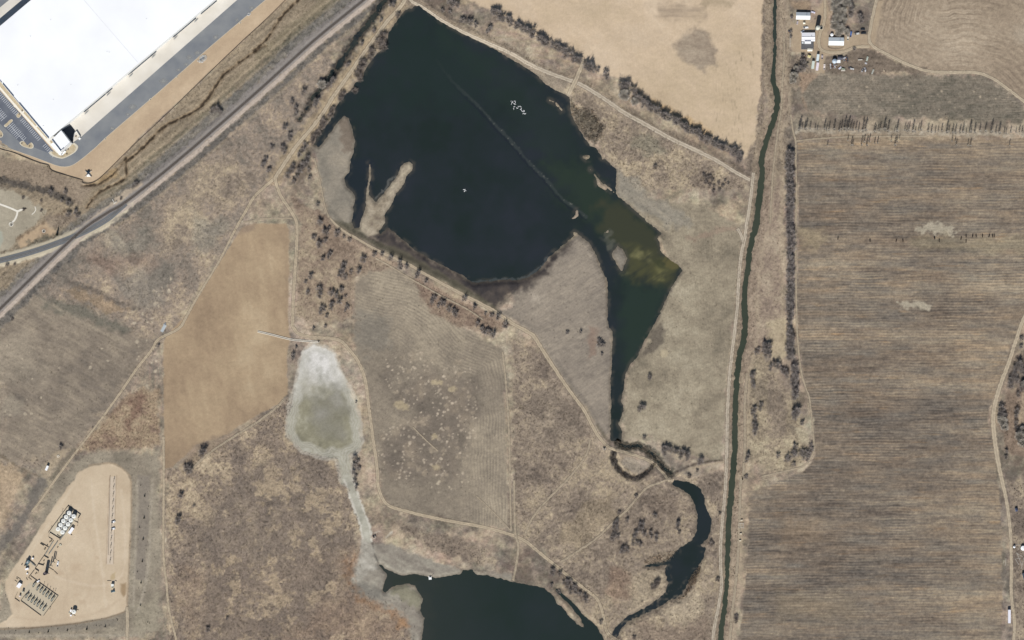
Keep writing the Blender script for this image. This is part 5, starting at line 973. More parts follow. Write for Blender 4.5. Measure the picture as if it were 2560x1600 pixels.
def grove(kind, pts, where, group, size=.74, desc=None, order='north', dy=1.5, tall=(.8, 1.1)):
    """scattered trees, counted from one end so that each label points at one"""
    key = {'north': lambda p: p[1], 'west': lambda p: p[0], 'south': lambda p: -p[1]}[order]
    sz = sorted(p[2] for p in pts); lo, hi = sz[len(sz) // 3], sz[2 * len(sz) // 3]
    for i, p in enumerate(sorted(pts, key=key)):
        w = 'small' if p[2] < lo else 'large' if p[2] > hi else 'middling'
        d = desc or {'bare': 'bare grey tree', 'brown': 'bare brown shrub', 'pale': 'bare pale tree', 'hedge': 'bare dense tree', 'conifer': 'dark evergreen', 'poplar': 'tall thin bare poplar'}[kind]
        lab = f'{w} {d}, {nth(i + 1)} from the {order} {where}'
        plant(kind, p[0], p[1] + dy, p[2] * size * _tr.uniform(.92, 1.08), lab, group, _tr.uniform(*tall))
def TT(c, r, L_): return [(*T(c, r, [(x, y)])[0], s) for x, y, s in L_]
grove('bare', TT(1, 0, [(455, 870, 11), (340, 965, 9), (375, 1020, 10), (375, 1075, 9), (275, 1200, 12), (325, 1270, 10), (322, 1310, 9), (150, 1385, 9), (250, 1400, 10), (275, 1430, 10), (90, 1500, 9)]) + TT(1, 1, [(75, 45, 12), (125, 100, 12)]), 'beside the west dirt road', 'bare trees west of the reservoir road')
grove('bare', TT(1, 0, [(1290, 50, 12), (1180, 190, 8), (1110, 290, 9), (1000, 410, 9), (875, 610, 9), (735, 760, 14), (690, 800, 10), (580, 950, 13), (560, 1000, 9)]), 'along the drain by the railway', 'bare trees along the drain')
grove('brown', TT(1, 0, [(1340, 140, 8), (1200, 340, 12), (1160, 400, 12), (1200, 440, 13), (1100, 490, 12), (1080, 540, 9), (1010, 600, 12), (985, 660, 12), (960, 700, 11), (985, 740, 10), (935, 850, 9), (820, 890, 10), (800, 930, 8), (720, 1040, 9), (700, 1090, 9), (640, 1150, 11), (620, 1190, 10), (590, 1250, 9), (545, 1290, 10), (530, 1330, 8)]), 'along the west shore of the reservoir', 'shrubs along the west shore', size=.95, desc='grey brown shrub')
grove('bare', TT(1, 0, [(470, 1365, 11), (445, 1410, 10), (415, 1460, 11), (490, 1490, 11)]) + TT(1, 1, [(300, 140, 11), (335, 95, 11), (350, 50, 9), (390, 150, 9), (415, 90, 13), (440, 50, 12), (475, 30, 12), (500, 90, 8), (355, 205, 8), (510, 165, 8)]), 'in the clump between road and mud flat', 'bare trees between road and mud flat')
plant('pale', *T(1, 0, [(622, 800)])[0], 11, 'pale bare cottonwood with white limbs standing alone beside the drain')
grove('bare', TT(1, 0, [(1840, 25, 15), (1890, 40, 13), (1760, 100, 8), (1830, 110, 8), (1945, 190, 11), (1990, 200, 11), (2030, 215, 12), (2075, 240, 11), (2215, 270, 12), (2190, 300, 8), (2250, 115, 12)]), 'behind the north-east shore road', 'bare trees behind the north-east shore road')
grove('bare', TT(1, 1, [(583, 415, 7), (605, 595, 12), (660, 680, 12), (690, 640, 7), (770, 690, 12), (830, 725, 6), (882, 752, 8), (550, 735, 11), (655, 760, 9), (600, 800, 12), (690, 905, 9), (705, 880, 8), (632, 930, 8), (835, 990, 11), (815, 1040, 12), (800, 1085, 11), (845, 1100, 9), (900, 1050, 8), (970, 1045, 11), (1010, 935, 13), (520, 1095, 10), (470, 1145, 7), (490, 1250, 9), (600, 1225, 13), (605, 1275, 11), (710, 1255, 12), (755, 1275, 11), (808, 1225, 11), (845, 1280, 6), (790, 1330, 12), (725, 1360, 11), (705, 1395, 10), (630, 1400, 13), (615, 1430, 10), (860, 1385, 9), (845, 1420, 6), (670, 1470, 7)]), 'in the bush land west of the dam', 'bare trees in the bush land west of the dam')
grove('bare', TT(1, 1, [(1118, 890, 10), (1192, 890, 7), (1270, 925, 10), (1355, 970, 9), (1365, 1010, 9), (1420, 1010, 10), (1535, 1060, 10), (1520, 1095, 10), (1605, 1140, 9), (1967, 1310, 10), (2065, 1390, 10), (2170, 1445, 6), (2230, 1465, 9), (2290, 1480, 11)]), 'on the south foot of the dam', 'bare trees along the foot of the dam', order='west')
grove('bare', TT(1, 1, [(1680, 1300, 11), (1660, 1345, 9), (1745, 1340, 11), (1770, 1355, 11), (1720, 1375, 8), (1825, 1400, 11), (1870, 1425, 10), (1885, 1455, 11)]) + TT(1, 2, [(2090, 35, 10), (2135, 80, 10), (2160, 105, 11), (2200, 110, 11), (2235, 135, 12), (2355, 45, 11)]), 'in the rows above the mown meadow', 'bare trees above the mown meadow', order='west')
grove('bare', TT(1, 2, [(655, 60, 7), (545, 80, 6), (378, 258, 6), (350, 330, 9), (348, 360, 7), (950, 770, 5), (935, 1300, 10), (960, 1335, 10), (935, 1375, 11), (970, 1400, 9), (925, 1430, 9), (940, 1470, 8)]) + TT(1, 3, [(950, 60, 8), (930, 8, 8)]), 'around the white basin', 'bare trees around the white basin')
grove('hedge', TT(2, 0, [(890, 700, 11), (895, 735, 9), (1040, 790, 14), (1080, 800, 14), (1060, 830, 12), (1140, 850, 14), (1165, 880, 12)]), 'by the sandy field south of the ramp', 'dense trees south of the ramp')
plant('pale', *T(2, 0, [(1060, 905)])[0], 13, 'large white limbed cottonwood beside the hedgerow, the western of a pair')
plant('pale', *T(2, 0, [(1160, 965)])[0], 10, 'smaller white limbed cottonwood beside the hedgerow, the eastern of a pair')
grove('brown', TT(2, 1, [(1350, 65, 8), (1810, 140, 7), (1840, 170, 8), (1870, 160, 8), (1890, 185, 7), (1830, 210, 7), (1870, 230, 6), (1910, 240, 6), (1950, 210, 6), (1990, 240, 6), (1960, 280, 6), (1900, 290, 6), (2040, 215, 6), (2010, 190, 5), (2140, 5, 10)]), 'in the heath above the meadow', 'shrubs on the heath')
grove('bare', TT(2, 2, [(1425, 1215, 11), (1455, 1205, 11), (1440, 1250, 11), (1490, 1220, 11), (1530, 1235, 11), (1560, 1240, 10), (1600, 1250, 11), (1640, 1250, 11), (1660, 1270, 11), (1590, 1290, 10), (1655, 1300, 9), (1780, 1325, 11), (1770, 1345, 8)]), 'in the thicket above the canal junction', 'bare trees in the outlet thicket', order='west')
grove('bare', TT(2, 2, [(520, 118, 7), (645, 110, 6), (825, 190, 9), (830, 230, 11), (860, 235, 8), (850, 320, 6), (1300, 530, 8), (1298, 550, 7), (1215, 815, 11), (1240, 825, 11), (1200, 845, 8), (1245, 1108, 7)]), 'dotted over the meadow by the green arm', 'bare trees on the meadow by the green arm')
grove('bare', TT(2, 2, [(2395, 240, 13), (2380, 290, 12), (2400, 320, 11), (2310, 305, 9), (2330, 270, 7), (2280, 500, 9), (2262, 530, 10), (2270, 580, 9), (2275, 620, 9), (2355, 790, 9), (2345, 830, 8), (2290, 840, 11), (2275, 880, 9), (2295, 920, 9), (2280, 980, 10), (2300, 1010, 10), (2290, 1050, 11), (2225, 1280, 10), (2215, 1320, 8), (2210, 1480, 8)]), 'on the waste ground east of the canal', 'bare trees east of the canal')
grove('bare', TT(2, 3, [(990, 395, 10), (970, 430, 11), (985, 470, 11), (965, 510, 10), (950, 545, 9), (1000, 530, 9), (1225, 420, 12), (1215, 460, 12), (1170, 500, 11), (1245, 500, 9), (1150, 545, 10), (1180, 590, 9), (1210, 610, 8), (1140, 600, 7), (1065, 640, 12), (1040, 665, 11), (1090, 660, 8), (1085, 375, 8), (1345, 330, 10), (1310, 490, 8), (1320, 530, 7), (1360, 530, 9), (1362, 565, 8), (1570, 410, 10), (1565, 440, 9), (1575, 490, 7)]), 'on the grass inside the slough bend', 'bare trees inside the slough bend')
grove('bare', TT(2, 3, [(385, 860, 11), (455, 880, 8), (500, 960, 11), (545, 960, 11), (520, 1000, 10), (590, 1010, 11), (600, 1045, 10), (550, 1050, 9), (645, 1070, 9), (680, 1090, 9), (695, 1130, 11), (440, 1050, 8), (375, 985, 7), (840, 1335, 9)]), 'beside the south pond road', 'bare trees beside the south pond road')
grove('brown', TT(2, 3, [(1360, 990, 12), (1330, 1010, 10), (1380, 960, 10), (1885, 600, 11), (1940, 935, 8), (1960, 310, 6), (1155, 1485, 8), (2118, 1290, 10), (2115, 1325, 8), (1175, 150, 7), (1010, 305, 7)]) + TT(2, 2, [(1670, 1470, 9), (1750, 1420, 6)]), 'scattered round the slough', 'shrubs round the slough')
grove('bare', TT(0, 0, [(2010, 1045, 13), (2050, 1030, 14), (2080, 1060, 10)]) + TT(0, 1, [(480, 300, 10), (1265, 235, 10), (1300, 215, 8), (650, 510, 10), (720, 490, 11), (740, 520, 9), (620, 300, 8), (590, 380, 7), (650, 400, 8)]), 'on the rough strip beside the railway', 'bare trees beside the railway')
grove('brown', TT(0, 1, [(220, 350, 6), (390, 382, 5), (390, 474, 5), (1145, 362, 5), (70, 990, 7), (142, 980, 6), (225, 465, 5), (120, 1500, 6)]), 'near the siding and the park paths', 'lone shrubs near the siding', desc='dark low shrub')
plant('cedar', *T(0, 1, [(540, 705)])[0], 9.5, 'tall dark cedar leaning over the bushes north of the siding')
grove('bare', TT(0, 2, [(1920, 1235, 13), (1905, 1265, 12), (1765, 1390, 13), (1785, 1410, 14), (575, 1200, 10), (1500, 240, 6)]) + TT(0, 3, [(1710, 140, 10), (1685, 355, 11), (1675, 390, 10), (1835, 240, 6), (1965, 1405, 9), (2145, 1302, 6)]), 'dotted around the tan field and brush', 'lone trees around the tan field')
grove('conifer', TT(0, 3, [(1330, 48, 3), (1367, 150, 6), (1405, 248, 3), (1361, 358, 5.5), (1317, 445, 3.5), (1353, 558, 5.5), (1305, 560, 2), (1382, 658, 2.6), (1345, 768, 5), (1299, 866, 3), (1333, 970, 5), (1366, 1064, 2.4), (1327, 1182, 4), (1395, 1341, 3.2), (1285, 1277, 2.4)]), 'in the column beside the well pad', 'planted conifers beside the well pad', size=.62, dy=.5, tall=(1, 1.1))
grove('conifer', TT(0, 3, [(150, 1423, 2.8), (277, 1438, 5), (366, 1443, 3), (456, 1432, 5), (547, 1405, 3), (636, 1420, 5), (820, 1408, 6), (910, 1373, 3), (955, 1370, 2), (995, 1383, 4.6), (1110, 1325, 3)]), 'in the row below the well pad', 'planted conifers below the well pad', size=.62, dy=.5, order='west', tall=(1, 1.1))
# farmstead trees
grove('pale', TT(3, 0, [(650, -10, 22), (740, 20, 18), (630, 80, 20), (690, 110, 20), (650, 170, 19), (710, 190, 16), (625, 230, 18), (680, 270, 18), (740, 300, 14), (660, 310, 14)]), 'in the grove above the grey roofed house', 'cottonwoods at the farm', size=.62, desc='pale cottonwood')
grove('bare', TT(3, 0, [(775, 70, 12), (785, 110, 12), (775, 150, 11), (865, 150, 11), (875, 190, 11), (815, 460, 7), (330, 575, 11), (345, 610, 12), (310, 650, 13), (290, 670, 10), (220, 160, 7), (215, 300, 7), (215, 350, 6), (325, 525, 7)]), 'around the farm buildings', 'bare trees around the farm')
grove('pale', TT(3, 0, [(240, 715, 12), (265, 640, 9), (230, 760, 10)]), 'below the farm trailers', 'pale trees below the farm trailers')
grove('hedge', TT(3, 0, [(200, 1440, 13), (215, 1480, 14), (195, 1500, 12), (225, 1440, 9)]), 'at the top of the long hedge', 'dense trees at the head of the hedge')
grove('hedge', TT(3, 2, [(5, 240, 12), (0, 290, 11), (15, 330, 8), (60, 420, 12), (95, 430, 12), (20, 450, 10), (150, 480, 11), (170, 510, 12), (130, 460, 8), (90, 1280, 8)]), 'in the waste strip beside the hedge', 'dense trees in the waste strip')
grove('bare', TT(3, 2, [(2395, 170, 8), (2388, 245, 9), (2370, 410, 14), (2345, 450, 13), (2400, 480, 13), (2320, 520, 12), (2300, 560, 13), (2285, 610, 13), (2350, 570, 12), (2400, 640, 13), (2360, 700, 9), (2350, 850, 10), (2345, 900, 9), (2340, 960, 9), (2340, 1010, 8), (2250, 1235, 8), (2248, 1290, 8), (2205, 830, 13), (2200, 870, 13), (2230, 900, 12)]), 'behind the road at the right edge', 'bare trees at the right edge')
grove('pale', TT(3, 2, [(2210, 950, 15), (2230, 1000, 14), (2190, 930, 12), (2370, 1090, 16), (2400, 1150, 16), (2410, 1030, 13), (2420, 600, 14)]), 'at the right edge', 'pale cottonwoods at the right edge', desc='pale cottonwood')
# the long hedge, the field hedge and the poplars
rg = random.Random(21)
pts = []
for c, r, y0, y1, x0, x1 in ((3, 1, -60, 860, 203, 208), (3, 1, 910, 1120, 208, 204), (3, 1, 1190, 1512, 206, 204), (3, 2, 20, 30, 205, 205), (3, 2, 95, 395, 208, 212), (3, 2, 450, 730, 246, 250), (3, 2, 860, 960, 255, 253)):
    y = y0
    while y <= y1:
        t = (y - y0) / max(y1 - y0, 1); pts.append((*T(c, r, [(x0 + (x1 - x0) * t + rg.uniform(-12, 12), y + rg.uniform(-8, 8))])[0], rg.uniform(12, 16.5))); y += rg.uniform(31, 40)
pts += TT(3, 2, [(255, 1190, 9), (235, 1240, 11), (250, 1280, 12), (200, 1290, 11), (170, 1320, 10), (310, 1250, 11), (330, 1290, 11), (350, 1240, 9), (380, 1260, 11), (405, 1225, 10), (400, 1180, 8), (370, 1310, 9), (240, 1360, 8), (320, 970, 9)])
grove('hedge', pts, 'of the long upright hedge', 'trees of the long hedge by the striped field', tall=(.72, .95), dy=1)
pts = []; HL = T(1, 0, [(2225, 90), (2300, 130), (2419, 195)]) + T(2, 0, [(60, 225), (180, 290), (300, 370), (420, 430), (520, 490), (630, 550)]); HL2 = T(2, 0, [(690, 610), (740, 630), (800, 655)]); HL3 = T(2, 0, [(1190, 905), (1250, 955), (1320, 1000), (1420, 1055), (1540, 1120), (1650, 1190), (1780, 1255), (1900, 1330), (2050, 1395), (2190, 1490)])
for L_, st in ((HL, 8.2), (HL2, 7), (HL3, 7.6)):
    q = np.array(curve(L_, False, 4)); s = np.concatenate([[0], np.cumsum(np.linalg.norm(np.diff(q, axis=0), axis=1))]); d = 0
    while d < s[-1]:
        pts.append((np.interp(d, s, q[:, 0]) + rg.uniform(-5, 5), np.interp(d, s, q[:, 1]) + rg.uniform(-1, 7) + 3, rg.uniform(10.5, 15.5))); d += rg.uniform(.75, 1.25) * st
grove('hedge', pts, 'of the hedgerow below the sandy field', 'trees of the hedgerow below the sandy field', order='west', tall=(.8, 1.05), dy=0)
px = [285, 300, 320, 338, 352, 395, 445, 460, 535, 552, 572, 620, 668, 690, 715, 735, 750, 780, 802, 830, 850, 885, 912, 1000, 1015, 1040, 1060, 1090, 1110, 1130, 1195, 1215, 1285, 1310, 1330, 1365, 1390, 1420, 1440, 1510, 1535, 1580, 1600, 1640, 1680, 1710, 1740, 1770, 1810, 1840, 1865, 1900, 1920, 1945, 2000, 2050, 2100, 2150, 2180, 2230, 2250, 2290, 2340, 2370, 2400, 2450]
big = {285, 300, 340, 352, 620, 715, 750, 885, 912, 1090, 1130, 1215, 1365, 1680, 1900, 1945, 2100, 2180}
pts = [(*T(3, 0, [(x + rg.uniform(-5, 5), 1222 + (x - 285) * .016 + rg.uniform(-12, 14))])[0], rg.uniform(14.5, 18) if x in big else rg.uniform(8, 13.5)) for x in px]
grove('poplar', pts, 'in the long poplar row', 'poplars in the long row', size=.86, desc='bare poplar', order='west', tall=(1, 1), dy=0)
pts = TT(3, 0, [(560, 1375, 8), (752, 1330, 9), (785, 1375, 13), (800, 1370, 11), (880, 1372, 15), (905, 1345, 11), (930, 1376, 15), (955, 1340, 11), (1005, 1355, 9), (1032, 1355, 10), (1160, 1335, 9), (1195, 1375, 14), (1215, 1340, 10), (1240, 1310, 8), (1735, 1335, 9), (1765, 1340, 8), (1775, 1375, 10), (1885, 1378, 10), (1908, 1380, 12), (2278, 1380, 11)])
grove('poplar', pts, 'in the broken second row of poplars', 'poplars in the broken second row', size=.8, order='west', tall=(1, 1), dy=0)
# small planted shrubs at the warehouse
for k, (x, y, s) in enumerate(((1720, 1040, 4), (1685, 1160, 4), (1572, 1195, 4), (1655, 1010, 3))):
    plant('brown', *Z(0, 270, 10.08, [(x, y)])[0], s * .5, f'small clipped shrub, {nth(k + 1)} of four round the warehouse corner', 'shrubs at the warehouse corner')
for k, (x, y) in enumerate(((490, 155), (550, 890), (750, 960), (30, 710), (560, 70))):
    plant('brown', *Z(0, 270, 10.08, [(x, y)])[0], 1.9, f'small leafless parking lot shrub, {nth(k + 1)} from the building side', 'shrubs on the kerb islands')

# ------------------------------------------------------------------ scrub tufts and reeds that nobody could count
def tufts(name, label, dens, n, h, w, tint, seed, wild=.25):
    rs = np.random.RandomState(seed); fx = np.where((GX > -40) & (GX < 2600) & (GY > -40) & (GY < 1640), dens, 0).astype(np.float64).reshape(-1)
    k = rs.choice(fx.size, n, p=fx / fx.sum()); px_ = GX.reshape(-1)[k] + rs.uniform(-1, 1, n); py_ = GY.reshape(-1)[k] + rs.uniform(-1, 1, n)
    z = H.reshape(-1)[k]; base = np.stack([(px_ - 1280) * S, (800 - py_) * S, z - .1], 1); col = C.reshape(-1, 3)[k] * (tint * (1 + wild * rs.normal(size=(n, 1)))) / K
    VS = []; QS = []; CS = []; off_ = 0; sc = rs.uniform(.55, 1.5, (n, 1))
    for j in range(4):
        a = rs.uniform(0, 6.283, n); lean = rs.uniform(.25, .8, n)
        tip = base + np.stack([np.cos(a) * lean * h, np.sin(a) * lean * h, np.full(n, h)], 1) * sc
        V, Q = quads(rs, base, tip, w * sc[:, 0], w * .55 * sc[:, 0]); VS.append(V); QS.append(Q + off_); off_ += len(V); CS.append(np.repeat(np.clip(col * (1 + .1 * rs.normal(size=(n, 1))), .01, .7), 4, 0))
    V = np.concatenate(VS); Q = np.concatenate(QS); c = np.concatenate(CS); m = bpy.data.materials.new(name + '_stems'); m.use_nodes = True; p = m.node_tree.nodes['Principled BSDF']; p.inputs['Roughness'].default_value = .95; p.inputs['Specular IOR Level'].default_value = .05
    a_ = m.node_tree.nodes.new('ShaderNodeAttribute'); a_.attribute_name = 'soil'; m.node_tree.links.new(a_.outputs['Color'], p.inputs['Base Color'])
    me = twig_mesh(name, V, Q, m); at_ = me.attributes.new('soil', 'FLOAT_COLOR', 'POINT'); at_.data.foreach_set('color', np.concatenate([c, np.ones((len(c), 1))], 1).astype(F).reshape(-1))
    return tag(link_mesh(name, me), label, 'scrub', kind='stuff')
tufts('dry_scrub', 'low dry scrub and bunch grass over the waste ground', np.clip(DN, 0, 1) * (GR > .4), 60000, .5, .42, np.array([.94, .93, .93]), 1)
RD = np.zeros(GX.shape, F)
for P, wd, am in ((curve(CRES, False, 2), 7, .6), (curve(STREAM, False, 2), 10, .45), (curve(DRAIN, False, 2), 12, .15)):
    sl = win(P, 24); RD[sl] = np.maximum(RD[sl], am * sst(wd, wd * .4, dist_line(GX[sl], GY[sl], P)))
for P, am in ((COVE, .45), (T(2, 3, [(1640, 1080), (1700, 880), (1770, 810), (1790, 850), (1720, 990), (1620, 1120), (1560, 1130)]), .9), (T(2, 3, [(1250, 800), (1480, 770), (1580, 660), (1500, 680), (1250, 740)]), .5)):
    sl = win(P, 8); RD[sl] = np.maximum(RD[sl], am * sst(3, -3, sdf_poly(GX[sl], GY[sl], P)))
tufts('reeds', 'dead grey reeds standing in the drains and along the wet shores', RD, 3200, 1.0, .3, np.array([1.9, 1.82, 1.75]), 2, .4)
# ------------------------------------------------------------------ warehouse
M_ROOFW = mat('white_roof_membrane', (250, 251, 252), .7, .01, .02, rgb2=(240, 241, 243)); M_PANEL = mat('white_wall_panel', (236, 236, 234), .8, .03, .3); M_COPE = mat('grey_coping', (214, 216, 218), .7, .03, .5)
M_DKGL = mat('dark_glass', (44, 58, 72), .2, .1, 1.0, spec=.5); M_DOCK = mat('dock_door', (120, 126, 132), .7, .08, .8); M_STEEL = mat('galvanised_steel', (176, 178, 178), .5, .08, 1.5, metal=.3); M_DARK = mat('dark_steel', (58, 54, 52), .7, .15, 1.5); M_WHITE = mat('white_paint', (246, 246, 244), .5, .03, .6)
wh = thing('warehouse', 'huge white flat roofed warehouse with a smaller block at its south corner', 'warehouse', (*W(*T(0, 0, [(480, 1320)])[0]), 0))
org = Vector(wh.location)
def loc(p, k='T'):
    q = T(0, 0, [p])[0] if k == 'T' else Z(0, 270, 10.08, [p])[0]; x, y = W(*q); return (x - org.x, y - org.y)
main = [loc(p) for p in ((480, 1320), (2800, -628), (2087, -1475), (-233, 473))]
MB().prism(main, 0, 14.2).build('wall', M_PANEL, wh)
def inset(poly, d):
    c = np.mean(poly, 0); out = []
    for x, y in poly:
        v = np.array([x, y]) - c; L_ = np.linalg.norm(v); out.append(tuple(c + v * (1 - d / L_)))
    return out
MB().prism(inset(main, .35), 14.1, 14.45).build('roof', M_ROOFW, wh)
def wall_run(mb, p, q, thick, z0, z1, k='T', into=0.0):
    a = np.array(loc(p, k)); b = np.array(loc(q, k)); d = b - a; L_ = np.linalg.norm(d); n = np.array([-d[1], d[0]]) / L_; c = (a + b) / 2 + n * into
    mb.box((c[0], c[1], (z0 + z1) / 2), (L_, thick, z1 - z0), math.atan2(d[1], d[0]))
for (p, q, z) in (((-230, 476), (-30, 714), 14.0), ((-10, 738), (40, 797), 13.4), ((48, 807), (150, 928), 14.1), ((152, 930), (200, 988), 13.1), ((203, 991), (300, 1106), 14.2), ((302, 1109), (480, 1320), 14.2)):
    m_ = MB(); wall_run(m_, p, q, .4, 14.2, z + 2.2, 'T', .2); m_.build('parapet', M_PANEL, wh)
blk = [loc(p, 'Z') for p in ((1356, 815), (1592, 580), (1832, 892), (1582, 1122))]
MB().prism(blk, 0, 13.6).build('corner_block', M_PANEL, wh); MB().prism(inset(blk, .3), 13.5, 13.8).build('roof', M_ROOFW, wh)
for p, q, z in (((1352, 820), (1580, 1120), 14.8), ((1586, 1118), (1660, 1052), 14.6), ((1664, 1048), (1830, 896), 13.4)):
    m_ = MB(); wall_run(m_, p, q, .5, 13.6, z + 1, 'Z', .25); m_.build('parapet', M_PANEL, wh)
m_ = MB(); wall_run(m_, (1318, 905), (1560, 1185), 3.4, 3.9, 4.3, 'Z', 0.3); wall_run(m_, (1560, 1180), (1660, 1090), 2.0, 3.9, 4.3, 'Z', -.4); m_.build('entrance_canopy', M_WHITE, wh)
for p, q in (((800, 1055), (1000, 887)), ((1010, 878), (1065, 832)), ((1235, 690), (1480, 484)), ((1640, 350), (1856, 168)), ((1900, 132), (2050, 6))):
    m_ = MB(); wall_run(m_, p, q, 1.1, 5.2, 5.4, 'T', -.75); m_.build('dock_canopy', M_DKGL, wh)
for x, y in ((812, 1056), (1020, 882), (1232, 704), (1445, 524), (1652, 350), (1848, 186)):
    m_ = MB()
    for k in (-1.1, 1.1):
        a = np.array(loc((x + 6, y + 10))); m_.box((a[0] + k * .75, a[1] + k * .62, .75), (.5, 3.4, 1.3), math.radians(-40))
    m_.build('loading_stair', M_STEEL, wh)
    a = loc((x - 8, y - 4)); MB().box((a[0], a[1], 1.6), (3.2, .3, 3.0), math.radians(40)).build('dock_door', M_DOCK, wh)
m_ = MB(); wall_run(m_, (800, 0), (1318, 600), .9, 14.45, 14.5); m_.build('roof_seam', mat('roof_dirt', (232, 233, 236), .8, .04, .2), wh)
for x, y in ((1030, 500), (1400, 190), (500, 200), (690, 810), (190, 815), (525, 950), (1050, 505), (430, 1200), (310, 355)):
    a = loc((x, y)); MB().box((a[0], a[1], 14.62), (.9, .9, .35), .7).build('roof_vent', M_COPE, wh)
en_ = thing('dumpster_enclosure', 'small walled concrete dumpster enclosure on the apron by the warehouse corner', 'enclosure', (*W(*Z(0, 270, 10.08, [(1930, 690)])[0]), .07))
eo = Vector(en_.location)
def zl(p): x, y = W(*Z(0, 270, 10.08, [p])[0]); return (x - eo.x, y - eo.y)
for p, q in (((1885, 640), (1935, 585)), ((1935, 585), (2030, 735)), ((1885, 640), (1850, 790))):
    a, b = np.array(zl(p)), np.array(zl(q)); d = b - a; MB().box(((a[0] + b[0]) / 2, (a[1] + b[1]) / 2, 1.2), (np.linalg.norm(d), .25, 2.4), math.atan2(d[1], d[0])).build('block_wall', M_PANEL, en_)
a = zl((1912, 720)); MB().box((a[0], a[1], .55), (1.3, 1.3, 1.1), .8).build('dumpster', mat('brown_paint', (150, 132, 104), .8), en_)
tb = thing('transformer_box', 'white utility box standing at the end of the dumpster enclosure', 'utility box', (*W(*Z(0, 270, 10.08, [(2008, 770)])[0]), .07)); MB().box((0, 0, .8), (2.4, 1.8, 1.5), .7, .96).build('cabinet', M_WHITE, tb); MB().box((0, 0, .03), (3, 2.4, .1), .7).build('pad', M_CONC, tb)
def rocks(mb, n, rx, ry, rz, seed, s0=.25, s1=.6):
    rg = random.Random(seed)
    for _ in range(n):
        a, r = rg.uniform(0, 6.28), math.sqrt(rg.random()); x, y = r * rx * math.cos(a), r * ry * math.sin(a); s = rg.uniform(s0, s1)
        mb.box((x * math.cos(rz) - y * math.sin(rz), x * math.sin(rz) + y * math.cos(rz), s * .3), (s, s * rg.uniform(.6, 1), s * .8), rg.uniform(0, 3), .7)
M_ROCK = mat('pale_riprap', (206, 204, 198), .9, .2, .9); M_ROCKD = mat('grey_riprap', (130, 134, 140), .9, .25, .9)
for px_, py_, rx, ry, lab in ((505.5, 147.5, 6, 3.4, 'large pale riprap apron at the asphalt edge, middle of the lane'), (622, 36, 2.2, 1.4, 'small pale riprap pad at the asphalt edge near the top')):
    o = thing('riprap_apron', lab, 'riprap', at(px_, py_)); m_ = MB(); rocks(m_, 170 if rx > 3 else 50, rx, ry, .69, 3, .4, 1.0); m_.build('pale_rock', M_ROCK, o)['kind'] = 'stuff'; m_ = MB(); rocks(m_, 60, rx * .5, ry * .45, .69, 4, .6, 1.1); m_.build('dark_rock', M_ROCKD, o)['kind'] = 'stuff'
for i, (x, y) in enumerate(((995, 1310), (1670, 725), (1420, 938), (2270, 215))):
    o = thing('kerb_inlet', f'small concrete kerb inlet on the lane edge, {nth(i + 1)} from the west', 'kerb inlet', at(*T(0, 0, [(x, y)])[0])); MB().box((0, 0, .12), (2.6, 1.5, .24), .7).build('apron', M_KERB, o); MB().box((.3, -.2, .26), (1.2, .7, .06), .7).build('grate', M_DARK, o)
ob = thing('outlet_structure', 'star shaped concrete outlet box on the bare dirt corner below the warehouse', 'outlet box', at(221, 435)); m_ = MB()
for a in (45, 135, 225, 315): m_.box((math.cos(math.radians(a)) * 3.1, math.sin(math.radians(a)) * 3.0, .9), (3.6, .35, 1.8), math.radians(a))
m_.build('wing_wall', M_CONC, ob); MB().box((.2, 1.9, 1.2), (3.6, 3.0, 2.4), 0, .7).build('trash_rack', M_DKGL, ob); MB().box((.2, -1.4, .35), (4.2, 3.2, .5), 0, .8).build('apron', M_WHITE, ob)
# silt fence: three runs of black cloth on stakes
M_CLOTH = mat('black_silt_cloth', (70, 62, 56), .95, .2, .4)
for P, lab in ((T(0, 0, [(-200, 1330), (0, 1408), (120, 1440), (280, 1505)]) + T(0, 1, [(380, 30), (460, 52), (490, 100), (640, 150), (780, 190)]), 'black silt fence along the lower left edge of the warehouse site'), (T(0, 1, [(782, 192), (785, 218), (850, 220), (920, 190), (1000, 120), (1120, 0)]) + T(0, 0, [(1300, 1335), (1500, 1150), (1750, 910), (1950, 715)]), 'black silt fence along the railway edge of the dirt strip, west half'), (T(0, 0, [(1952, 713), (2100, 570), (2300, 380), (2419, 272)]) + T(1, 0, [(130, 150), (320, -40)]), 'black silt fence along the railway edge of the dirt strip, east half')):
    x0, y0 = W(*P[0]); o = thing('silt_fence', lab, 'fence', (x0, y0, 0)); q = curve(P, False, 3); cl = MB(); st = MB()
    for i in range(len(q) - 1):
        a = np.array(at(*q[i])); b = np.array(at(*q[i + 1])); n = np.array([-(b - a)[1], (b - a)[0], 0]); n /= np.linalg.norm(n); a -= [x0, y0, 0]; b -= [x0, y0, 0]; t = n * .16
        cl.add([a - t, b - t, b + t, a + t] + [(*(p[:2]), p[2] + .85) for p in (a - t, b - t, b + t, a + t)], [(0, 1, 5, 4), (1, 2, 6, 5), (2, 3, 7, 6), (3, 0, 4, 7), (4, 5, 6, 7)]); st.box((a[0], a[1], a[2] + .5), (.12, .12, 1.1))
    cl.build('cloth', M_CLOTH, o); st.build('stake', M_SLEEP, o)['kind'] = 'stuff'
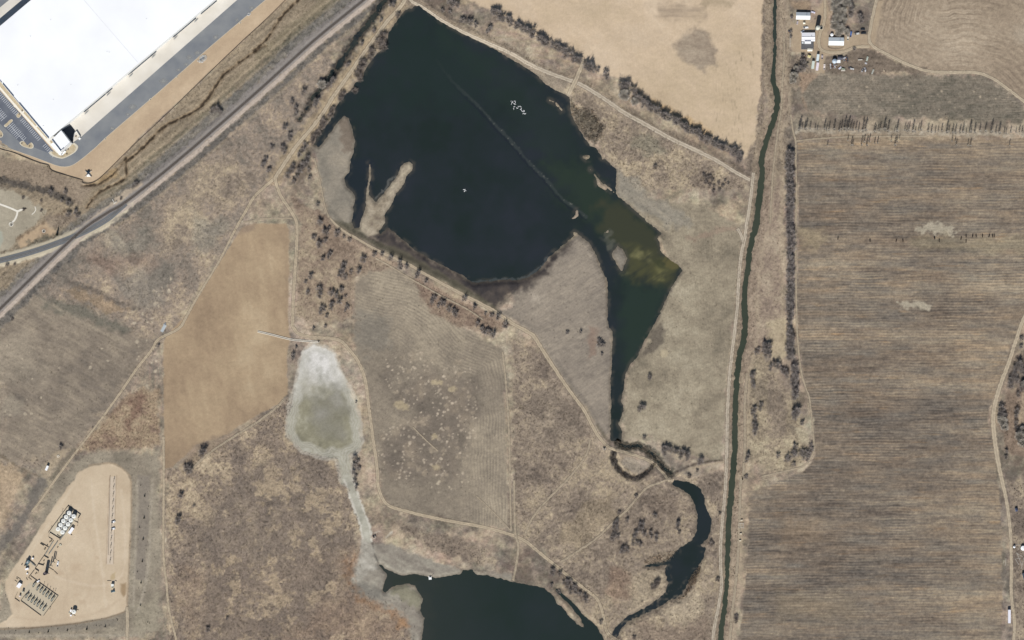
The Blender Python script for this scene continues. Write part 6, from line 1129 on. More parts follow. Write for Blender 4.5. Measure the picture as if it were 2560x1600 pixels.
# park corner
for P, wd, lab in ((T(0, 1, [(-60, 395), (0, 418), (100, 455), (165, 485)]), 4.5, 'pale concrete path from the left edge of the park corner'), (T(0, 1, [(165, 485), (190, 480), (215, 465)]), 5, 'short pale path stub in the park corner'), (T(0, 1, [(165, 486), (160, 520), (140, 565), (115, 590)]), 4.5, 'pale path curving down to the round pad'), (T(0, 1, [(330, 440), (340, 462), (330, 490), (300, 515)]), 1.8, 'thin curved path edge in the park corner')):
    o = box_strip(curve(P, False, 3), wd, -.05, .1 if wd != 5 else .12, 'concrete_path', M_WALK); tag(o, lab, 'path', kind='structure')
for x, y, r, lab in ((105, 607, 2.6, 'round planter with a dark ring at the end of the park path'), (413, 672, 1.9, 'round drain inlet on the bare tan patch above the siding')):
    o = thing('round_planter' if r > 2 else 'drain_inlet', lab, 'planter' if r > 2 else 'drain', at(*T(0, 1, [(x, y)])[0])); MB().lathe((0, 0, 0), [(r, -.1), (r, .4), (r * .8, .4), (r * .8, .1)], 18).build('rim', M_WALK, o); m_ = MB(); rocks(m_, 30, r * .7, r * .7, 0, 5, .3, .8); m_.build('filling', M_DARK, o)['kind'] = 'stuff'
o = thing('log_pile', 'dark heap of logs at the end of the park path stub', 'log pile', at(*T(0, 1, [(228, 462)])[0])); m_ = MB(); rg = random.Random(3)
for k in range(9): a = math.radians(38 + rg.uniform(-12, 12)); x, y = rg.uniform(-2, 2), rg.uniform(-.7, .7); m_.tube((x - math.cos(a) * 1.3, y - math.sin(a) * 1.3, .3 + .15 * (k % 3)), (x + math.cos(a) * 1.3, y + math.sin(a) * 1.3, .3 + .15 * (k % 3)), .22, .18, 7)
m_.build('log', M_SLEEP, o)['kind'] = 'stuff'
for i, (x, y, L_, a) in enumerate(((1072, 388, 4.5, -60), (1088, 405, 4, 40))):
    o = thing('culvert_pipe', 'pale culvert pipe end by the siding, ' + ('upper' if i == 0 else 'lower') + ' of two', 'culvert', at(*T(0, 1, [(x, y)])[0], .35), math.radians(a)); MB().tube((-L_ / 2, 0, 0), (L_ / 2, 0, 0), .45, .45, 12).build('pipe', M_WALK, o); MB().box((L_ / 2, 0, .1), (.3, 1.8, 1.2)).build('headwall', M_WALK, o)

# ------------------------------------------------------------------ irrigation works
dch = thing('concrete_ditch', 'narrow white concrete lined ditch running from the tan field to the basin', 'ditch', (*W(*T(1, 2, [(330, 182)])[0]), 0)); do = Vector(dch.location)
for sg, wd, z0, z1, nm, m_ in ((-1, 1.5, -.1, .5, 'lining', mat('ditch_concrete', (212, 204, 190), .8)), (1, 1.3, -.1, .45, 'lining', M_WALK)):
    P = off(curve(T(1, 2, [(15, 108), (160, 142), (330, 184), (470, 198), (590, 208)]), False, 4), sg * 1.7); o = box_strip(P, wd, z0, z1, nm, m_, dch); o.location = -do
P = curve(T(1, 2, [(15, 108), (160, 142), (330, 184), (470, 198), (590, 208)]), False, 4); o = box_strip(P, 1.8, -.1, .12, 'bottom', mat('wet_concrete', (150, 140, 126), .8), dch); o.location = -do
def headgate(px_, py_, s, lab, rz=0.0):
    o = thing('headgate', lab, 'water gate', at(px_, py_, -.2), rz); m_ = MB(); m_.box((-s * .5, 0, s * .35), (.3, s, s * .9)); m_.box((s * .5, 0, s * .35), (.3, s, s * .9)); m_.box((0, -s * .5, s * .1), (s, .3, s * .4)); m_.build('concrete_box', M_CONC, o)
    MB().box((0, s * .2, s * .35), (s * .9, .15, s * .8)).build('gate_leaf', M_DARK, o); m_ = MB(); m_.tube((0, s * .2, s * .6), (0, s * .2, s * .6 + 1.1), .06); m_.lathe((0, s * .2, s * .6 + 1.1), [(.35, 0), (.35, .06)], 10); m_.build('hand_wheel', M_DARK, o); return o
headgate(*T(2, 2, [(872, 1215)])[0], 2.8, 'concrete outlet gate with a dark opening where the dam roads meet'); headgate(*T(1, 2, [(590, 206)])[0], 1.8, 'small gate at the basin end of the white ditch'); headgate(*T(1, 3, [(1118, 538)])[0], 2.8, 'pale gate box beside the mouth of the pale gully', .5); headgate(*T(2, 3, [(1165, 145)])[0], 2.0, 'small gate on the track above the slough', .9)
o = thing('concrete_slab', 'blue grey concrete slab lying beside the tan field corner', 'slab', at(*T(0, 2, [(1545, 78)])[0]), math.radians(62)); m_ = MB(); m_.box((0, 0, .12), (9, 3.4, .25)); m_.box((3.6, 1.3, .2), (2.4, 1.2, .3), .4); m_.build('slab', mat('blue_grey_concrete', (176, 182, 184), .9, .06, .5), o); MB().box((5.4, .6, .1), (2.6, 1.6, .3), .5).build('rubble', M_ROCKD, o)
o = thing('pump_raft', 'white pump raft moored at the north shore of the south pond', 'raft', at(*T(1, 3, [(1645, 925)])[0][:2])); o.location.z = LV; MB().box((0, 0, .3), (3.2, 4, .6), .1).build('deck', M_WHITE, o); MB().box((0, 1.2, 1.0), (1.8, 1.3, 1.0), .1).build('pump', M_DARK, o); MB().tube((1.2, 1.6, .6), (4.2, 5.2, 1.4), .15).build('hose', M_DARK, o)
for i, (x, y) in enumerate(((2160, 508), (2155, 572), (2168, 380))):
    o = thing('pump_box', f'small pale pump box on the east canal bank, {nth(i + 1)} of three', 'pump box', at(*T(2, 3, [(x, y)])[0]), .1); MB().box((0, 0, .7), (2.4, 1.6, 1.4), 0, .95).build('cabinet', mat('beige_paint', (206, 194, 172), .7), o); MB().box((0, 1.1, .25), (2.0, 1.0, .5)).build('pump', M_DARK, o)
o = thing('pipe_gate', 'pale tubular gate frame on the east canal bank above the pump boxes', 'gate', at(*T(2, 3, [(2165, 430)])[0])); m_ = MB()
for k in range(4): m_.tube((-2.6 + 1.7 * k, -2.5, .9), (-2.6 + 1.7 * k, 2.5, .9), .12)
m_.build('bar', M_WALK, o); m_ = MB(); m_.tube((-2.8, 2.5, 1.0), (2.8, 2.5, 1.0), .12); m_.tube((-2.8, -2.5, 1.0), (2.8, -2.5, 1.0), .12); m_.build('rail', M_WALK, o)

# ------------------------------------------------------------------ vehicles
M_GLASS = mat('vehicle_glass', (50, 56, 64), .15, .05, 1, spec=.5); M_TYRE = mat('tyre_rubber', (48, 47, 46), .9, .1, 2)
def paint(n, c): return mat('paint_' + n, c, .35, .03, .8, spec=.5)
def wheels(o, xs, y, r=.4):
    for x in xs:
        for s in (-1, 1): MB().tube((x, s * (y - .22), r), (x, s * y, r), r, r, 12).build('wheel', M_TYRE, o)
def pickup(px_, py_, deg, lab, col, L_=5.7, grp=None):
    o = thing('pickup_truck', lab, 'pickup', at(px_, py_), math.radians(deg), grp); w = 2.0; m_ = MB(); h = L_ / 2
    m_.box((0, 0, .72), (L_, w, .55)); m_.box((h - .85, 0, 1.05), (1.6, w * .94, .22), 0, .94); m_.box((.35, 0, 1.35), (1.9, w * .92, .75), 0, .86)
    for s in (-1, 1): m_.box((-h + 1.05, s * (w / 2 - .08), 1.1), (2.0, .14, .32))
    m_.box((-h + .07, 0, 1.1), (.12, w, .32)); m_.build('body', col, o); MB().box((1.12, 0, 1.34), (.62, w * .8, .58), 0, .8).build('windshield', M_GLASS, o); MB().box((-.6, 0, 1.4), (.1, w * .7, .42)).build('rear_window', M_GLASS, o); MB().box((-h + 1.05, 0, 1.01), (1.8, w * .78, .04)).build('load_bed', M_DARK, o); wheels(o, (-h + 1.1, h - 1.0), w / 2); return o
def car(px_, py_, deg, lab, col, L_=4.7, grp=None, name='car'):
    o = thing(name, lab, 'car', at(px_, py_), math.radians(deg), grp); w = 1.85; m_ = MB(); m_.box((0, 0, .62), (L_, w, .55)); m_.box((0, 0, .92), (L_ * .97, w * .93, .12), 0, .96); m_.box((-.25, 0, 1.42), (L_ * .42, w * .78, .06)); m_.build('body', col, o)
    MB().box((-.25, 0, 1.18), (L_ * .6, w * .9, .44), 0, .72).build('windows', M_GLASS, o); wheels(o, (-L_ / 2 + .9, L_ / 2 - .9), w / 2, .34); return o
def trailer(px_, py_, deg, lab, col, L_=13.5, w=2.6, h=3.9, name='semi_trailer', cat='trailer'):
    o = thing(name, lab, cat, at(px_, py_), math.radians(deg)); MB().box((0, 0, 1.1 + (h - 1.1) / 2), (L_, w, h - 1.1)).build('box_body', col, o); m_ = MB()
    for k in range(int(L_ // 1.3)): m_.box((-L_ / 2 + .7 + 1.3 * k, 0, h + .02), (.08, w * .96, .05))
    m_.build('roof_bow', col, o); MB().box((0, 0, 1.0), (L_ * .9, w * .5, .2)).build('chassis', M_DARK, o); wheels(o, (-L_ / 2 + 1.2, -L_ / 2 + 2.5), w / 2, .5)
    m_ = MB(); m_.box((L_ / 2 - 2.5, .8, .55), (.2, .2, 1.1)); m_.box((L_ / 2 - 2.5, -.8, .55), (.2, .2, 1.1)); m_.build('landing_leg', M_DARK, o); return o
def flat_deck(px_, py_, deg, lab, col, L_=8, w=2.4):
    o = thing('flatbed_trailer', lab, 'trailer', at(px_, py_), math.radians(deg)); MB().box((0, 0, .9), (L_, w, .18)).build('deck', col, o); m_ = MB(); m_.box((0, .5, .72), (L_, .15, .2)); m_.box((0, -.5, .72), (L_, .15, .2)); m_.box((L_ / 2 + .8, 0, .7), (1.8, .15, .15)); m_.build('frame', M_DARK, o); wheels(o, (-1.0, 0.1), w / 2, .4); return o
WHT = paint('white', (246, 246, 246))
F1 = lambda x, y: Z(1960, 0, 15.12, [(x, y)])[0]; F2 = lambda x, y: Z(2060, 0, 15.12, [(x, y)])[0]; F3 = lambda x, y: Z(1960, 90, 15.12, [(x, y)])[0]; F4 = lambda x, y: Z(2070, 110, 15.12, [(x, y)])[0]
pickup(*F1(820, 1045), 4, 'white pickup parked above the white roofed barn', WHT); car(*F1(700, 1190), 30, 'white car at the corner of the white roofed barn', WHT, 4.2)
car(*F1(1095, 465), -15, 'lilac white car beside the north house', paint('lilac', (228, 224, 240))); car(*F1(505, 860), 80, 'pinkish car below the north house', paint('pink_grey', (196, 184, 186)), 3.8)
pickup(*F2(1010, 1300), 80, 'blue pickup east of the grey roofed house', paint('blue', (86, 116, 176)), 6.4); pickup(*F2(900, 1450), 88, 'small white pickup beside the blue pickup', paint('cream', (238, 232, 216)), 4.6); pickup(*F2(1240, 1275), 10, 'silver pickup north-east of the grey roofed house', paint('silver', (206, 206, 204)), 5.4)
car(*F2(1490, 1255), 4, 'black van at the bend of the farm lane, the southern of two', paint('black', (44, 48, 54)), 5.6, name='van'); car(*F2(1465, 1100), 0, 'black van at the bend of the farm lane, the northern of two', paint('black', (44, 48, 54)), 4.9, name='van')
pickup(*F3(1520, 1175), 86, 'white pickup with pink tint south of the trailers', paint('rose_white', (244, 232, 226)), 6.4); pickup(*F3(1440, 800), 88, 'small pinkish pickup east of the short white trailer', paint('pale_rose', (206, 194, 196)), 5.0)
trailer(*F3(1265, 830), 82, 'white box trailer with ribbed roof, northernmost of three by the yard', paint('mint_white', (214, 224, 226)), 7.6, 2.8); trailer(*F3(1085, 1100), 82, 'pale green long trailer, westernmost of three by the yard', paint('pale_green', (206, 214, 204)), 8.6, 2.9, 3.6); trailer(*F3(1250, 1160), 82, 'pinkish white long trailer, southernmost of three by the yard', paint('pink_white', (226, 216, 222)), 8.8, 2.9, 3.6)
trailer(*Z(2480, 1340, 6.3, [(265, 1262)])[0], 90, 'white semi trailer parked alone beside the road at the lower right edge', paint('lilac_white', (232, 230, 238)), 15.0, 2.9, 4.0)
car(*F4(905, 940), -10, 'silver scrap car with a dark hood in the junk row', paint('silver', (206, 206, 204)), 4.4); car(*F4(560, 940), -15, 'pale green scrap car in the junk row', paint('dull_green', (150, 158, 138)), 4.9); car(*F4(455, 905), 40, 'lilac scrap car in the junk row', paint('lilac', (228, 224, 240)), 3.6); car(*F4(1480, 560), 75, 'pale green abandoned van in the grass east of the yard', paint('mint', (192, 200, 186)), 5.0, name='van')
flat_deck(*F4(1690, 1050), 68, 'grey flatbed trailer standing tilted in the grass', mat('grey_boards', (166, 166, 156), .9), 5.6, 1.8); flat_deck(*F4(570, 1000), 2, 'pale flatbed trailer south of the scrap cars', mat('pale_boards', (198, 190, 178), .9), 4.6, 1.6); flat_deck(*F4(1215, 600), 4, 'low pale flatbed trailer in the grass', mat('pale_boards', (198, 190, 178), .9), 4.8, 1.2)
# ------------------------------------------------------------------ farm buildings
def house(px_, py_, w, d, h, ridge, deg, lab, roof_m, wall_m, over=.4, cat='house', name='farm_house'):
    o = thing(name, lab, cat, at(px_, py_), math.radians(deg)); m_ = MB(); m_.box((0, 0, h / 2), (w, d, h)); gx = w / 2
    for s in (-1, 1): m_.add([(s * gx, -d / 2, h), (s * gx, d / 2, h), (s * gx, 0, h + ridge)], [(0, 1, 2)])
    m_.build('wall', wall_m, o); r = MB().gable((0, 0, 0), w, d, h, h + ridge + .1, 0, over).build('roof', roof_m, o)
    MB().box((w * .2, -d / 2 - .05, 1.05), (1.0, .12, 2.1)).build('door', M_DARK, o)
    for x in (-.3, 0, .38): MB().box((w * x, -d / 2 - .04, 1.5), (1.2, .1, 1.1)).build('window', M_DKGL, o)
    MB().tube((w * .25, d * .12, h + ridge * .6), (w * .25, d * .12, h + ridge + .8), .22).build('chimney', M_DARK, o); return o
M_RMETAL = mat('metal_roof', (222, 228, 230), .45, .04, 1.5, metal=.0, stretch=(6, .3, 1)); M_RWHITE = mat('white_metal_roof', (244, 243, 246), .5, .03, 1.0, stretch=(6, .3, 1)); M_RDARK = mat('dark_shingle', (92, 92, 94), .9, .12, .8)
house(*F1(712, 612), 15.2, 7.4, 3.2, 2.1, -1, 'long north house with a pale metal gable roof', M_RMETAL, M_PANEL)
hb = house(*F1(905, 1410), 14.2, 9.0, 3.6, 1.1, 0, 'white roofed barn with dark seams beside the yard', M_RWHITE, M_PANEL, cat='barn', name='barn')
for y in (.02, -2.6): MB().box((0, y, 4.9 - abs(y) * .2), (14.6, .28, .25)).build('roof_seam', mat('seam_grey', (120, 122, 124), .8), hb)
MB().box((0, 5.6, 3.4), (14.2, .3, 2.4)).build('parapet', M_PANEL, hb) if False else None
sh = thing('lean_to_shed', 'low dark flat roofed shed adjoining the white roofed barn', 'shed', at(*F3(875, 370))); MB().box((0, 0, 1.2), (13.6, 8.6, 2.4)).build('wall', M_PANEL, sh); MB().box((0, 0, 2.5), (13.9, 8.9, .22)).build('roof', M_RDARK, sh); MB().box((-5.3, 3.0, 2.72), (2.0, 1.5, .25)).build('skylight', M_RMETAL, sh); MB().box((3.4, -4.3, 1.05), (2.4, .2, 2.1)).build('door', M_DARK, sh)
trailer(*F3(880, 262), 0, 'white camper trailer parked over the dark flat roof', WHT, 7.2, 2.7, 5.0, name='camper_trailer') ; bpy.data.objects['camper_trailer'].location.z += .3
house(*F3(970, 535), 5.4, 3.0, 2.8, .5, 0, 'small cream shed in front of the dark flat roof', mat('cream_roof', (244, 238, 218), .7), M_PANEL, .1, 'shed', 'shed')
house(*F3(1960, 215), 16.4, 8.2, 3.2, 2.0, -1, 'grey roofed house with a pale south slope inside the lane loop', M_RMETAL, M_PANEL)
fe = thing('garden_fence', 'low plank fence curving round the south of the grey roofed house', 'fence', at(*F3(1960, 430))); m_ = MB()
for k in range(15): a = -.25 - k * .19; m_.box((9.2 * math.cos(a), 3.4 * math.sin(a) + 1.5, .5), (.18, .9, 1.0), a)
m_.build('plank', mat('weathered_plank', (132, 114, 98), .9), fe)['kind'] = 'stuff'
house(*F1(755, 880), 2.2, 2.0, 2.2, .4, 0, 'tiny cream hut below the north house', mat('cream_roof', (244, 238, 218), .7), M_PANEL, .1, 'hut', 'hut')
house(*F3(945, 780), 2.6, 3.4, 2.2, .5, 70, 'tiny yellowish hut by the trailers', mat('yellow_roof', (222, 208, 150), .7), M_PANEL, .1, 'hut', 'hut')
house(*F4(450, 545), 5.4, 3.4, 2.4, .5, 0, 'dark roofed shed in the scrap yard', mat('slate_roof', (88, 88, 98), .8), M_PANEL, .1, 'shed', 'shed')
def silo(px_, py_, r, h, lab, wall_m, top_m, name='grain_silo', dome=.5):
    o = thing(name, lab, 'silo' if h > 6 else 'tank', at(px_, py_)); MB().lathe((0, 0, 0), [(r, -.1), (r, h)], 26).build('shell', wall_m, o, True); MB().lathe((0, 0, 0), [(r * 1.03, h - .05), (r * 1.03, h + .08), (r * .55, h + dome * .7), (.15, h + dome)], 26).build('roof', top_m, o)
    m_ = MB(); m_.box((r + .25, 0, h / 2), (.08, .5, h)); m_.build('ladder', M_STEEL, o); MB().lathe((0, 0, 0), [(.35, h + dome - .1), (.35, h + dome + .2)], 10).build('hatch', M_STEEL, o); return o
silo(*F1(1245, 1085), 2.3, 12.6, 'tall slim concrete silo beside the white roofed barn', mat('silo_concrete', (196, 196, 184), .9, .08, .5), mat('silo_cap', (206, 206, 192), .8), dome=1.2)
o = thing('stock_tank', 'open dark round stock tank with a pale rim beside the tall silo', 'tank', at(*F1(1400, 1055))); MB().lathe((0, 0, 0), [(2.0, 0), (2.0, 1.0), (1.8, 1.0), (1.8, .5)], 24).build('rim', M_WALK, o); MB().lathe((0, 0, 0), [(1.78, .3), (1.78, .72)], 24).build('water', mat('dark_tank_water', (30, 36, 36), .1), o)
silo(*F2(290, 1325), 1.7, 2.6, 'round white tank behind the grey roofed house', M_PANEL, M_ROOFW, name='water_tank')
silo(*F4(235, 660), 2.6, 4.6, 'blue grey grain bin with a conical roof in the scrap yard', M_STEEL, mat('bin_roof', (190, 202, 214), .4), name='grain_bin', dome=1.5)
trailer(*F4(390, 665), 0, 'square white box body beside the grain bin', WHT, 4.2, 3.4, 3.0, name='box_body_van', cat='van')
def junk(px_, py_, lab, seed, n, sx, sy, cols, cat='scrap heap'):
    o = thing('scrap_heap', lab, cat, at(px_, py_)); rg = random.Random(seed)
    for ci, c in enumerate(cols):
        m_ = MB()
        for _ in range(n): s = rg.uniform(.4, 1.6); m_.box((rg.uniform(-sx, sx), rg.uniform(-sy, sy), s * .35), (s, s * rg.uniform(.4, 1), s * .7), rg.uniform(0, 3), rg.uniform(.7, 1))
        m_.build(('pale_scrap', 'dark_scrap', 'rusty_scrap')[ci], c, o)['kind'] = 'stuff'
SCR = (mat('pale_scrap', (196, 196, 200), .7), mat('dark_scrap', (76, 78, 86), .7), mat('rust', (128, 96, 78), .9))
junk(*F4(215, 820), 'jumble of pale and dark scrap below the grain bin', 1, 16, 3.6, 2.6, SCR); junk(*F4(610, 560), 'small heap of pale scrap east of the dark shed', 2, 9, 1.6, 2.4, SCR[:2]); junk(*F4(700, 560), 'dark scrap heap at the east end of the yard', 3, 14, 1.4, 3.0, SCR[1:]); junk(*F4(830, 920), 'dark scrap heap beside the silver scrap car', 4, 8, 1.6, 1.5, SCR[1:]); junk(*F4(1350, 960), 'pale frames and scrap lying in the grass', 5, 12, 2.6, 2.4, SCR[:2]); junk(*F4(1430, 740), 'small pale scrap heap in the grass', 6, 7, 1.2, 1.0, SCR[:1]); junk(*F4(2110, 980), 'pale soil and scrap heap in the grass', 7, 8, .9, 2.0, (mat('pale_soil', (188, 172, 150), .9),)); junk(*F1(290, 640), 'scrap heap at the western fence of the yard', 8, 9, 1.3, 1.1, SCR); junk(*F3(730, 740), 'dark brush and scrap heap by the trailers', 9, 12, 2.2, 1.6, SCR[1:]); junk(*F1(220, 1190), 'dark scrap heap beside the western gate', 10, 9, 1.6, 1.2, SCR[1:])
o = thing('cattle_gate', 'long pale fence panel along the western side of the farmyard', 'fence', at(*F1(225, 1460))); MB().box((0, 0, .9), (.35, 20, .12)).build('top_rail', M_WALK, o); m_ = MB()
for k in range(9): m_.box((0, -9.6 + 2.4 * k, .5), (.25, .25, 1.0))
m_.build('post', M_SLEEP, o)
# right edge yard
R6 = lambda x, y: Z(2480, 1340, 6.3, [(x, y)])[0]
o = thing('navy_shed', 'long shed with a dark navy roof cut by the right edge', 'shed', (*W(*R6(560, 690)), h_at(2558, 1450)), math.radians(-73)); MB().box((0, 0, 1.5), (17, 8, 3.0)).build('wall', M_PANEL, o); MB().gable((0, 0, 0), 17, 8, 3.0, 3.9, 0, .4).build('roof', mat('navy_roof', (52, 62, 78), .5, .08, 1.0, stretch=(5, .3, 1)), o); MB().box((4, -4.1, 1.2), (3, .2, 2.4)).build('door', M_DARK, o)
for x, y, r, lab in ((345, 170, 1.2, 'small white tank at the right edge, west of a pair'), (484, 190, 2.6, 'larger white tank at the right edge, east of a pair')): silo(*R6(x, y), r, 2.6, lab, M_PANEL, M_ROOFW, name='water_tank')
def pipes(lab, segs, m_, r=.14):
    o = thing('irrigation_pipe', lab, 'pipe', at(*R6(*segs[0][0]))); b = Vector(o.location); mb = MB()
    for p, q in segs: mb.tube(Vector(at(*R6(*p), .3)) - b, Vector(at(*R6(*q), .3)) - b, r, r, 8)
    mb.build('pipe', m_, o); m2 = MB(); m2.box((0, 0, .12), (.6, .6, .25)); m2.build('support', M_SLEEP, o)
M_ALU = mat('aluminium_pipe', (214, 208, 198), .5)
for k, (p, q) in enumerate((((345, 145), (450, 135)), ((450, 140), (405, 220)), ((375, 262), (480, 325)), ((395, 275), (470, 460)), ((385, 350), (450, 350)), ((365, 355), (420, 450)), ((504, 330), (460, 520)), ((190, 372), (186, 430)), ((222, 350), (212, 465)))):
    pipes(f'thin pale irrigation pipe in the litter by the right edge, {nth(k + 1)} from the top', [(p, q)], M_ALU)
house(*Z(2480, 1180, 18.9, [(1140, 1780)])[0], 2.6, 3.6, 2.2, .4, 10, 'small dark blue hut at the right edge beside the road', mat('blue_hut_roof', (58, 66, 92), .6), M_PANEL, .1, 'hut', 'hut')
house(*T(3, 2, [(2400, 1015)])[0], 3.2, 2.4, 2.4, .4, 0, 'small white hut among the trees at the right edge', M_RWHITE, M_PANEL, .1, 'hut', 'hut')
# lone vehicle beside the long dirt road, left
trailer(*T(0, 2, [(447, 1398)])[0], 68, 'white camper van standing alone beside the long dirt road', WHT, 5.6, 2.5, 3.2, name='camper_van', cat='van'); o = thing('water_trough', 'small white trough ring on the bare ground north-east of the camper van', 'trough', at(*T(0, 2, [(550, 1287)])[0])); MB().box((0, 0, .4), (2.6, 2.4, .8), .4).build('basin', M_WALK, o); MB().box((0, 0, .72), (1.6, 1.4, .2), .4).build('feed', mat('tan_feed', (170, 150, 122), .9), o)
# ------------------------------------------------------------------ well pad equipment
QA = lambda x, y: Z(100, 1250, 15.12, [(x, y)])[0]; QB = lambda x, y: Z(30, 1350, 15.12, [(x, y)])[0]; QC = lambda x, y: Z(20, 1440, 15.12, [(x, y)])[0]; QD = lambda x, y: Z(150, 1480, 15.12, [(x, y)])[0]; QG = lambda x, y: Z(180, 1380, 12.6, [(x, y)])[0]
M_TANK = mat('tank_white', (232, 232, 226), .5, .03, .8); M_PIPE = mat('dull_pipe', (100, 94, 84), .7, .15, 1.0); M_SKID = mat('tan_steel', (186, 180, 160), .7, .08, 1.0); M_TEAL = mat('teal_paint', (96, 124, 134), .5, .08, 1.0); M_GREYV = mat('grey_vessel', (150, 150, 142), .6, .1, 1.0)
AX = math.atan2(-(1090 - 480), -(1125 - 700)) - math.pi      # direction of the tank rows, in map-up sense
RD = math.atan2(605, 425)                                     # rows run up to the right
def stock(px_, py_, r, h, lab, grp=None):
    o = thing('storage_tank', lab, 'tank', at(px_, py_), _tr.uniform(0, 6), grp); MB().lathe((0, 0, 0), [(r, -.1), (r, h)], 28).build('shell', M_TANK, o, True)
    MB().lathe((0, 0, 0), [(r * 1.02, h), (r * 1.02, h + .06), (r * .5, h + .28), (.1, h + .36)], 28).build('roof', M_TANK, o); m_ = MB(); m_.box((0, .5, h + .42), (.55, .55, .3)); m_.build('hatch', M_DARK, o); m_ = MB()
    for k in range(8): a = k * .785; m_.tube((.35 * math.cos(a), .35 * math.sin(a), h + .37), (r * .95 * math.cos(a), r * .95 * math.sin(a), h + .1), .05, .05, 4)
    m_.build('roof_seam', M_GREYV, o); m_ = MB(); m_.tube((r + .12, 0, 0), (r + .12, 0, h + .6), .1); m_.build('fill_pipe', M_PIPE, o); return o
LT = [(1125, 480), (1015, 630), (910, 780), (803, 930), (708, 1088)]; RT = [(1300, 605), (1190, 755), (1085, 905), (975, 1055), (875, 1205)]
for i, p in enumerate(LT): stock(*QA(*p), 2.4, 4.9, f'round white storage tank, {nth(i + 1)} from the north in the western row', 'storage tanks on the well pad')
for i, p in enumerate(RT): stock(*QA(*p), 2.4, 4.9, f'round white storage tank, {nth(i + 1)} from the north in the eastern row', 'storage tanks on the well pad')
def beam_thing(name, lab, cat, segs, Q, parts):
    """long things given by map segments: parts = (part name, material, width, z0, z1)"""
    b = Vector((*W(*Q(*segs[0][0])), .15)); o = thing(name, lab, cat, b)
    for nm, m_, wd, z0, z1 in parts:
        mb = MB()
        for p, q in segs:
            a = np.array(W(*Q(*p))); c = np.array(W(*Q(*q))); d = c - a; mb.box(((a[0] + c[0]) / 2 - b.x, (a[1] + c[1]) / 2 - b.y, (z0 + z1) / 2), (np.linalg.norm(d) + wd * .5, wd, z1 - z0), math.atan2(d[1], d[0]))
        mb.build(nm, m_, o)
    return o
beam_thing('tank_walkway', 'pale raised catwalk between the two tank rows', 'catwalk', [((1225, 520), (800, 1120))], QA, [('grating', M_STEEL, 1.1, 4.9, 5.0), ('beam', M_STEEL, .25, 4.6, 4.88)])
beam_thing('containment_wall', 'low dark steel containment wall round the storage tanks', 'wall', [((1070, 212), (1540, 550)), ((1540, 550), (1440, 700)), ((1070, 212), (320, 1230)), ((375, 1222), (790, 1480)), ((1070, 240), (1060, 260))], QA, [('panel', M_PIPE, .3, 0, .95), ('top_rail', M_DARK, .36, .95, 1.02)])
o = thing('control_building', 'white flat roofed control building beside the eastern tanks', 'building', at(*QA(1190, 1150)), RD); MB().box((0, 0, 1.5), (7.6, 3.0, 3.0)).build('wall', M_PANEL, o); MB().box((0, 0, 3.08), (7.8, 3.2, .16)).build('roof', M_RWHITE, o); MB().box((1.5, -1.55, 1.0), (.9, .1, 2.0)).build('door', M_DARK, o); MB().box((-1.5, -1.55, 1.6), (1.0, .08, .8)).build('window', M_DKGL, o)
beam_thing('pipe_rack', 'straight grey pipe rack running along the eastern tanks to the middle of the pad', 'pipe rack', [((1210, 880), (760, 1500))], QA, [('pipe', M_GREYV, .5, 2.2, 2.45), ('beam', M_PIPE, 1.3, 2.0, 2.15)])
beam_thing('pipe_rack', 'long double pipe rack from the tanks down to the combustors', 'pipe rack', [((1730, 70), (1390, 560)), ((1560, 60), (1260, 560))], QB, [('pipe', M_GREYV, .7, 1.5, 1.8), ('beam', M_PIPE, .3, 1.2, 1.45)])
beam_thing('pipe_rack', 'stepped pipe rack between the compressor and the separators', 'pipe rack', [((1240, 560), (1030, 860)), ((1040, 870), (870, 1090)), ((870, 1085), (1010, 1175)), ((1010, 1180), (975, 1270)), ((840, 1150), (640, 1410)), ((1220, 600), (1380, 690)), ((980, 900), (1200, 960))], QB, [('pipe', M_PIPE, .35, 1.0, 1.3), ('support', M_DARK, .2, .1, .95)])
beam_thing('pipe_header', 'dark pipe header slanting across the west of the pipe racks', 'pipe header', [((1100, 105), (1380, 270)), ((1070, 130), (1200, 215))], QB, [('pipe', M_PIPE, .4, .5, .85), ('support', M_DARK, .2, .0, .48)])
beam_thing('pipe_header', 'dark pipe header slanting to the right of the tall combustor', 'pipe header', [((1385, 1025), (1580, 1150)), ((1600, 1170), (1720, 1290))], QB, [('pipe', M_PIPE, .35, .3, .6), ('support', M_DARK, .2, .0, .28)])
beam_thing('pipe_header', 'short dark pipe header south of the tanks', 'pipe header', [((340, 1410), (480, 1500)), ((650, 1310), (780, 1410)), ((1080, 1230), (1210, 1330)), ((1290, 790), (1440, 850)), ((1500, 560), (1430, 690))], QA, [('pipe', M_PIPE, .35, .4, .75), ('support', M_DARK, .2, .0, .38)])
def stack(px_, py_, r, h, lab, m_, name='combustor_stack'):
    o = thing(name, lab, 'stack', at(px_, py_)); MB().lathe((0, 0, 0), [(r * 1.15, -.1), (r * 1.15, .8), (r, 1.0), (r, h), (r * .86, h), (r * .86, h - .6)], 22).build('shell', m_, o, True); m2 = MB(); m2.lathe((0, 0, 0), [(r * 1.04, h * .6), (r * 1.04, h * .6 + .25)], 22); m2.lathe((0, 0, 0), [(r * 1.04, h * .3), (r * 1.04, h * .3 + .25)], 22); m2.build('ring', M_DARK, o)
    m2 = MB(); m2.tube((r * 1.1, -.6, .4), (r * 1.1 + 1.4, -1.4, .4), .15); m2.build('inlet_pipe', M_PIPE, o); return o
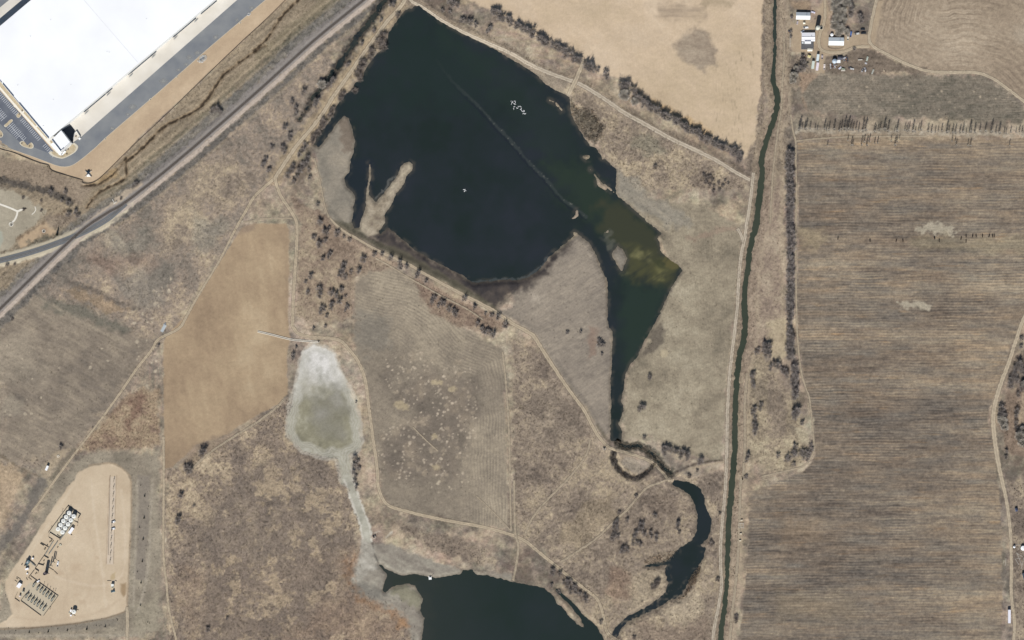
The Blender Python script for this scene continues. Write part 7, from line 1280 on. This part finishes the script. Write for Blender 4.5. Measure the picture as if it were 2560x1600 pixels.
stack(*QB(1300, 1235), 1.75, 12.5, 'tall wide dark combustor stack throwing a long broad shadow', mat('stack_grey', (92, 84, 88), .7, .1, 1.0)); stack(*QB(1465, 950), .65, 9.0, 'thin combustor stack, western of the slim pair', M_GREYV); stack(*QB(1560, 815), .65, 11.0, 'thin combustor stack, eastern of the slim pair', M_GREYV); stack(*QB(1640, 700), .5, 7.5, 'slim short stack north-east of the slim pair', M_GREYV)
def compressor(px_, py_, lab):
    o = thing('compressor_skid', lab, 'compressor', at(px_, py_), RD); MB().box((0, 0, .25), (7.5, 3.4, .5)).build('skid', M_TEAL, o); MB().box((1.4, 0, 2.6), (4.6, 2.6, 4.2), 0, .96).build('cooler', M_TEAL, o); m_ = MB(); m_.lathe((1.4, 0, 4.7), [(1.1, 0), (1.1, .3), (.9, .3)], 18); m_.build('fan_ring', M_STEEL, o); MB().box((-2.2, 0, 1.2), (2.4, 1.6, 1.6)).build('engine', M_DARK, o); MB().tube((-2.8, .9, 1.8), (-2.8, .9, 6.4), .35, .3).build('exhaust', M_DARK, o); m_ = MB()
    for k in range(4): m_.tube((-1 + k * .9, -2.2, .7), (-1 + k * .9, 2.3, .7), .18)
    m_.build('pipe', M_GREYV, o)
compressor(*QB(590, 860), 'teal compressor skid with a tall cooler in the west of the pad')
for i, (x, y) in enumerate(((720, 830), (780, 880), (830, 940))):
    o = thing('heat_exchanger', f'slim pale vessel beside the compressor, {nth(i + 1)} from the north', 'vessel', at(*QB(x, y)), RD + 1.57); MB().tube((-2.6, 0, 1.2), (2.6, 0, 1.2), .42, .42, 12).build('vessel', M_GREYV, o); m_ = MB(); m_.box((-1.6, 0, .45), (.3, .8, .9)); m_.box((1.6, 0, .45), (.3, .8, .9)); m_.build('saddle', M_DARK, o)
def cabin(px_, py_, w, d, h, rz, lab, name='equipment_cabin', cat='cabin', m_=None):
    o = thing(name, lab, cat, at(px_, py_), rz); MB().box((0, 0, h / 2), (w, d, h)).build('wall', M_PANEL, o); MB().box((0, 0, h + .06), (w + .2, d + .2, .14)).build('roof', m_ or M_RWHITE, o); MB().box((w * .2, -d / 2 - .04, h * .42), (.8, .1, h * .75)).build('door', M_DARK, o)
cabin(*QB(578, 1085), 3.6, 1.7, 2.4, RD + 1.57 + .9, 'small white cabin south of the compressor'); cabin(*QC(440, 345), 5.4, 3.8, 3.0, RD, 'white equipment cabin at the west corner of the separators'); cabin(*QB(795, 690), 1.6, 1.6, 2.0, .5, 'tiny pale cabin north-east of the compressor'); cabin(*QB(583, 1265), 1.3, 1.3, 1.6, .5, 'tiny pale cabin south of the small white cabin'); cabin(*QB(1828, 190), 2.4, 2.2, .7, .6, 'low pale valve box east of the pipe racks', 'valve_box', 'box', M_SKID); cabin(*QC(1150, 195), 3.2, 1.2, 1.4, .6, 'small white cabinet at the north edge of the separators')
pickup(*QB(1735, 905), 80, 'white pickup parked in the middle of the well pad', WHT, 6.0); pickup(*Z(240, 1280, 15.12, [(658, 370)])[0], 20, 'white service pickup beside the wellhead row, the northern of two', WHT, 4.6); pickup(*Z(240, 1280, 15.12, [(652, 628)])[0], 10, 'white service pickup beside the wellhead row, the southern of two', WHT, 4.4)
silo(*QC(580, 590), 1.1, 3.4, 'slim yellowish chemical tank west of the separators', M_SKID, M_SKID, name='chemical_tank', dome=.3); silo(*QC(460, 745), .9, 2.6, 'small pinkish chemical tank south-west of the separators', M_PANEL, mat('pinkish_tank', (222, 206, 204), .6), name='chemical_tank', dome=.3)
beam_thing('site_fence', 'thin brown fence line round the separator yard', 'fence', [((1240, 285), (1900, 750)), ((1900, 755), (1340, 1510)), ((1250, 1500), (490, 935)), ((440, 970), (260, 840)), ((265, 835), (360, 620)), ((860, 0), (1240, 280)), ((490, 930), (700, 660))], QC, [('rail', M_PIPE, .22, .75, .95), ('cloth', M_SLEEP, .1, .1, .74)])
for i, (p, q) in enumerate((((310, 75), (380, 125)), ((330, 30), (470, 110)), ((260, 160), (340, 215)), ((690, 60), (740, 150)), ((770, 45), (890, 140)))):
    beam_thing('pipe_spool', f'loose dark pipe spool at the west of the separators, {nth(i + 1)} of five', 'pipe', [(p, q)], QC, [('pipe', M_PIPE, .3, .2, .5), ('flange', M_DARK, .42, .25, .45)])
def separator(px_, py_, lab):
    o = thing('separator_unit', lab, 'separator', at(px_, py_), RD, 'separator units on the well pad'); MB().box((0, 0, .15), (7.4, 2.4, .3)).build('skid', M_SKID, o); MB().tube((-3.0, .35, 2.1), (1.4, .35, 2.1), .66, .66, 14).build('horizontal_vessel', M_GREYV, o); MB().tube((2.5, .2, .3), (2.5, .2, 3.2), .55, .5, 14).build('vertical_vessel', M_PIPE, o); m_ = MB(); m_.box((-2.1, .35, .6), (.3, 1.0, 1.5)); m_.box((.5, .35, .9), (.3, 1.0, 1.3)); m_.build('saddle', M_DARK, o)
    m_ = MB(); m_.tube((-3.4, -.8, .6), (3.6, -.8, .6), .15); m_.tube((1.9, -.8, .6), (1.9, .3, 1.6), .12); m_.tube((-1, -.8, .6), (-1, .35, 1.2), .12); m_.build('pipe', M_PIPE, o); MB().box((-3.3, -.1, .95), (.6, 1.2, 1.3)).build('burner_box', M_DARK, o); return o
for i, p in enumerate(((1010, 310), (1155, 440), (1270, 525), (1380, 605), (1490, 690), (1600, 765), (1705, 855))): separator(*QC(*p), f'separator unit on a pale skid, {nth(i + 1)} from the left in the upper row')
for i, p in enumerate(((735, 720), (825, 830), (940, 905), (1050, 980), (1160, 1055), (1275, 1130), (1390, 1215))): separator(*QC(*p), f'separator unit on a pale skid, {nth(i + 1)} from the left in the lower row')
def wellhead(px_, py_, lab):
    o = thing('wellhead', lab, 'wellhead', at(px_, py_), math.radians(80), 'wellheads in the straight row'); MB().lathe((0, 0, 0), [(.35, 0), (.35, .5), (.22, .5), (.22, 2.4), (.3, 2.4), (.3, 2.7)], 12).build('tree', M_PIPE, o); m_ = MB(); m_.tube((-.8, 0, 1.3), (.8, 0, 1.3), .16); m_.tube((0, -.6, 1.9), (0, .6, 1.9), .13); m_.build('valve', M_DARK, o); m_ = MB(); m_.lathe((.9, 0, 1.1), [(.3, 0), (.3, .4)], 10); m_.lathe((0, 0, 2.7), [(.34, 0), (.34, .08)], 12); m_.build('hand_wheel', M_DARK, o)
    m_ = MB(); m_.tube((-.8, 0, 1.3), (-1.6, -.1, .3), .12); m_.tube((-1.6, -.1, .3), (-4.2, -.2, .25), .12); m_.tube((-1.6, .6, .3), (-3.6, .6, .25), .1); m_.build('flow_line', M_PIPE, o); return o
for i in range(12): wellhead(285.6 - .86 * i, 1197 + 18.35 * i, f'dark wellhead, {nth(i + 1)} from the north in the straight row')
beam_thing('cellar_kerb', 'thin dark kerb along the west of the wellhead row', 'kerb', [((0, 0), (-20, 700))], lambda x, y: (275.5 + x / 3.78 * .9, 1188 + y / 3.78 * 1.08), [('kerb', M_PIPE, .22, 0, .3), ('cap', M_SLEEP, .26, .3, .34)])
o = thing('separator_skid', 'white skid with dark fittings at the south-east corner of the pad', 'skid', at(*QG(1285, 1060)), 1.57); MB().box((0, 0, .2), (5.6, 3.2, .4)).build('skid', M_SKID, o); MB().box((.8, 0, 1.8), (2.6, 3.0, 2.8)).build('cabinet', M_TANK, o); MB().tube((-2.0, .6, .4), (-2.0, .6, 2.4), .55, .5).build('vessel', M_GREYV, o); MB().box((-1.4, -.8, .9), (.8, .7, 1.0)).build('pump', M_DARK, o)
o = thing('pump_skid', 'teal pump skid below the white skid at the pad corner', 'skid', at(*QG(1290, 1235)), .25); MB().box((0, 0, .2), (4.6, 2.2, .4)).build('skid', M_TEAL, o); MB().box((1.0, .3, 1.3), (1.6, 1.2, 2.0)).build('engine', mat('deep_teal', (62, 78, 88), .6), o); MB().tube((-1.4, -.3, .4), (-1.4, -.3, 2.0), .5).build('vessel', M_DARK, o); MB().box((0, -.9, .6), (2.4, .3, .5)).build('panel', mat('pale_blue', (168, 196, 208), .5), o)
beam_thing('pipe_header', 'short dark pipe line above the white skid', 'pipe header', [((1110, 905), (1240, 905)), ((1350, 895), (1410, 920))], QG, [('pipe', M_PIPE, .3, .2, .5), ('support', M_DARK, .2, 0, .18)])
stock(*QD(545, 735), 2.4, 4.6, 'round white storage tank standing alone at the south of the pad'); cabin(*QD(420, 880), 1.7, 1.5, 1.6, .3, 'tiny pinkish cabin beside the lone storage tank'); cabin(*QD(365, 790), 1.9, 1.2, 1.0, .3, 'low pale box west of the lone storage tank', 'valve_box', 'box', M_SKID); cabin(*QD(420, 700), 1.4, 2.6, 2.2, -.3, 'narrow pale cabin north-west of the lone storage tank')
beam_thing('pipe_header', 'bent pipe line south of the lone storage tank', 'pipe header', [((470, 820), (580, 900)), ((650, 660), (700, 690))], QD, [('pipe', M_PIPE, .3, .3, .6), ('support', M_DARK, .2, 0, .28)])
for i, (x, y) in enumerate(((1150, 290), (850, 430), (660, 840), (430, 1080), (1490, 590), (1430, 840), (1420, 960), (330, 1370))):
    o = thing('vent_post', f'small dark vent post around the tank battery, {nth(i + 1)} of eight', 'post', at(*QA(x, y))); MB().tube((0, 0, 0), (0, 0, 3.0), .16).build('post', M_DARK, o); MB().box((0, 0, 3.0), (.6, .4, .4)).build('lamp_head', M_DARK, o)
for i, (x, y) in enumerate(((1800, 550), (1600, 1245), (1370, 300), (1490, 390), (1600, 470), (1710, 550))):
    o = thing('vent_post', f'small dark post round the separator yard, {nth(i + 1)} of six', 'post', at(*QC(x, y))); MB().tube((0, 0, 0), (0, 0, 2.4), .16).build('post', M_DARK, o); MB().box((0, 0, 2.4), (.7, .5, .4)).build('lamp_head', M_DARK, o)
# valve clutter beside the racks
for i, (x, y, s) in enumerate(((1250, 330, 1.7), (1330, 200, 1.1), (1480, 40, 1.2), (1330, 440, 1.1), (1210, 780, 1.0), (1200, 910, 1.2), (910, 1260, 1.3), (380, 920, 1.0), (490, 960, 1.0), (1430, 70, .7), (1730, 270, .9))):
    o = thing('valve_manifold', f'small dark valve manifold among the pipe racks, {nth(i + 1)} of eleven', 'manifold', at(*QB(x, y)), RD); m_ = MB(); m_.tube((-s, 0, .5), (s, 0, .5), .18); m_.tube((-s * .5, -s * .6, .5), (-s * .5, s * .6, .5), .15); m_.tube((s * .5, -s * .6, .5), (s * .5, s * .6, .5), .15); m_.build('pipe', M_PIPE, o); MB().box((0, 0, .9), (s * .5, s * .4, 1.1)).build('valve', M_DARK, o)
# ------------------------------------------------------------------ cattle and water birds
M_HIDE = mat('black_hide', (52, 44, 40), .9, .25, 1.5)
def skin_body(name, joints, edges, radii, m_):
    me = bpy.data.meshes.new(name); me.from_pydata(joints, edges, []); ob = bpy.data.objects.new(name, me); COL.objects.link(ob)
    sk = ob.modifiers.new('skin', 'SKIN'); sv = me.skin_vertices[0].data
    for v, r in zip(sv, radii): v.radius = (r, r)
    sv[0].use_root = True; ob.modifiers.new('sub', 'SUBSURF').levels = 1
    dg = bpy.context.evaluated_depsgraph_get(); out = bpy.data.meshes.new_from_object(ob.evaluated_get(dg)); out.name = name
    bpy.data.objects.remove(ob); out.materials.clear(); out.materials.append(m_); out.polygons.foreach_set('use_smooth', [True] * len(out.polygons)); return out
cj = [(0, 0, 1.0), (.55, 0, 1.02), (.95, 0, 1.1), (1.25, 0, .85), (1.45, 0, .45), (1.62, 0, .22), (-.55, 0, 1.02), (-.9, 0, 1.08), (-1.02, 0, .6)]; ce = [(0, 1), (1, 2), (2, 3), (3, 4), (4, 5), (0, 6), (6, 7), (7, 8)]; cr = [.42, .42, .3, .2, .17, .1, .42, .32, .04]
for s in (-1, 1):
    b = len(cj); cj += [(.7, s * .24, .75), (.72, s * .25, .4), (.7, s * .25, .03), (-.75, s * .25, .75), (-.88, s * .26, .42), (-.8, s * .26, .03)]; ce += [(1, b), (b, b + 1), (b + 1, b + 2), (6, b + 3), (b + 3, b + 4), (b + 4, b + 5)]; cr += [.17, .09, .07, .2, .1, .07]
COW = skin_body('body', cj, ce, cr, M_HIDE)
ear = MB()
for s in (-1, 1): ear.box((1.33, s * .24, .72), (.08, .22, .1), s * .4)
EAR = ear.mesh('ear', M_HIDE)
cows = [(660, 742), (963, 764), (1210, 766), (1273, 764), (1572, 741), (1616, 766), (1823, 744), (1870, 722), (1870, 770), (1932, 720), (1965, 721), (2026, 721), (2088, 721), (2119, 721), (2135, 721)]
for i, (x, y) in enumerate(cows):
    o = thing('cow', f'dark cow grazing on the striped field, {nth(i + 1)} from the left', 'cow', at(*T(3, 1, [(x, y)])[0]), math.radians((84, 96, 70, 100, 110, 88, 75, 95, 90, 80, 100, 85, 70, 95, 92)[i]), 'cattle on the striped field', 1.15 if i in (2,) else 1.32)
    link_mesh('body', COW, o); link_mesh('ears', EAR, o)
M_FEATH = mat('white_feathers', (236, 236, 236), .9, .04, 3)
bj = [(0, 0, .25), (.35, 0, .28), (.55, 0, .55), (.5, 0, .8), (.72, 0, .76), (-.4, 0, .24), (-.6, 0, .26)]; BIRD = skin_body('body', bj, [(0, 1), (1, 2), (2, 3), (3, 4), (0, 5), (5, 6)], [.3, .22, .1, .1, .05, .22, .08], M_FEATH)
wg = MB(); wg.add([(.2, .1, .42), (.05, 1.2, .55), (-.2, 1.25, .5), (-.25, .1, .4)], [(0, 1, 2, 3)]); wg.add([(.2, -.1, .42), (.05, -1.2, .55), (-.2, -1.25, .5), (-.25, -.1, .4)], [(3, 2, 1, 0)]); WING = wg.mesh('wings', M_FEATH)
bd = [(1240 + x / 7.56, 160 + y / 7.56) for x, y in ((290, 760), (300, 735), (315, 718), (340, 745), (350, 700), (365, 720), (285, 700), (355, 755), (345, 805), (385, 822), (405, 832), (430, 802), (450, 800), (468, 806), (335, 845), (460, 860), (475, 850), (485, 880), (500, 900), (515, 890), (535, 888), (520, 925), (540, 940), (555, 935), (510, 940))] + T(1, 1, [(1965, 278), (1975, 285), (1983, 290), (1970, 295)])
flock = random.Random(4)
for i, (x, y) in enumerate(bd):
    o = thing('water_bird', 'white water bird floating in the flock on the open reservoir' if i < 25 else 'white water bird in the small group on the middle of the reservoir', 'bird', (*W(x, y), LV), flock.uniform(0, 6.28), 'birds in the large flock' if i < 25 else 'birds in the small group', flock.uniform(.85, 1.1))
    link_mesh('body', BIRD, o)
    if i % 3: link_mesh('wings', WING, o)
